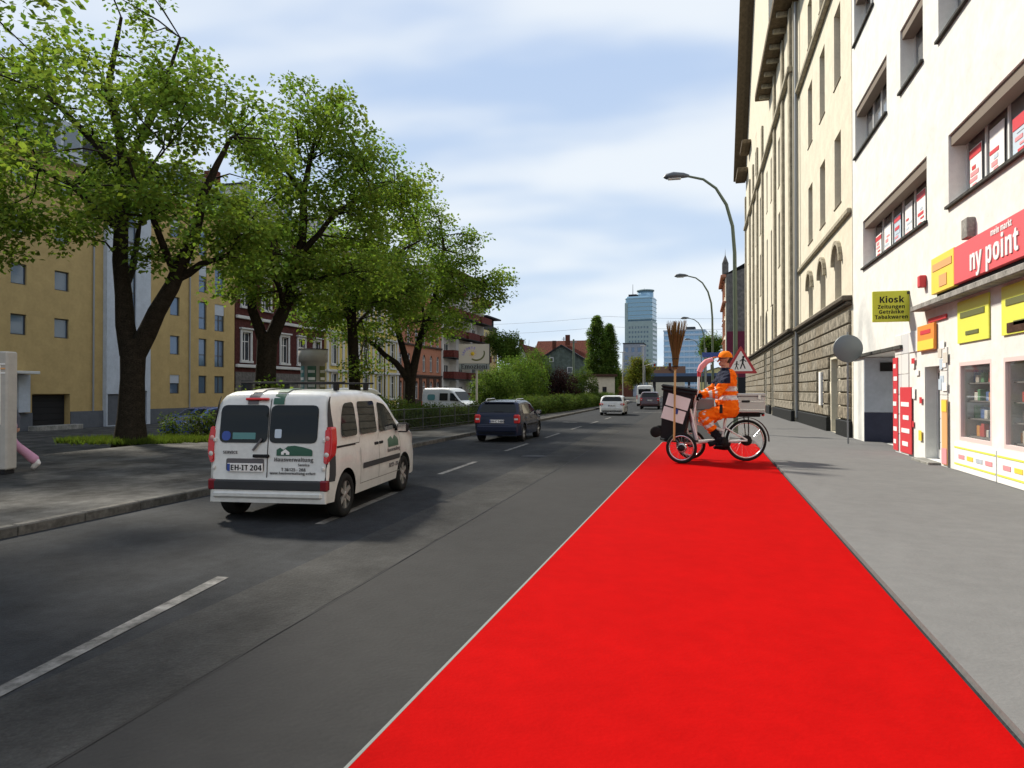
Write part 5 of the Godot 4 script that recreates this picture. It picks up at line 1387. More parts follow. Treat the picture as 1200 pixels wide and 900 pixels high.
	for q in [["taller left one of the two poplars", Vector3(-16.4, 0, -117.0), 13.8, 2.1, 61], ["shorter right one of the two poplars", Vector3(-14.6, 0, -119.0), 12.6, 1.8, 62]]:
		var t := thing("poplar_tree", q[0], "tree", q[1], 0.0, "pair of poplars")
		rng.seed = q[4]
		var s := Sh.new(); s.tube([Vector3(0, -0.6, 0), Vector3(0, q[2] * 0.5, 0), Vector3(0, q[2] * 0.95, 0)], [0.32, 0.2, 0.04], 8)
		part("trunk", s, mats.bark, t)
		var pts := []
		for i in 1900:
			var h := rng.randf_range(0.1, 1.0)
			var a := rng.randf() * TAU
			var r: float = q[3] * pow(sin(PI * clampf(0.12 + h * 0.86, 0, 1)), 0.55) * pow(rng.randf(), 0.42) * (0.82 + 0.16 * sin(h * 19.0 + a * 2.0) + 0.12 * sin(h * 43.0 - a * 3.0) + rng.randfn() * 0.09)
			pts.append(Vector3(cos(a) * r, h * q[2] + rng.randfn() * 0.15, sin(a) * r))
		foliage("crown", t, pts, leaf_cluster(14, 0.34, 0.22, 17), mats.leaf_mid)
	# bare tree behind the gabled house
	var bt := thing("bare_tree", "leafless tree behind the pale yellow house", "tree", Vector3(-36.0, 0, -150))
	rng.seed = 71
	var bs := Sh.new()
	bs.tube([Vector3(0, -0.5, 0), Vector3(0, 9.0, 0)], [0.3, 0.14], 8)
	for i in 40:
		var y := rng.randf_range(5.0, 9.0); var a := rng.randf() * TAU
		var e := Vector3(cos(a) * rng.randf_range(1.5, 4.5), y + rng.randf_range(2.0, 7.0), sin(a) * 3.0)
		bs.tube([Vector3(0, y, 0), Vector3(e.x * 0.5, (y + e.y) * 0.52, e.z * 0.5), e], [0.07, 0.05, 0.03], 4, false)
	part("trunk", bs, mats.bark, bt)
	# grass under the first tree
	var gr := MultiMeshInstance3D.new()
	rng.seed = 81
	var pts := []
	for i in 900:
		var a := rng.randf() * TAU; var r := sqrt(rng.randf())
		pts.append(Vector3(-18.2, 0.1, -19.8) + RV * cos(a) * r * 2.6 + DV * sin(a) * r * 1.2)
	var gm := Sh.new()
	for i in 9:
		var a := rng.randf() * TAU; var b := Vector3(cos(a), 0, sin(a)) * rng.randf() * 0.12
		var tip := b + Vector3(rng.randf_range(-0.08, 0.08), rng.randf_range(0.1, 0.22), rng.randf_range(-0.08, 0.08))
		var x := Vector3(sin(a), 0, cos(a)) * 0.012
		gm.col(Color(1, 1, 1)); gm.tri(b - x, b + x, tip)
	gr.free()
	var g := foliage("grass_patch", self, pts, gm.mesh(), mats.grass)
	g.set_meta("kind", "stuff"); g.set_meta("label", "patch of rough grass around the foot of the near tree"); g.set_meta("category", "grass")

# ---------------------------------------------------------------- people: smooth blend of tapered bones, meshed as surface nets
func bone_dist(p: Vector3, a: Vector3, b: Vector3, ra: float, rb: float) -> float:
	var ab := b - a
	var t := clampf((p - a).dot(ab) / maxf(ab.length_squared(), 0.000001), 0.0, 1.0)
	return p.distance_to(a + ab * t) - lerpf(ra, rb, t)

func flesh(s: Sh, bones: Array, cell: float, k: float, paint: Callable, fold := 0.0):   # bones: [a, b, ra, rb, tag]
	var lo := Vector3.ONE * 1e9; var hi := -lo
	for b in bones:
		var r: float = maxf(b[2], b[3]) + cell * 3.0
		for e in [b[0], b[1]]:
			lo = lo.min(e - Vector3.ONE * r); hi = hi.max(e + Vector3.ONE * r)
	var n := Vector3i(((hi - lo) / cell).ceil()) + Vector3i.ONE
	var fld := PackedFloat32Array(); fld.resize(n.x * n.y * n.z); fld.fill(10.0)
	var own := PackedByteArray(); own.resize(n.x * n.y * n.z)
	var ownd := PackedFloat32Array(); ownd.resize(n.x * n.y * n.z); ownd.fill(10.0)
	var sy := n.x; var sz := n.x * n.y
	var crease := FastNoiseLite.new(); crease.seed = 6; crease.frequency = 1.0; crease.fractal_octaves = 2
	for bi in bones.size():
		var b: Array = bones[bi]
		var r: float = maxf(b[2], b[3]) + k + cell * 2.0
		var l0 := Vector3i(((b[0] as Vector3).min(b[1]) - Vector3.ONE * r - lo) / cell).clamp(Vector3i.ZERO, n - Vector3i.ONE)
		var h0 := (Vector3i(((b[0] as Vector3).max(b[1]) + Vector3.ONE * r - lo) / cell) + Vector3i.ONE).clamp(Vector3i.ZERO, n - Vector3i.ONE)
		for z in range(l0.z, h0.z + 1):
			for y in range(l0.y, h0.y + 1):
				for x in range(l0.x, h0.x + 1):
					var i := x + y * sy + z * sz
					var d := bone_dist(lo + Vector3(x, y, z) * cell, b[0], b[1], b[2], b[3])
					if fold > 0.0 and d < 0.04: d += fold * crease.get_noise_3d((lo.x + x * cell) * 9.0 + bi * 3.0, (lo.y + y * cell) * 15.0, (lo.z + z * cell) * 9.0)
					if d < ownd[i]: ownd[i] = d; own[i] = bi
					var o := fld[i]
					var h := clampf(0.5 + 0.5 * (o - d) / k, 0.0, 1.0)
					fld[i] = lerpf(o, d, h) - k * h * (1.0 - h)
	var vid := {}
	var vp := []; var vc := []
	var corner := [0, 1, sy, sy + 1, sz, sz + 1, sz + sy, sz + sy + 1]
	for z in n.z - 1:
		for y in n.y - 1:
			var row := y * sy + z * sz
			for x in n.x - 1:
				var i := x + row
				var f0 := fld[i]
				if f0 > cell * 3.0: continue
				var neg := 0
				for c in corner:
					if fld[i + c] < 0.0: neg += 1
				if neg == 0 or neg == 8: continue
				var sum := Vector3.ZERO; var cnt := 0
				for e in [[0, 1], [2, 3], [4, 5], [6, 7], [0, 2], [1, 3], [4, 6], [5, 7], [0, 4], [1, 5], [2, 6], [3, 7]]:
					var a: float = fld[i + corner[e[0]]]; var b: float = fld[i + corner[e[1]]]
					if (a < 0.0) != (b < 0.0):
						var t := a / (a - b)
						var pa := Vector3(e[0] & 1, (e[0] >> 1) & 1, e[0] >> 2); var pb := Vector3(e[1] & 1, (e[1] >> 1) & 1, e[1] >> 2)
						sum += pa.lerp(pb, t); cnt += 1
				var p := lo + (Vector3(x, y, z) + sum / cnt) * cell
				vid[i] = vp.size(); vp.append(p); vc.append(paint.call(p, bones[own[i]][4]))
	s.smooth(1)
	var put := func(a: int, b: int, c: int, d: int):
		for q in [a, b, c, a, c, d]:
			s.col(vc[q]); s.st.add_vertex(vp[q])
	for i in vid:
		var x: int = i % n.x; var y: int = (i / n.x) % n.y; var z: int = i / sz
		if x == 0 or y == 0 or z == 0: continue
		var here: bool = fld[i] < 0.0
		for ax in [[1, sy, sz], [sy, sz, 1], [sz, 1, sy]]:
			if (fld[i + ax[0]] < 0.0) == here: continue
			var a = vid.get(i); var b = vid.get(i - ax[1]); var c = vid.get(i - ax[1] - ax[2]); var d = vid.get(i - ax[2])
			if a == null or b == null or c == null or d == null: continue
			if here: put.call(a, d, c, b)
			else: put.call(a, b, c, d)
	s.smooth(-1)

func hand_bones(w: Vector3, dir: Vector3, palm: Vector3, side: float, tag: String, curl := 1.0) -> Array:   # closed hand: wrist, finger direction, palm normal
	var across := dir.cross(palm).normalized() * side
	var o := [[w, w + dir * 0.07, 0.028, 0.034, tag]]
	var ln: Array[float] = [0.036, 0.042, 0.039, 0.031]
	for i in 4:
		var r := w + dir * 0.075 + across * (0.033 - i * 0.022)
		var a := r + (dir * 0.8 + palm * 0.5 * curl).normalized() * ln[i]
		var b := a + (dir * 0.15 + palm * curl).normalized() * ln[i] * 0.85
		var c := b + (-dir * 0.6 * curl + palm * 0.7).normalized() * ln[i] * 0.65
		o.append([r, a, 0.0105, 0.0095, tag]); o.append([a, b, 0.0095, 0.009, tag]); o.append([b, c, 0.009, 0.008, tag])
	var t0 := w + dir * 0.03 + across * 0.03
	var t1 := t0 + (across * 0.6 + dir * 0.6 + palm * 0.5).normalized() * 0.045
	var t2 := t1 + (dir * 0.6 + palm * 0.9 - across * 0.2).normalized() * 0.035
	o.append([t0, t1, 0.014, 0.011, tag]); o.append([t1, t2, 0.011, 0.009, tag])
	return o

func build_cyclist():
	# the trike stands across the lane; local x = its rear, z = towards the viewer; everything is enlarged as in the picture
	var K := 1.56
	var at := Vector3(0.6, 0.004, -18.95)
	var t := thing("cargo_tricycle", "white cargo tricycle with a black spoked rear wheel, carrying a bin at its front", "tricycle", at, 14.8)
	t.scale = Vector3.ONE * K
	var tz := func(x: float, y: float, z: float) -> Vector3: return Vector3(x, y, z)
	var spoked := func(parent: Node3D, c: Vector3, r: float, bs: Basis, n: int, hub: float):
		var s := Sh.new(); s.torus(r - 0.022, 0.022, 40, 8, c, bs)
		var w := part("wheel", s, mats.tyre, parent)
		var rm := Sh.new(); rm.torus(r - 0.052, 0.013, 40, 6, c, bs)
		part("rim", rm, mats.chrome, w)
		var sp := Sh.new()
		for k in n:
			var a := TAU * k / n
			var d: Vector3 = bs * Vector3(cos(a), 0, sin(a)); var o: Vector3 = bs * Vector3(cos(a + 0.5), 0, sin(a + 0.5)) * hub + bs.y * (0.025 if k % 2 else -0.025)
			sp.tube([c + o, c + d * (r - 0.05)], [0.0022], 4, false)
		part("spokes", sp, mats.chrome, w).set_meta("kind", "stuff")
		var hb := Sh.new(); hb.lathe([Vector2(0.001, -0.05), Vector2(hub, -0.045), Vector2(hub, 0.045), Vector2(0.001, 0.05)], 18, c, bs)
		part("hub", hb, mats.black_plastic, w)
	var upx := Basis(Vector3.RIGHT, PI * 0.5)
	spoked.call(t, Vector3(0.361, 0.34, 0), 0.34, upx, 28, 0.085)
	# front axle turned away from the viewer
	var yaw := deg_to_rad(24.0)
	var ax := Vector3(-sin(yaw), 0, cos(yaw)); var fc := Vector3(-0.62, 0.245, 0.0); var fwd := Vector3(-cos(yaw), 0, -sin(yaw))
	var wb := Basis(Vector3.UP, yaw) if false else Basis(fwd, ax, fwd.cross(ax))
	for sg in [1.0, -1.0]: spoked.call(t, fc + ax * sg * 0.42, 0.245, wb, 20, 0.05)
	var disc := Sh.new(); disc.lathe([Vector2(0.03, 0.0), Vector2(0.08, 0.0), Vector2(0.08, 0.004), Vector2(0.03, 0.004)], 20, fc + ax * 0.37, wb)
	part("brake_disc", disc, mats.chrome, t)
	var fr := Sh.new()
	fr.tube([fc + ax * 0.42, fc + ax * 0.2 + Vector3(0, 0.06, 0), fc - ax * 0.2 + Vector3(0, 0.06, 0), fc - ax * 0.42], [0.018], 8)
	part("front_axle", fr, mats.bike_white, t)
	var f1 := Sh.new()
	f1.tube([Vector3(-0.47, 0.3, 0.02), Vector3(-0.48, 0.7, 0.02), Vector3(-0.49, 1.16, 0.02)], [0.03, 0.03, 0.024], 10)
	part("steering_post", f1, mats.bike_white, t)
	var f2 := Sh.new(); f2.tube([Vector3(-0.62, 0.3, 0), Vector3(-0.47, 0.31, 0.02), Vector3(-0.2, 0.33, 0.0), Vector3(0.02, 0.31, 0.0)], [0.03, 0.032, 0.03, 0.03], 10)
	part("main_tube", f2, mats.bike_white, t)
	var f3 := Sh.new(); f3.tube([Vector3(-0.47, 0.62, 0.02), Vector3(-0.25, 0.585, 0.0), Vector3(-0.02, 0.5, 0.0)], [0.025], 10)
	part("top_tube", f3, mats.bike_white, t)
	var f4 := Sh.new(); f4.tube([Vector3(-0.04, 0.3, 0), Vector3(0.03, 0.72, 0)], [0.022], 10)
	part("seat_tube", f4, mats.bike_white, t)
	for z in [0.06, -0.06]:
		var c1 := Sh.new(); c1.tube([Vector3(-0.02, 0.32, z * 0.6), Vector3(0.361, 0.34, z)], [0.016], 8)
		part("chain_stay", c1, mats.bike_white, t)
		var c2 := Sh.new(); c2.tube([Vector3(0.0, 0.56, z * 0.6), Vector3(0.16, 0.46, z), Vector3(0.361, 0.35, z)], [0.013], 8)
		part("seat_stay", c2, mats.bike_white, t)
	# box frame struts in front
	var pl := Sh.new(); pl.cham(Vector3(-0.56, 0.62, 0.17), Vector3(0.03, 0.5, 0.2), 0.008, Basis(Vector3(0, 0, 1), 0.22))
	part("frame_panel", pl, mats.paper, t)
	for z in [0.24, -0.2]:
		var c3 := Sh.new(); c3.tube([Vector3(-0.5, 0.3, z), Vector3(-0.58, 0.62, z), Vector3(-0.52, 0.98, z)], [0.014], 8)
		part("carrier_strut", c3, mats.bike_white, t)
	part("carrier_deck", bxs(fc + Vector3(-0.12, 0.1, 0), Vector3(0.5, 0.03, 0.55)), mats.black_plastic, t)
	# cranks, chainring, motor
	var cr := Sh.new(); cr.lathe([Vector2(0.001, 0.06), Vector2(0.09, 0.06), Vector2(0.09, 0.052), Vector2(0.001, 0.052)], 20, Vector3(-0.03, 0.31, 0), upx)
	part("chainring", cr, mats.black_plastic, t)
	var mo := Sh.new(); mo.lathe([Vector2(0.001, 0.045), Vector2(0.07, 0.04), Vector2(0.07, -0.04), Vector2(0.001, -0.045)], 16, Vector3(0.03, 0.29, 0), upx)
	part("motor", mo, mats.black_plastic, t)
	var k1 := Sh.new(); k1.bar(Vector3(-0.03, 0.31, 0.09), Vector3(-0.12, 0.26, 0.1), 0.02, 0.03); part("crank", k1, mats.black_plastic, t)
	var k2 := Sh.new(); k2.bar(Vector3(-0.03, 0.31, -0.09), Vector3(0.06, 0.2, -0.1), 0.02, 0.03); part("crank", k2, mats.black_plastic, t)
	part("pedal", bxs(Vector3(-0.13, 0.262, 0.16), Vector3(0.1, 0.02, 0.1), 0.006), mats.black_plastic, t)
	part("pedal", bxs(Vector3(0.07, 0.18, -0.16), Vector3(0.1, 0.02, 0.1), 0.006), mats.black_plastic, t)
	# saddle, rack, mudguard
	var sd := Sh.new(); sd.cham(Vector3(0.06, 0.735, 0), Vector3(0.28, 0.06, 0.17), 0.025)
	part("saddle", sd, mats.black_plastic, t)
	var mg := Sh.new()
	var mp := []
	for i in 15:
		var a := deg_to_rad(15.0 + i * 12.0); mp.append(Vector3(0.361 - 0.375 * cos(a) * 1.0, 0.34 + 0.375 * sin(a), 0))
	for i in 14: mg.bar(mp[i], mp[i + 1], 0.055, 0.008, Vector3(0, 0, 1).cross(mp[i + 1] - mp[i]))
	part("mudguard", mg, mats.black_plastic, t)
	var rk := Sh.new()
	for z in [0.12, -0.12]:
		rk.tube([Vector3(0.1, 0.78, z), Vector3(0.62, 0.78, z)], [0.012], 6); rk.tube([Vector3(0.38, 0.34, z * 0.55), Vector3(0.36, 0.78, z)], [0.01], 6)
	for x in [0.16, 0.3, 0.46, 0.6]: rk.bar(Vector3(x, 0.785, -0.13), Vector3(x, 0.785, 0.13), 0.03, 0.012)
	part("rack", rk, mats.black_plastic, t)
	part("battery", bxs(Vector3(0.36, 0.75, 0), Vector3(0.44, 0.05, 0.13), 0.012), mats.black_plastic, t)
	part("rear_light", bxs(Vector3(0.64, 0.76, 0), Vector3(0.03, 0.05, 0.08), 0.01), mats.lens_red, t)
	var hbm := Sh.new(); hbm.tube([Vector3(-0.44, 1.06, 0.26), Vector3(-0.5, 1.12, 0.2), Vector3(-0.5, 1.15, 0.0), Vector3(-0.5, 1.12, -0.2), Vector3(-0.44, 1.06, -0.26)], [0.014], 8)
	part("handlebar", hbm, mats.black_plastic, t)
	part("grey_crate", bxs(Vector3(-0.32, 0.93, -0.1), Vector3(0.3, 0.2, 0.3), 0.02), mats.crate_grey, t)

	var put := func(called: String, label: String, cat: String) -> Node3D:
		var o := thing(called, label, cat, at, 14.8); o.scale = Vector3.ONE * K
		return o
	# aluminium box
	var bx: Node3D = put.call("metal_box", "ribbed aluminium box with handle on the rack behind the rider", "box")
	part("case", bxs(Vector3(0.395, 0.93, 0), Vector3(0.45, 0.26, 0.34), 0.012), mats.alu, bx)
	part("lid", bxs(Vector3(0.395, 1.085, 0), Vector3(0.465, 0.05, 0.355), 0.012), mats.alu, bx)
	for y in [0.85, 0.98]: part("rib", bxs(Vector3(0.395, y, 0.171), Vector3(0.43, 0.014, 0.008)), mats.chrome, bx)
	part("handle", bxs(Vector3(0.3, 0.98, 0.18), Vector3(0.13, 0.035, 0.02), 0.006), mats.door_dark, bx)
	part("clasp", bxs(Vector3(0.52, 1.05, 0.178), Vector3(0.04, 0.07, 0.014)), mats.chrome, bx)
	# bin
	var bn: Node3D = put.call("wheelie_bin", "black wheeled bin with white stickers at the front of the tricycle", "bin")
	var BB := Basis(Vector3.UP, deg_to_rad(-20.0)) * Basis(Vector3(0, 0, 1), deg_to_rad(-9.0))
	var bc := Vector3(-0.78, 0.78, 0.02)
	var bs := Sh.new()
	var lo := [Vector3(-0.17, -0.42, -0.2), Vector3(0.17, -0.42, -0.2), Vector3(0.17, -0.42, 0.2), Vector3(-0.17, -0.42, 0.2)]
	var hi := [Vector3(-0.24, 0.36, -0.25), Vector3(0.24, 0.36, -0.25), Vector3(0.24, 0.36, 0.25), Vector3(-0.24, 0.36, 0.25)]
	for i in 4:
		var j := (i + 1) % 4
		bs.quad(bc + BB * lo[j], bc + BB * lo[i], bc + BB * hi[i], bc + BB * hi[j])
	bs.quad(bc + BB * lo[0], bc + BB * lo[1], bc + BB * lo[2], bc + BB * lo[3])
	part("bin_body", bs, mats.bin_black, bn)
	var rimb := Sh.new(); rimb.cham(bc + BB * Vector3(0, 0.37, 0), Vector3(0.54, 0.05, 0.56), 0.015, BB)
	part("bin_rim", rimb, mats.bin_black, bn)
	var ld := Sh.new(); ld.cham(bc + BB * Vector3(0.0, 0.42, 0), Vector3(0.56, 0.05, 0.58), 0.02, BB)
	part("bin_lid", ld, mats.bin_black, bn)
	part("lid_papers", bxs(bc + BB * Vector3(0.02, 0.455, 0), Vector3(0.36, 0.012, 0.3)), mats.pale_blue, bn).transform = Transform3D.IDENTITY
	for q in [[0.02, 0.2, 0.243], [-0.02, -0.02, 0.229]]:
		var sk := Sh.new(); sk.box(bc + BB * Vector3(q[0], q[1], q[2]), Vector3(0.36, 0.2, 0.012), BB * Basis(Vector3(0, 0, 1), -0.12))
		part("sticker", sk, mats.paper, bn)
	var bt := Sh.new(); bt.box(bc + BB * Vector3(0.02, 0.04, 0.234), Vector3(0.05, 0.08, 0.012), BB)
	part("sticker_print", bt, mats.plate_blue, bn)
	for z in [0.2, -0.2]:
		var bw := Sh.new(); bw.lathe([Vector2(0.001, 0.025), Vector2(0.07, 0.025), Vector2(0.09, 0.012), Vector2(0.09, -0.012), Vector2(0.07, -0.025), Vector2(0.001, -0.025)], 20, bc + BB * Vector3(-0.26, -0.34, z), BB * upx)
		part("bin_wheel", bw, mats.tyre, bn)
	# besom
	var br: Node3D = put.call("besom_broom", "upright besom broom with a bundle of brown twigs above the bin", "broom")
	var bh := Sh.new(); bh.tube([Vector3(-0.9, 0.36, 0.36), Vector3(-0.88, 1.5, 0.36), Vector3(-0.875, 1.75, 0.36)], [0.017], 8)
	part("handle", bh, mats.wood_pale, br)
	rng.seed = 9
	var tw := Sh.new()
	for i in 130:
		var a := rng.randf() * TAU; var r := sqrt(rng.randf())
		var b0 := Vector3(cos(a), 0, sin(a)) * r
		var top := Vector3(-0.86, 2.27 - rng.randf() * rng.randf() * 0.3, 0.36) + b0 * 0.17
		tw.tube([Vector3(-0.88, 1.5, 0.36) + b0 * 0.035, Vector3(-0.875, 1.72, 0.36) + b0 * 0.055, Vector3(-0.868, 2.0, 0.36) + b0 * 0.12, top], [0.007, 0.007, 0.006, 0.003], 4, false)
	part("twigs", tw, mats.twig, br).set_meta("kind", "stuff")
	for y in [1.54, 1.66]:
		var bd := Sh.new(); bd.torus(0.048, 0.008, 16, 6, Vector3(-0.879, y, 0.36))
		part("binding", bd, mats.door_dark, br)
	# litter picker brush
	var sc: Node3D = put.call("litter_scraper", "short handled tool with a curved pink head beside the broom", "tool")
	var sh := Sh.new(); sh.tube([Vector3(-0.5, 0.98, 0.24), Vector3(-0.47, 1.42, 0.24)], [0.014, 0.02], 8)
	part("handle", sh, mats.paper, sc)
	var sj := Sh.new(); sj.tube([Vector3(-0.472, 1.38, 0.24), Vector3(-0.465, 1.47, 0.24)], [0.028, 0.03], 10)
	part("socket", sj, mats.sign_red, sc)
	var shd := Sh.new(); shd.tube([Vector3(-0.47, 1.45, 0.24), Vector3(-0.43, 1.54, 0.24), Vector3(-0.35, 1.62, 0.24), Vector3(-0.25, 1.66, 0.24)], [0.04, 0.048, 0.046, 0.034], 10)
	part("curved_head", shd, mats.sign_pink, sc)

	# ---- rider
	var pr := thing("person", "rider in orange high visibility clothing and orange cap seated on the tricycle", "person", at, 14.8)
	pr.scale = Vector3.ONE * K
	var OR := Color(0.9, 0.16, 0.01); var NV := Color(0.02, 0.026, 0.045); var RF := Color(0.62, 0.64, 0.65); var SK := Color(0.5, 0.24, 0.16); var BK := Color(0.015, 0.015, 0.016)
	var kn := Vector3(-0.36, 0.735, 0.13); var ank := Vector3(-0.12, 0.36, 0.14)
	var kn2 := Vector3(-0.28, 0.66, -0.13); var ank2 := Vector3(0.04, 0.27, -0.14)
	var el := Vector3(-0.19, 1.1, 0.27); var wr := Vector3(-0.405, 1.09, 0.25)
	var el2 := Vector3(-0.17, 1.12, -0.27); var wr2 := Vector3(-0.39, 1.09, -0.25)
	var bones := [
		[Vector3(0.07, 0.87, -0.07), Vector3(0.07, 0.87, 0.07), 0.15, 0.15, "hip"],
		[Vector3(0.07, 0.92, 0), Vector3(0.04, 1.14, 0), 0.165, 0.175, "torso"],
		[Vector3(0.05, 1.0, -0.05), Vector3(0.05, 1.0, 0.05), 0.165, 0.165, "torso"],
		[Vector3(0.03, 1.28, -0.1), Vector3(0.03, 1.28, 0.1), 0.15, 0.15, "torso"],
		[Vector3(0.04, 1.4, -0.13), Vector3(0.04, 1.4, 0.13), 0.1, 0.1, "torso"],
		[Vector3(0.03, 1.4, 0), Vector3(0.015, 1.56, 0), 0.085, 0.06, "neck"],
		[Vector3(0.05, 1.4, 0.19), el, 0.085, 0.062, "arm"], [el, wr, 0.064, 0.05, "fore"],
		[Vector3(0.05, 1.4, -0.19), el2, 0.085, 0.062, "arm"], [el2, wr2, 0.064, 0.05, "fore"],
		[Vector3(0.08, 0.85, 0.1), kn, 0.125, 0.085, "thigh"], [kn, ank, 0.082, 0.06, "shin"],
		[Vector3(0.08, 0.85, -0.1), kn2, 0.125, 0.085, "thigh"], [kn2, ank2, 0.082, 0.06, "shin"],
		[ank + Vector3(0.03, -0.05, 0), ank + Vector3(-0.15, -0.065, 0), 0.042, 0.036, "boot"], [ank2 + Vector3(0.03, -0.05, 0), ank2 + Vector3(-0.15, -0.05, 0), 0.042, 0.036, "boot"]]
	var paint := func(p: Vector3, tag: String) -> Color:
		match tag:
			"torso", "hip":
				if tag == "torso" and ((p.y > 1.0 and p.y < 1.08) or (p.y > 1.145 and p.y < 1.22)): return RF
				if p.y > 1.22 and p.x < 0.07 - (1.5 - p.y) * 0.3: return NV
				return OR
			"neck": return NV if p.y < 1.53 else SK
			"arm":
				return NV if p.y > 1.27 and p.x < 0.02 else OR
			"fore":
				var d := p.distance_to(wr if p.z > 0 else wr2)
				return RF if (d > 0.1 and d < 0.145) or (d > 0.19 and d < 0.225) else OR
			"thigh": return OR
			"shin":
				var d := p.distance_to(kn if p.z > 0 else kn2)
				if d > 0.27: return BK
				return RF if (d > 0.06 and d < 0.1) or (d > 0.15 and d < 0.2) else OR
		return BK
	var s := Sh.new()
	flesh(s, bones, 0.012, 0.05, paint, 0.028)
	var hm := func(_p: Vector3, _t: String) -> Color: return BK
	flesh(s, hand_bones(wr + Vector3(0.01, -0.005, 0), Vector3(-1, -0.15, 0).normalized(), Vector3(0, -0.9, 0.0).normalized(), 1.0, "g"), 0.006, 0.012, hm)
	flesh(s, hand_bones(wr2 + Vector3(0.01, -0.005, 0), Vector3(-1, -0.15, 0).normalized(), Vector3(0, -0.9, 0.0).normalized(), -1.0, "g"), 0.006, 0.012, hm)
	# head facing left (-x)
	var hc := Vector3(0.015, 1.665, 0)
	var head := [[hc + Vector3(0.025, 0.03, 0), hc + Vector3(-0.005, 0.02, 0), 0.088, 0.085, "s"], [hc + Vector3(-0.02, -0.05, 0), hc + Vector3(-0.055, -0.075, 0), 0.055, 0.038, "s"], [hc + Vector3(0.0, -0.12, 0), hc + Vector3(0.02, -0.03, 0), 0.05, 0.06, "s"],
		[hc + Vector3(-0.085, 0.01, 0), hc + Vector3(-0.112, -0.03, 0), 0.01, 0.016, "s"], [hc + Vector3(0.012, -0.025, 0.085), hc + Vector3(0.014, 0.01, 0.088), 0.012, 0.014, "s"], [hc + Vector3(0.012, -0.025, -0.085), hc + Vector3(0.014, 0.01, -0.088), 0.012, 0.014, "s"],
		[hc + Vector3(-0.082, -0.062, -0.02), hc + Vector3(-0.082, -0.062, 0.02), 0.01, 0.01, "m"], [hc + Vector3(-0.07, 0.028, -0.045), hc + Vector3(-0.07, 0.028, 0.045), 0.016, 0.016, "s"]]
	flesh(s, head, 0.005, 0.02, func(p: Vector3, tg: String) -> Color:
		if tg == "m": return Color(0.36, 0.12, 0.1)
		if p.x > hc.x + 0.02 and p.y < hc.y + 0.06 and p.y > hc.y - 0.06 and absf(p.z) < 0.083: return Color(0.05, 0.035, 0.025)
		return SK)
	part("body", s, mats.vertex_cloth, pr)
	for z in [-0.035, 0.035]:
		var ey := Sh.new(); ey.lathe([Vector2(0.001, 0.009), Vector2(0.006, 0.006), Vector2(0.009, 0.0), Vector2(0.006, -0.006), Vector2(0.001, -0.009)], 10, hc + Vector3(-0.077, 0.008, z))
		part("eye", ey, mats.door_dark, pr)
	var gl := Sh.new()
	gl.tube([hc + Vector3(0.02, 0.018, 0.094), hc + Vector3(-0.075, 0.012, 0.07), hc + Vector3(-0.1, 0.01, 0.0), hc + Vector3(-0.075, 0.012, -0.07), hc + Vector3(0.02, 0.018, -0.094)], [0.005], 5)
	part("glasses", gl, mats.door_dark, pr)
	var cap := Sh.new()
	cap.lathe([Vector2(0.112, -0.005), Vector2(0.11, 0.03), Vector2(0.092, 0.07), Vector2(0.055, 0.098), Vector2(0.001, 0.108)], 24, hc + Vector3(0.012, 0.035, 0))
	var cp := part("cap", cap, mats.cap_orange, pr)
	var bm := Sh.new()
	var bp := PackedVector2Array()
	for i in 13:
		var a := PI * (0.5 + i / 12.0); bp.append(Vector2(cos(a) * 0.11, sin(a) * 0.085))
	bm.prism(bp, -0.006, 0.006, Transform3D(Basis(Vector3.RIGHT, PI * 0.5), hc + Vector3(-0.075, 0.038, 0)))
	part("peak", bm, mats.cap_orange, cp)
	part("thigh_pocket", bxs(Vector3(-0.115, 0.86, 0.232), Vector3(0.05, 0.14, 0.02), 0.006), mats.door_dark, pr).rotation = Vector3(0, 0, 0.0)

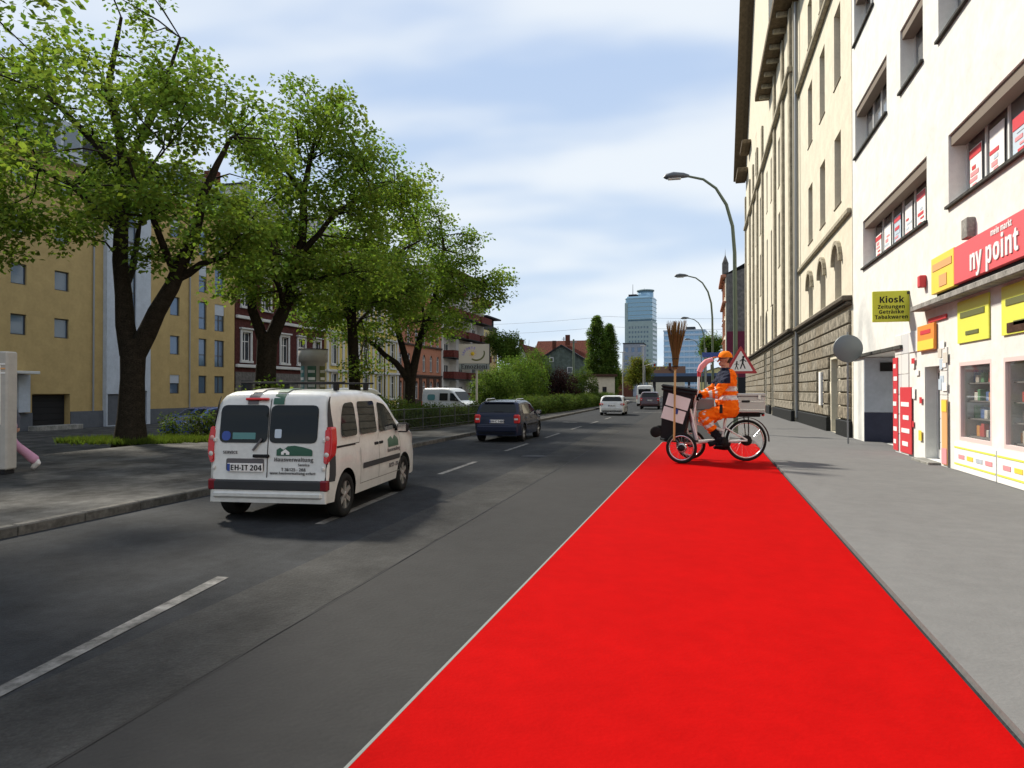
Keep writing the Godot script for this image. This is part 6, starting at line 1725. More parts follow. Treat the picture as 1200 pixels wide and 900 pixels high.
func build_passer():
	var at := RV * -10.86 + DV * 15.3 + Vector3(0, 0.12, 0)
	var p := thing("person", "passer-by with pink trousers and white shoes, mostly hidden by the pale pillar", "person", at, 14.8)
	var PK := Color(0.5, 0.27, 0.38); var SK := Color(0.5, 0.3, 0.22)
	var bones := [[Vector3(0, 0.93, -0.05), Vector3(0, 0.93, 0.05), 0.125, 0.125, "leg"], [Vector3(0, 1.0, 0), Vector3(-0.02, 1.22, 0), 0.12, 0.125, "top"], [Vector3(-0.02, 1.34, -0.1), Vector3(-0.02, 1.34, 0.1), 0.095, 0.095, "top"], [Vector3(-0.02, 1.38, 0), Vector3(-0.03, 1.52, 0), 0.055, 0.05, "skin"],
		[Vector3(-0.03, 1.6, 0), Vector3(-0.035, 1.64, 0), 0.085, 0.09, "skin"], [Vector3(-0.06, 1.54, 0), Vector3(-0.08, 1.53, 0), 0.05, 0.04, "skin"], [Vector3(-0.115, 1.6, 0), Vector3(-0.13, 1.575, 0), 0.01, 0.014, "skin"],
		[Vector3(0, 0.9, 0.09), Vector3(0.24, 0.52, 0.1), 0.1, 0.065, "leg"], [Vector3(0.24, 0.52, 0.1), Vector3(0.62, 0.22, 0.1), 0.08, 0.1, "leg"], [Vector3(0.7, 0.17, 0.1), Vector3(0.6, 0.05, 0.1), 0.044, 0.036, "shoe"], [Vector3(0.72, 0.13, 0.1), Vector3(0.64, 0.05, 0.1), 0.045, 0.04, "shoe"],
		[Vector3(0, 0.9, -0.09), Vector3(-0.22, 0.52, -0.1), 0.1, 0.065, "leg"], [Vector3(-0.22, 0.52, -0.1), Vector3(-0.3, 0.12, -0.1), 0.07, 0.08, "leg"], [Vector3(-0.28, 0.045, -0.1), Vector3(-0.45, 0.04, -0.1), 0.045, 0.036, "shoe"],
		[Vector3(-0.02, 1.35, 0.19), Vector3(-0.1, 1.1, 0.22), 0.055, 0.042, "top"], [Vector3(-0.1, 1.1, 0.22), Vector3(-0.2, 0.92, 0.2), 0.042, 0.032, "top"], [Vector3(-0.02, 1.35, -0.19), Vector3(0.05, 1.1, -0.22), 0.055, 0.042, "top"], [Vector3(0.05, 1.1, -0.22), Vector3(0.08, 0.88, -0.2), 0.042, 0.032, "top"]]
	var s := Sh.new()
	flesh(s, bones, 0.016, 0.04, func(_q: Vector3, tg: String) -> Color: return PK if tg == "leg" else (Color(0.7, 0.69, 0.67) if tg == "shoe" else (SK if tg == "skin" else Color(0.1, 0.11, 0.14))))
	for z in [0.2, -0.2]: flesh(s, hand_bones(Vector3(-0.2 if z > 0 else 0.08, 0.93 if z > 0 else 0.89, z), Vector3(-0.2, -1, 0).normalized(), Vector3(-1, 0, 0), signf(z), "s", 0.5), 0.007, 0.012, func(_q: Vector3, _t: String) -> Color: return SK)
	part("body", s, mats.vertex_cloth, p)
	var hr := Sh.new(); hr.lathe([Vector2(0.09, -0.1), Vector2(0.1, 0.0), Vector2(0.095, 0.06), Vector2(0.05, 0.105), Vector2(0.001, 0.112)], 20, Vector3(-0.015, 1.63, 0))
	part("hair", hr, mats.bark, p)
	var pi := thing("info_pillar", "pale upright display box cut off by the left edge of the picture", "pillar", RV * -10.7 + DV * 14.45 + Vector3(0, 0.12, 0), 14.8)
	part("case", bxs(Vector3(0, 1.28, 0), Vector3(1.05, 2.4, 0.32), 0.03), mats.pillar_pale, pi)
	part("foot", bxs(Vector3(0, 0.045, 0), Vector3(0.95, 0.1, 0.28)), mats.door_dark, pi)
	part("poster", bxs(Vector3(0, 1.6, 0.165), Vector3(0.8, 1.2, 0.02)), mats.paper, pi)
	for k in 3: part("print_band", bxs(Vector3(0.0, 2.22 - k * 0.09, 0.168), Vector3(0.98, 0.03, 0.012)), mats.sign_orange_pale if k == 1 else mats.paper, pi)

# ---------------------------------------------------------------- street furniture
func build_furniture():
	# lamps
	var first: Node3D = null
	var spots := [[Vector3(1.42, 0.05, -30.4), "tall curved street lamp carrying the triangular warning sign"], [Vector3(0.98, 0.05, -56.8), "second curved street lamp, its head left of the cream building"], [Vector3(0.62, 0.05, -90.0), "third curved street lamp, in front of the glass office"], [Vector3(0.35, 0.05, -127.0), "farthest and smallest curved street lamp"]]
	for q in spots:
		if first == null:
			var t := thing("street_lamp", q[1], "street lamp", q[0], 2.0, "street lamps along the right pavement")
			var s := Sh.new()
			var pts := [Vector3(0, 0, 0), Vector3(0, 1.2, 0), Vector3(0, 4.5, 0), Vector3(-0.02, 7.4, 0), Vector3(-0.1, 8.5, 0), Vector3(-0.34, 9.4, 0), Vector3(-0.75, 10.1, 0), Vector3(-1.25, 10.5, 0), Vector3(-1.9, 10.68, 0)]
			s.tube(pts, [0.1, 0.1, 0.085, 0.075, 0.07, 0.065, 0.055, 0.05, 0.045], 12)
			part("pole", s, mats.lamp_green, t)
			var h := Sh.new()
			h.tube([Vector3(-1.82, 10.68, 0), Vector3(-2.05, 10.72, 0), Vector3(-2.45, 10.74, 0), Vector3(-2.75, 10.71, 0), Vector3(-2.86, 10.68, 0)], [0.055, 0.11, 0.15, 0.12, 0.03], 12)
			part("lamp_head", h, mats.lamp_head, t)
			part("lamp_glass", bxs(Vector3(-2.42, 10.6, 0), Vector3(0.55, 0.07, 0.2), 0.03), mats.lens_clear, t)
			part("base_door", bxs(Vector3(0, 0.9, 0.1), Vector3(0.1, 0.4, 0.02), 0.005), mats.lamp_green, t)
			first = t
		else: dup(first, q[1], q[0], 2.0)
	# warning sign
	var w := thing("warning_sign", "red bordered triangular warning sign with walking figures on the nearest lamp pole", "sign", Vector3(1.62, 3.0, -30.22), 10.0)
	var tri := rpoly([Vector2(-0.66, -0.5), Vector2(0.66, -0.5), Vector2(0, 0.64)], 0.07)
	var s1 := Sh.new(); s1.prism(tri, -0.015, 0.0); part("border", s1, mats.sign_deep_red, w)
	var s2 := Sh.new(); s2.prism(rpoly([Vector2(-0.48, -0.4), Vector2(0.48, -0.4), Vector2(0, 0.43)], 0.04), 0.0005, 0.006); part("face", s2, mats.sign_white, w)
	for q in [[0.08, 0.0, 1.0], [-0.17, -0.14, 0.66]]:
		var f := Sh.new(); var k: float = q[2]; var o := Vector3(q[0], q[1], 0.01)
		f.lathe([Vector2(0.001, 0.006), Vector2(0.05 * k, 0.0), Vector2(0.001, -0.001)], 12, o + Vector3(0.02, 0.17, 0) * k, Basis(Vector3.RIGHT, PI * 0.5))
		f.bar(o + Vector3(0.01, 0.12, 0) * k, o + Vector3(-0.01, -0.06, 0) * k, 0.006, 0.07 * k, Vector3(1, 0, 0))
		f.bar(o + Vector3(-0.01, -0.05, 0) * k, o + Vector3(0.09, -0.3, 0) * k, 0.006, 0.045 * k, Vector3(1, 0, 0))
		f.bar(o + Vector3(-0.01, -0.05, 0) * k, o + Vector3(-0.1, -0.3, 0) * k, 0.006, 0.045 * k, Vector3(1, 0, 0))
		f.bar(o + Vector3(0.01, 0.09, 0) * k, o + Vector3(0.13, -0.02, 0) * k, 0.006, 0.035 * k, Vector3(1, 0, 0))
		f.bar(o + Vector3(0.0, 0.09, 0) * k, o + Vector3(-0.12, 0.0, 0) * k, 0.006, 0.035 * k, Vector3(1, 0, 0))
		part("walking_figure", f, mats.door_dark, w)
	part("clamp", bxs(Vector3(-0.18, -0.1, -0.05), Vector3(0.12, 0.08, 0.06)), mats.pipe_grey, w)
	# blue plate sign on a slim post
	var b := thing("blue_sign", "narrow blue sign plate on a slim post behind the rider's head", "sign", Vector3(0.75, 0.05, -37.0), 14.0)
	var bp := Sh.new(); bp.tube([Vector3(-0.45, 0, 0), Vector3(-0.45, 3.9, 0)], [0.035], 8); part("post", bp, mats.pipe_grey, b)
	part("plate", bxs(Vector3(0.1, 3.55, 0.05), Vector3(1.5, 0.24, 0.03), 0.005), mats.plate_blue, b)
	# billboard
	var bb := thing("billboard", "white billboard with a sun and a dark crescent above a grey name panel", "billboard", Vector3(-14.15, 0.05, -43.9), 20.0)
	var ps := Sh.new(); ps.tube([Vector3(0.18, 0, 0), Vector3(0.18, 3.4, 0)], [0.07], 10); part("post", ps, mats.post_pale, bb)
	part("board", bxs(Vector3(0, 4.15, 0.06), Vector3(1.98, 1.26, 0.16), 0.01), mats.board_cream, bb)
	part("frame_edge", bxs(Vector3(1.01, 4.15, 0.06), Vector3(0.05, 1.32, 0.2)), mats.conc_dark, bb)
	part("name_panel", bxs(Vector3(0.02, 3.32, 0.06), Vector3(1.98, 0.38, 0.15), 0.01), mats.board_grey, bb)
	part("name_lettering", lettering("Emozioni", 0.26, 0.01, true), mats.door_dark, bb, Vector3(0, 3.31, 0.14))
	var arc := "LAFORTE"
	for i in 7:
		var a := deg_to_rad(172.0 - i * 16.0)
		var l := part("arc_letter", lettering(arc[i], 0.16, 0.01), mats.sign_purple, bb, Vector3(-0.12 + cos(a) * 0.6, 4.02 + sin(a) * 0.5, 0.142))
		l.rotation.z = a - PI * 0.5
	var sn := Sh.new(); sn.lathe([Vector2(0.001, 0.005), Vector2(0.13, 0.004), Vector2(0.13, 0.0)], 20, Vector3(-0.1, 4.15, 0.141), Basis(Vector3.RIGHT, PI * 0.5)); part("sun_print", sn, mats.sign_yellow_deep, bb)
	for i in 10:
		var a := TAU * i / 10.0; var r := Sh.new()
		r.bar(Vector3(-0.1 + cos(a) * 0.15, 4.15 + sin(a) * 0.15, 0.143), Vector3(-0.1 + cos(a) * 0.27, 4.15 + sin(a) * 0.27, 0.143), 0.02, 0.005, Vector3(0, 0, 1))
		part("sun_ray", r, mats.sign_orange_pale, bb)
	var cs := PackedVector2Array()
	for i in 17:
		var a := deg_to_rad(-125.0 + i * 9.0); cs.append(Vector2(0.15 + cos(a) * 0.56, 4.18 + sin(a) * 0.5))
	for i in 17:
		var a := deg_to_rad(19.0 - i * 9.0); cs.append(Vector2(0.14 + cos(a) * 0.48, 4.21 + sin(a) * 0.43))
	var cm := Sh.new(); cm.prism(cs, 0.1415, 0.15); part("crescent_print", cm, mats.sign_olive, bb)
	# advertising column
	var ac := thing("advertising_column", "round advertising column with three posters behind the white van", "column", Vector3(-22.1, -0.45, -37.6), 14.8)
	var cy := Sh.new(); cy.lathe([Vector2(0.001, 4.72), Vector2(0.78, 4.7), Vector2(0.84, 4.66), Vector2(0.84, 3.95), Vector2(0.7, 3.92), Vector2(0.7, 0.3), Vector2(0.8, 0.28), Vector2(0.8, 0.0)], 36); part("drum", cy, mats.pillar_pale, ac)
	var rg := Sh.new(); rg.torus(0.84, 0.03, 36, 6, Vector3(0, 4.69, 0)); part("cap_ring", rg, mats.door_dark, ac)
	var k := 0
	for a in [200.0, 258.0, 316.0]:
		var pc := Sh.new()
		pc.smooth(1)
		for i in 8:
			var a0 := deg_to_rad(a + i * 5.2); var a1 := deg_to_rad(a + (i + 1) * 5.2)
			pc.quad(Vector3(cos(a0) * 0.708, 0.8, -sin(a0) * 0.708), Vector3(cos(a1) * 0.708, 0.8, -sin(a1) * 0.708), Vector3(cos(a1) * 0.708, 3.7, -sin(a1) * 0.708), Vector3(cos(a0) * 0.708, 3.7, -sin(a0) * 0.708))
		var po := part("poster", pc, [mats.sticker_teal, mats.van_green, mats.sign_olive][k], ac)
		for r in 6:
			var pr := Sh.new()
			for i in 6:
				var a0 := deg_to_rad(a + 5.0 + i * 5.2); var a1 := deg_to_rad(a + 5.0 + (i + (0.55 if r % 2 else 1.0)) * 5.2); var y := 1.2 + r * 0.42
				pr.quad(Vector3(cos(a0) * 0.714, y, -sin(a0) * 0.714), Vector3(cos(a1) * 0.714, y, -sin(a1) * 0.714), Vector3(cos(a1) * 0.714, y + 0.16, -sin(a1) * 0.714), Vector3(cos(a0) * 0.714, y + 0.16, -sin(a0) * 0.714))
			part("poster_print", pr, mats.paper, po)
		k += 1
	# railing
	var rl := thing("railing", "low grey metal railing in front of the clipped shrubs", "fence", Vector3.ZERO)
	var A := Vector3(-11.95, 0.1, -25.5); var B := Vector3(-11.0, 0.1, -46.0)
	var n := 11
	var pm := bxs(Vector3(0, 0.48, 0), Vector3(0.05, 0.96, 0.05), 0.008).mesh()
	for i in n + 1: part("post", pm, mats.rail_grey, rl, A.lerp(B, float(i) / n))
	for i in n:
		var a := A.lerp(B, float(i) / n); var c := A.lerp(B, float(i + 1) / n)
		for y in [0.12, 0.5, 0.92]:
			var s := Sh.new(); s.tube([a + Vector3(0, y, 0.03), c + Vector3(0, y, -0.03)], [0.013], 6); part("rail", s, mats.rail_grey, rl)
		var bs := Sh.new()
		for j in range(1, 14): 
			var p := a.lerp(c, j / 14.0); bs.bar(p + Vector3(0, 0.12, 0), p + Vector3(0, 0.92, 0), 0.008, 0.008)
		part("wire_infill", bs, mats.rail_grey, rl).set_meta("kind", "stuff")
	# slim post near the salmon house, traffic light in the distance
	var sp := thing("slim_post", "thin dark post in front of the ornate yellow house", "post", Vector3(-24.0, -0.45, -51.5))
	var ss := Sh.new(); ss.tube([Vector3(0, 0, 0), Vector3(0, 5.2, 0)], [0.05, 0.04], 8); part("shaft", ss, mats.door_dark, sp)
	part("cap", bxs(Vector3(0, 5.25, 0), Vector3(0.16, 0.12, 0.16), 0.02), mats.door_dark, sp)
	var tl := thing("traffic_light", "small traffic light on a pole above the far junction", "traffic light", Vector3(-8.8, 0, -120.0), 0.0)
	var ts := Sh.new(); ts.tube([Vector3(0, 0, 0), Vector3(0, 6.0, 0), Vector3(1.6, 6.4, 0)], [0.08, 0.07, 0.05], 8); part("pole", ts, mats.pipe_grey, tl)
	part("housing", bxs(Vector3(1.6, 5.8, 0.05), Vector3(0.34, 0.95, 0.28), 0.03), mats.black_plastic, tl)
	for i in 3: part("lamp_lens", bxs(Vector3(1.6, 5.5 + i * 0.3, 0.2), Vector3(0.2, 0.2, 0.03), 0.02), [mats.van_green, mats.sign_yellow_deep, mats.lens_red][i], tl)
	for q in [[-13.0, -125.0, "pale flag pole in front of the poplars' right side"], [-10.6, -140.0, "tall pale lamp pole in front of the tower"]]:
		var fp := thing("pale_pole", q[2], "pole", Vector3(q[0], 0, q[1]), 0.0, "pale poles at the junction")
		var fs := Sh.new(); fs.tube([Vector3.ZERO, Vector3(0, 8.5 if q[0] < -12 else 10.5, 0)], [0.09, 0.06], 8); part("shaft", fs, mats.post_pale, fp)
		part("top_piece", bxs(Vector3(0, 8.55 if q[0] < -12 else 10.55, 0), Vector3(1.1, 0.12, 0.2), 0.03), mats.post_pale, fp)

# ---------------------------------------------------------------- ground
func strip(edge_l: Array, edge_r: Array, y: float, y2 := -99.0) -> Sh:   # edges: (across, along) pairs
	var s := Sh.new()
	if y2 < -50.0: y2 = y
	for i in edge_l.size() - 1:
		s.quad(Vector3(edge_l[i].x, y, -edge_l[i].y), Vector3(edge_r[i].x, y2, -edge_r[i].y), Vector3(edge_r[i + 1].x, y2, -edge_r[i + 1].y), Vector3(edge_l[i + 1].x, y, -edge_l[i + 1].y))
	return s

func kerb_l(s: float) -> float:
	if s < 12.0: return -8.2
	if s < 21.0: return lerpf(-8.2, -8.75, (s - 12.0) / 9.0)
	return lerpf(-8.75, -9.45, clampf((s - 21.0) / 42.0, 0.0, 1.0)) - maxf(0.0, s - 63.0) * 0.01

func build_ground():
	var g := Sh.new()
	g.quad(Vector3(-900, -0.62, 200), Vector3(900, -0.62, 200), Vector3(900, -0.62, -1500), Vector3(-900, -0.62, -1500))
	struct("ground", g, mats.far_ground)
	# road
	var ss := []
	var s := -30.0
	while s < 230.0: ss.append(s); s += 2.5 if s < 70.0 else 10.0
	var L := []; var R := []
	for q in ss: L.append(Vector2(kerb_l(q), q)); R.append(Vector2(1.9 if q < 27.0 else 0.95, q))
	var road := struct("road", strip(L, R, 0.0), mats.asphalt)
	# new smooth asphalt on the right side
	var a := []; var b := []
	for q in ss:
		if q < 150.0: a.append(Vector2(-2.95 - 0.012 * maxf(q, 0.0), q)); b.append(Vector2(-1.62 + clampf(q, 0, 26) * 0.014 if q < 26.0 else 0.94, q))
	struct("asphalt_patch", strip(a, b, 0.005), mats.asphalt_new)
	# dusty worn strip beside the seam
	var c := []; var d := []
	for q in ss:
		if q < 40.0: c.append(Vector2(-3.9 - 0.012 * maxf(q, 0.0), q)); d.append(Vector2(-2.98 - 0.012 * maxf(q, 0.0), q))
	struct("gutter_strip", strip(c, d, 0.004), mats.asphalt_worn)
	# red cycle lane with pale edge lines
	struct("cycle_lane", strip([Vector2(-1.66, -20), Vector2(-1.62, 3), Vector2(-1.26, 25.4)], [Vector2(1.50, -20), Vector2(1.55, 3), Vector2(1.82, 25.4)], 0.009), mats.lane_red)
	var el := struct("lane_edge_line", strip([Vector2(-1.68, -20), Vector2(-1.64, 3), Vector2(-1.28, 25.4)], [Vector2(-1.66, -20), Vector2(-1.62, 3), Vector2(-1.26, 25.4)], 0.010), mats.edge_line)
	# right pavement: slab with a low edge
	var pv := Sh.new()
	var pe := [Vector2(1.53, -20), Vector2(1.58, 3), Vector2(1.85, 25.4), Vector2(1.85, 26.5), Vector2(0.98, 28.5), Vector2(0.98, 140)]
	for i in pe.size() - 1:
		var p: Vector2 = pe[i]; var q: Vector2 = pe[i + 1]
		pv.quad(Vector3(p.x, 0.05, -p.y), Vector3(6.0, 0.05, -p.y), Vector3(6.0, 0.05, -q.y), Vector3(q.x, 0.05, -q.y))
		pv.quad(Vector3(p.x, -0.1, -p.y), Vector3(p.x, 0.05, -p.y), Vector3(q.x, 0.05, -q.y), Vector3(q.x, -0.1, -q.y))
	struct("pavement_right", pv, mats.pave_grey)
	# left pavement, falling towards the service road in front of the houses
	var lp := Sh.new()
	for i in ss.size() - 1:
		if ss[i] > 140.0: break
		var s0: float = ss[i]; var s1: float = ss[i + 1]
		var prof0 := [Vector2(kerb_l(s0) - 0.16, 0.115), Vector2(-17.0, 0.1), Vector2(-22.5, -0.45), Vector2(-37.5, -0.46)]
		var prof1 := [Vector2(kerb_l(s1) - 0.16, 0.115), Vector2(-17.0, 0.1), Vector2(-22.5, -0.45), Vector2(-37.5, -0.46)]
		for k in 3: lp.quad(Vector3(prof0[k + 1].x, prof0[k + 1].y, -s0), Vector3(prof0[k].x, prof0[k].y, -s0), Vector3(prof1[k].x, prof1[k].y, -s1), Vector3(prof1[k + 1].x, prof1[k + 1].y, -s1))
	var lpo := struct("pavement_left", lp, mats.pave_dark)
	# kerb stones
	for i in 70:
		var s0 := -3.0 + i * 1.0
		var x0 := kerb_l(s0); var x1 := kerb_l(s0 + 1.0)
		var ks := Sh.new()
		var z := (Vector3(x1, 0, -s0 - 1.0) - Vector3(x0, 0, -s0)).normalized(); var x := Vector3.UP.cross(z).normalized()
		ks.cham(Vector3((x0 + x1) * 0.5 - 0.08, 0.035, -s0 - 0.5), Vector3(0.16, 0.19, 0.985), 0.018, Basis(x, Vector3.UP, z))
		part("kerb_stone", ks, mats.kerb if i % 3 else mats.kerb_b, lpo)
	# grass verge under the trees beyond the railing
	struct("verge", strip([Vector2(-20.5, 22), Vector2(-20, 30), Vector2(-20, 100)], [Vector2(-13.6, 25.0), Vector2(-11.3, 28), Vector2(-10.6, 100)], 0.125 - 0.3, 0.13), mats.soil)
	# lane markings
	var dash := [[-3.9, 2.4, -4.45, 5.93], [-4.96, 8.6, -5.22, 11.65], [-5.42, 14.4, -5.5, 17.2], [-5.62, 20.5, -5.66, 23.5], [-5.7, 26.6, -5.75, 29.6], [-5.78, 32.7, -5.8, 35.7], [-5.8, 38.8, -5.8, 41.8], [-5.8, 45.0, -5.8, 48.0], [-2.85, 62.0, -2.85, 66.0]]
	for q in dash:
		var m := Sh.new()
		var p0 := Vector3(q[0], 0.006, -q[1]); var p1 := Vector3(q[2], 0.006, -q[3]); var x := Vector3(0.065, 0, 0)
		m.quad(p0 - x, p0 + x, p1 + x, p1 - x)
		part("lane_dash", m, mats.marking, road)
	for q in [[-7.9, 38.0, -7.7, 41.0]]:
		var m := Sh.new(); m.quad(Vector3(-7.6, 0.006, -40), Vector3(-6.7, 0.006, -39.6), Vector3(-6.7, 0.006, -40.0), Vector3(-7.6, 0.006, -40.6)); part("arrow_mark", m, mats.marking, road)
	var sl := Sh.new(); sl.quad(Vector3(-5.4, 0.006, -60.0), Vector3(-2.9, 0.006, -60.0), Vector3(-2.9, 0.006, -60.6), Vector3(-5.4, 0.006, -60.6)); part("stop_line", sl, mats.marking, road)
	# tarred seam
	var tr := Sh.new()
	rng.seed = 3
	var px := -2.96; var pz := -1.0
	while pz < 34.0:
		var nx := -2.97 - 0.012 * pz + rng.randf_range(-0.008, 0.008)
		tr.quad(Vector3(px - 0.008, 0.0075, -pz), Vector3(px + 0.008, 0.0075, -pz), Vector3(nx + 0.008, 0.0075, -pz - 0.5), Vector3(nx - 0.008, 0.0075, -pz - 0.5))
		px = nx; pz += 0.5
	part("tar_seam", tr, mats.door_dark, road)
	# manhole cover
	var mh := Sh.new(); mh.lathe([Vector2(0.001, 0.012), Vector2(0.33, 0.012), Vector2(0.35, 0.004)], 28, Vector3(-4.4, 0, -19.0))
	part("manhole_cover", mh, mats.door_dark, road)

# ---------------------------------------------------------------- materials
func c3(r: float, g: float, b: float) -> Color: return Color(r, g, b)

func make_materials():
	mt("asphalt", c3(0.056, 0.060, 0.065), 0.88, 0, "asphalt", 3.1, 0.5)
	mt("asphalt_new", c3(0.042, 0.042, 0.042), 0.9, 0, "paint", 5.0, 0.2)
	mt("asphalt_worn", c3(0.082, 0.082, 0.08), 0.92, 0, "asphalt", 4.3, 0.5)
	mt("lane_red", c3(0.395, 0.0042, 0.0042), 0.75, 0, "paint", 4.1, 0.15)
	mt("edge_line", c3(0.2, 0.22, 0.21), 0.8)
	mt("pave_grey", c3(0.175, 0.175, 0.175), 0.9, 0, "paint", 4.7, 0.2)
	mats.lane_red.metallic_specular = 0.06; mats.pave_grey.metallic_specular = 0.1
	mt("pave_dark", c3(0.17, 0.168, 0.16), 0.92, 0, "worn", 5.3, 0.5)
	mt("kerb", c3(0.24, 0.23, 0.21), 0.9, 0, "stone", 1.3, 0.5); mt("kerb_b", c3(0.2, 0.195, 0.18), 0.9, 0, "stone", 1.7, 0.5)
	mt("soil", c3(0.09, 0.085, 0.05), 0.95, 0, "worn", 2.2, 0.8)
	mt("far_ground", c3(0.14, 0.14, 0.12), 0.95, 0, "worn", 9.0)
	mt("marking", c3(0.42, 0.41, 0.39), 0.8, 0, "worn", 1.1, 0.3)
	# walls
	mt("beige", c3(0.50, 0.37, 0.17), 0.92, 0, "plaster", 3.7, 0.15)
	mt("plinth", c3(0.13, 0.14, 0.16), 0.9, 0, "plaster", 2.0)
	mt("pale_blue", c3(0.52, 0.57, 0.64), 0.85, 0, "plaster", 3.0)
	mt("white_wall", c3(0.68, 0.68, 0.66), 0.88, 0, "plaster", 3.3)
	mt("white_render", c3(0.82, 0.82, 0.78), 0.9, 0, "plaster", 4.0, 0.15)
	mt("offwhite_wall", c3(0.650, 0.624, 0.585), 0.9, 0, "plaster", 3.0)
	mt("cream_wall", c3(0.62, 0.55, 0.42), 0.9, 0, "plaster", 2.6)
	mt("cream_render", c3(0.77, 0.71, 0.57), 0.9, 0, "plaster", 3.4, 0.15)
	mt("cream_trim", c3(0.68, 0.61, 0.46), 0.88, 0, "stone", 2.0)
	mt("maroon", c3(0.14, 0.05, 0.045), 0.9, 0, "stone", 1.2, 0.3)
	mt("yellow_wall", c3(0.624, 0.494, 0.156), 0.9, 0, "plaster", 3.0)
	mt("salmon", c3(0.468, 0.208, 0.130), 0.9, 0, "plaster", 3.0)
	mt("pale_yellow", c3(0.650, 0.559, 0.260), 0.9, 0, "plaster", 3.0)
	mt("green_wall", c3(0.221, 0.273, 0.234), 0.9, 0, "stone", 3.0)
	mt("grey_panel", c3(0.3, 0.32, 0.36), 0.7, 0, "plaster", 5.0)
	mt("grey_stone", c3(0.25, 0.235, 0.22), 0.9, 0, "stone", 1.4)
	mt("brownstone", c3(0.15, 0.10, 0.08), 0.9, 0, "stone", 1.4)
	mt("sandstone", c3(0.42, 0.36, 0.27), 0.9, 0, "stone", 1.1)
	mt("ashlar", c3(0.62, 0.56, 0.45), 0.9, 0, "worn", 1.7, 0.5); mt("ashlar_dark", c3(0.54, 0.47, 0.36), 0.9, 0, "worn", 1.4, 0.5)
	mt("plinth_black", c3(0.04, 0.042, 0.042), 0.6, 0, "stone", 1.2)
	mt("cornice_grey", c3(0.22, 0.19, 0.15), 0.9, 0, "stone", 1.2)
	mt("eave_brown", c3(0.26, 0.20, 0.13), 0.85, 0, "stone", 1.5)
	mt("trim_white", c3(0.6, 0.6, 0.58), 0.85, 0, "plaster", 2.0)
	mt("slate", c3(0.07, 0.075, 0.085), 0.8, 0, "stone", 1.5)
	mt("roof_red", c3(0.24, 0.07, 0.045), 0.9, 0, "worn", 1.3); mt("roof_brown", c3(0.12, 0.065, 0.045), 0.9, 0, "stone", 1.2)
	mt("brick_red", c3(0.2, 0.075, 0.05), 0.9, 0, "stone", 1.0)
	mt("balcony_red", c3(0.221, 0.065, 0.052), 0.85, 0, "stone", 1.6)
	mt("conc_dark", c3(0.12, 0.12, 0.11), 0.9, 0, "stone", 1.4); mt("conc_light", c3(0.5, 0.49, 0.45), 0.9, 0, "stone", 1.4)
	mt("shop_grey", c3(0.2, 0.19, 0.18), 0.8)
	mt("shutter_brown", c3(0.2, 0.17, 0.14), 0.8)
	mt("dado_blue", c3(0.06, 0.065, 0.10), 0.7, 0, "plaster", 2.0)
	mt("side_grey", c3(0.28, 0.26, 0.24), 0.9, 0, "stone", 3.2); mt("maroon_paint", c3(0.15, 0.03, 0.055), 0.85, 0, "plaster", 2.6)
	mt("tile_white", c3(0.72, 0.72, 0.7), 0.35); mt("tile_grey", c3(0.62, 0.63, 0.64), 0.35)
	mt("tower_wall", c3(0.36, 0.44, 0.42), 0.6, 0, "plaster", 9.0); mt("tower_top", c3(0.2, 0.33, 0.42), 0.2, 0.4); mt("tower_glass", c3(0.11, 0.16, 0.2), 0.15, 0.3)
	mt("office_blue", c3(0.22, 0.36, 0.5), 0.15, 0.4); mt("office_pale", c3(0.46, 0.54, 0.62), 0.5)
	mt("bridge_dark", c3(0.03, 0.028, 0.028), 0.8); mt("bridge_blue", c3(0.07, 0.1, 0.16), 0.7)
	mt("frame_white", c3(0.66, 0.66, 0.65), 0.5); mt("frame_dark", c3(0.045, 0.045, 0.045), 0.5); mt("frame_cream", c3(0.5, 0.46, 0.36), 0.6); mt("frame_pink", c3(0.66, 0.52, 0.5), 0.5)
	mt("blind", c3(0.42, 0.46, 0.52), 0.7)
	mt("glass", c3(0.035, 0.042, 0.05), 0.05, 0.15); mt("glass_blue", c3(0.11, 0.16, 0.24), 0.06, 0.3); mt("glass_shop", c3(0.16, 0.165, 0.17), 0.08, 0.1)
	mt("door_dark", c3(0.022, 0.022, 0.024), 0.6); mt("teal_door", c3(0.03, 0.13, 0.12), 0.5)
	mt("pipe_grey", c3(0.25, 0.26, 0.27), 0.5, 0.3); mt("rail_grey", c3(0.06, 0.065, 0.06), 0.5, 0.3); mt("post_pale", c3(0.5, 0.48, 0.42), 0.7)
	mt("lamp_green", c3(0.14, 0.17, 0.12), 0.55, 0.1); mt("lamp_head", c3(0.09, 0.1, 0.11), 0.4, 0.2)
	# signs and print
	mt("paper", c3(0.76, 0.75, 0.73), 0.6); mt("sign_white", c3(0.7, 0.7, 0.68), 0.5)
	mt("sign_red", c3(0.55, 0.03, 0.04), 0.5); mt("sign_deep_red", c3(0.35, 0.02, 0.03), 0.5); mt("sign_pink", c3(0.7, 0.28, 0.3), 0.55); mt("sign_coral", c3(0.72, 0.09, 0.10), 0.5)
	mt("sign_yellow", c3(0.8, 0.58, 0.06), 0.5); mt("sign_yellow_deep", c3(0.65, 0.45, 0.05), 0.6); mt("sign_orange", c3(0.75, 0.25, 0.03), 0.5); mt("sign_orange_pale", c3(0.66, 0.36, 0.16), 0.6)
	mt("sign_lime", c3(0.66, 0.68, 0.08), 0.5); mt("sign_yellowgreen", c3(0.52, 0.56, 0.035), 0.5); mt("sign_olive", c3(0.13, 0.14, 0.06), 0.6); mt("sign_purple", c3(0.24, 0.2, 0.62), 0.6)
	mt("sign_back", c3(0.15, 0.17, 0.18), 0.5, 0.3)
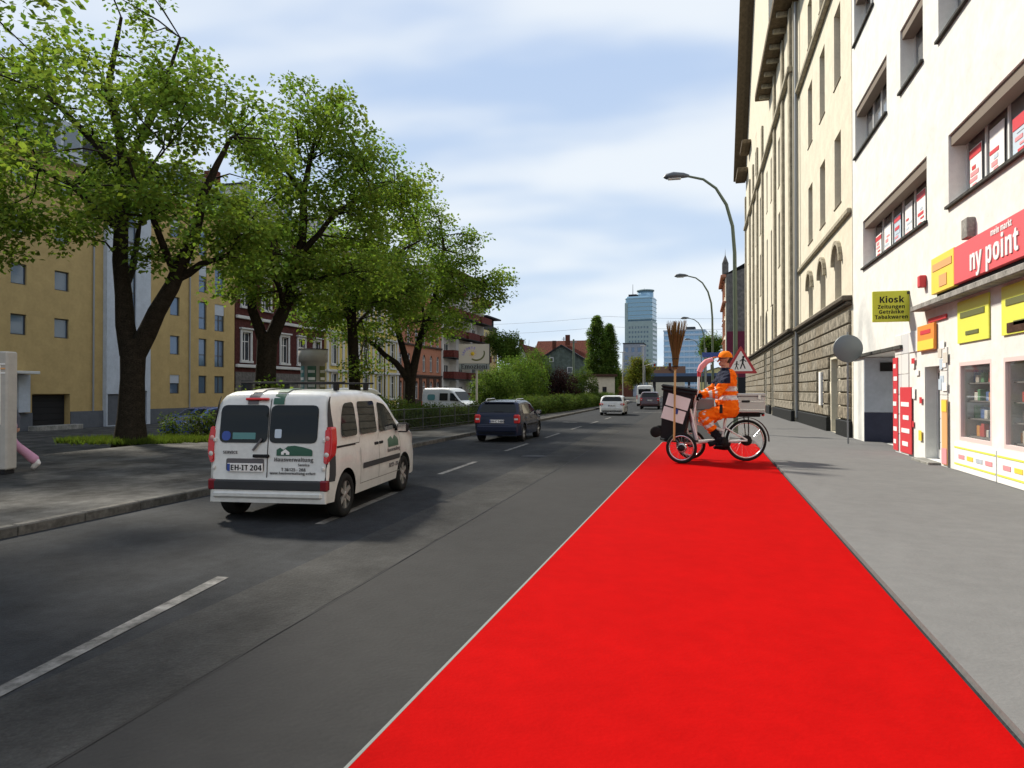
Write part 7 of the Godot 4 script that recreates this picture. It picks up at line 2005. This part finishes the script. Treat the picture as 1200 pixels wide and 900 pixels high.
	mt("board_cream", c3(0.56, 0.53, 0.47), 0.6); mt("board_grey", c3(0.24, 0.27, 0.27), 0.6); mt("pillar_pale", c3(0.5, 0.48, 0.44), 0.6, 0, "plaster", 1.5)
	mt("plate_blue", c3(0.03, 0.07, 0.3), 0.5); mt("sticker_teal", c3(0.08, 0.22, 0.22), 0.5); mt("van_green", c3(0.012, 0.075, 0.04), 0.4)
	for i in 6: mt("goods%d" % i, [c3(0.62, 0.6, 0.54), c3(0.45, 0.06, 0.05), c3(0.07, 0.14, 0.34), c3(0.6, 0.28, 0.06), c3(0.1, 0.26, 0.12), c3(0.5, 0.46, 0.4)][i], 0.5)
	# vehicles
	for q in [["van_white", c3(0.70, 0.71, 0.68), 0.32], ["car_white", c3(0.74, 0.74, 0.72), 0.3], ["navy", c3(0.012, 0.016, 0.035), 0.22], ["suv_maroon", c3(0.05, 0.014, 0.017), 0.25], ["silver", c3(0.35, 0.36, 0.36), 0.3], ["blue_paint", c3(0.03, 0.06, 0.2), 0.25]]:
		var m := mt(q[0], q[1], q[2]); m.clearcoat_enabled = true; m.clearcoat = 0.45; m.clearcoat_roughness = 0.08
	for k in ["van_white", "car_white"]:
		mats[k].albedo_texture = tex["plaster"]; mats[k].uv1_triplanar = true; mats[k].uv1_scale = Vector3.ONE * 0.9
	mats.navy.clearcoat = 0.2; mats.navy.metallic_specular = 0.3; mats.suv_maroon.clearcoat = 0.25
	mt("car_glass", c3(0.014, 0.018, 0.02), 0.03).metallic_specular = 0.3; mt("tyre", c3(0.018, 0.018, 0.018), 0.85); mt("rim_dark", c3(0.05, 0.05, 0.05), 0.6); mt("rim_grey", c3(0.28, 0.27, 0.25), 0.45, 0.3); mt("rim_silver", c3(0.5, 0.5, 0.5), 0.3, 0.6)
	mt("black_plastic", c3(0.02, 0.02, 0.021), 0.6); mt("trim_grey", c3(0.045, 0.047, 0.05), 0.65); mt("stripe_grey", c3(0.09, 0.085, 0.09), 0.5); mt("seam_grey", c3(0.2, 0.2, 0.19), 0.7)
	mt("lens_red", c3(0.5, 0.015, 0.015), 0.15); mt("lens_dark", c3(0.16, 0.01, 0.015), 0.2); mt("lens_pink", c3(0.6, 0.3, 0.28), 0.15); mt("lens_clear", c3(0.55, 0.55, 0.52), 0.12); mt("chrome", c3(0.6, 0.6, 0.6), 0.2, 0.9)
	# tricycle and rider
	mt("bike_white", c3(0.78, 0.78, 0.76), 0.3); mt("alu", c3(0.42, 0.42, 0.42), 0.42, 0.55); mt("bin_black", c3(0.018, 0.02, 0.022), 0.6); mt("crate_grey", c3(0.22, 0.25, 0.27), 0.7); mt("wood_pale", c3(0.5, 0.32, 0.14), 0.8); mt("twig", c3(0.16, 0.095, 0.035), 0.9); mt("cap_orange", c3(0.85, 0.2, 0.01), 0.8)
	var vcl := mt("vertex_cloth", c3(1, 1, 1), 0.85); vcl.vertex_color_use_as_albedo = true
	# plants
	for q in [["leaf", c3(0.165, 0.245, 0.045)], ["leaf_dark", c3(0.07, 0.11, 0.028)], ["leaf_mid", c3(0.11, 0.175, 0.04)], ["leaf_bright", c3(0.105, 0.175, 0.035)], ["leaf_yellow", c3(0.17, 0.19, 0.035)], ["leaf_purple", c3(0.035, 0.018, 0.022)], ["grass", c3(0.075, 0.11, 0.02)]]:
		var m := mt(q[0], q[1], 0.8); m.metallic_specular = 0.15; m.vertex_color_use_as_albedo = true
		m.backlight_enabled = true; m.backlight = lin(0.9, 0.95, 0.6); m.cull_mode = BaseMaterial3D.CULL_DISABLED
	mt("bark", c3(0.085, 0.07, 0.05), 0.95, 0, "bark", 0.9, 1.0)
	var pc := mt("pane_clear", c3(0.5, 0.55, 0.55), 0.03); pc.transparency = BaseMaterial3D.TRANSPARENCY_ALPHA; pc.albedo_color.a = 0.04

func _ready():
	var cam := Camera3D.new()
	cam.name = "camera"; cam.fov = 56.81; cam.near = 0.05; cam.far = 3000.0
	add_child(cam)
	cam.position = Vector3(0, 1.8, 0)
	cam.rotation_degrees = Vector3(0.55, 14.8, 0)
	cam.current = true
	var env := Environment.new()
	env.background_mode = Environment.BG_SKY
	var sky := Sky.new(); var sm := PanoramaSkyMaterial.new()
	sm.panorama = sky_image(); sm.energy_multiplier = 0.74
	sky.sky_material = sm; env.sky = sky
	env.tonemap_mode = Environment.TONE_MAPPER_LINEAR; env.tonemap_exposure = 1.55
	env.sdfgi_enabled = true; env.ssao_enabled = true; env.ssil_enabled = true
	var we := WorldEnvironment.new(); we.environment = env; add_child(we)
	var sun := DirectionalLight3D.new()
	sun.light_energy = 1.45; sun.light_color = Color(1.0, 0.965, 0.9); sun.light_angular_distance = 5.0; sun.shadow_enabled = true
	add_child(sun)
	sun.look_at_from_position(Vector3.ZERO, -sun_dir(), Vector3.UP)
	make_textures()
	make_materials()
	build_ground()
	build_right()
	build_left()
	build_far()
	build_behind()
	build_plants()
	build_furniture()
	build_cars()
	build_cyclist()
	build_passer()
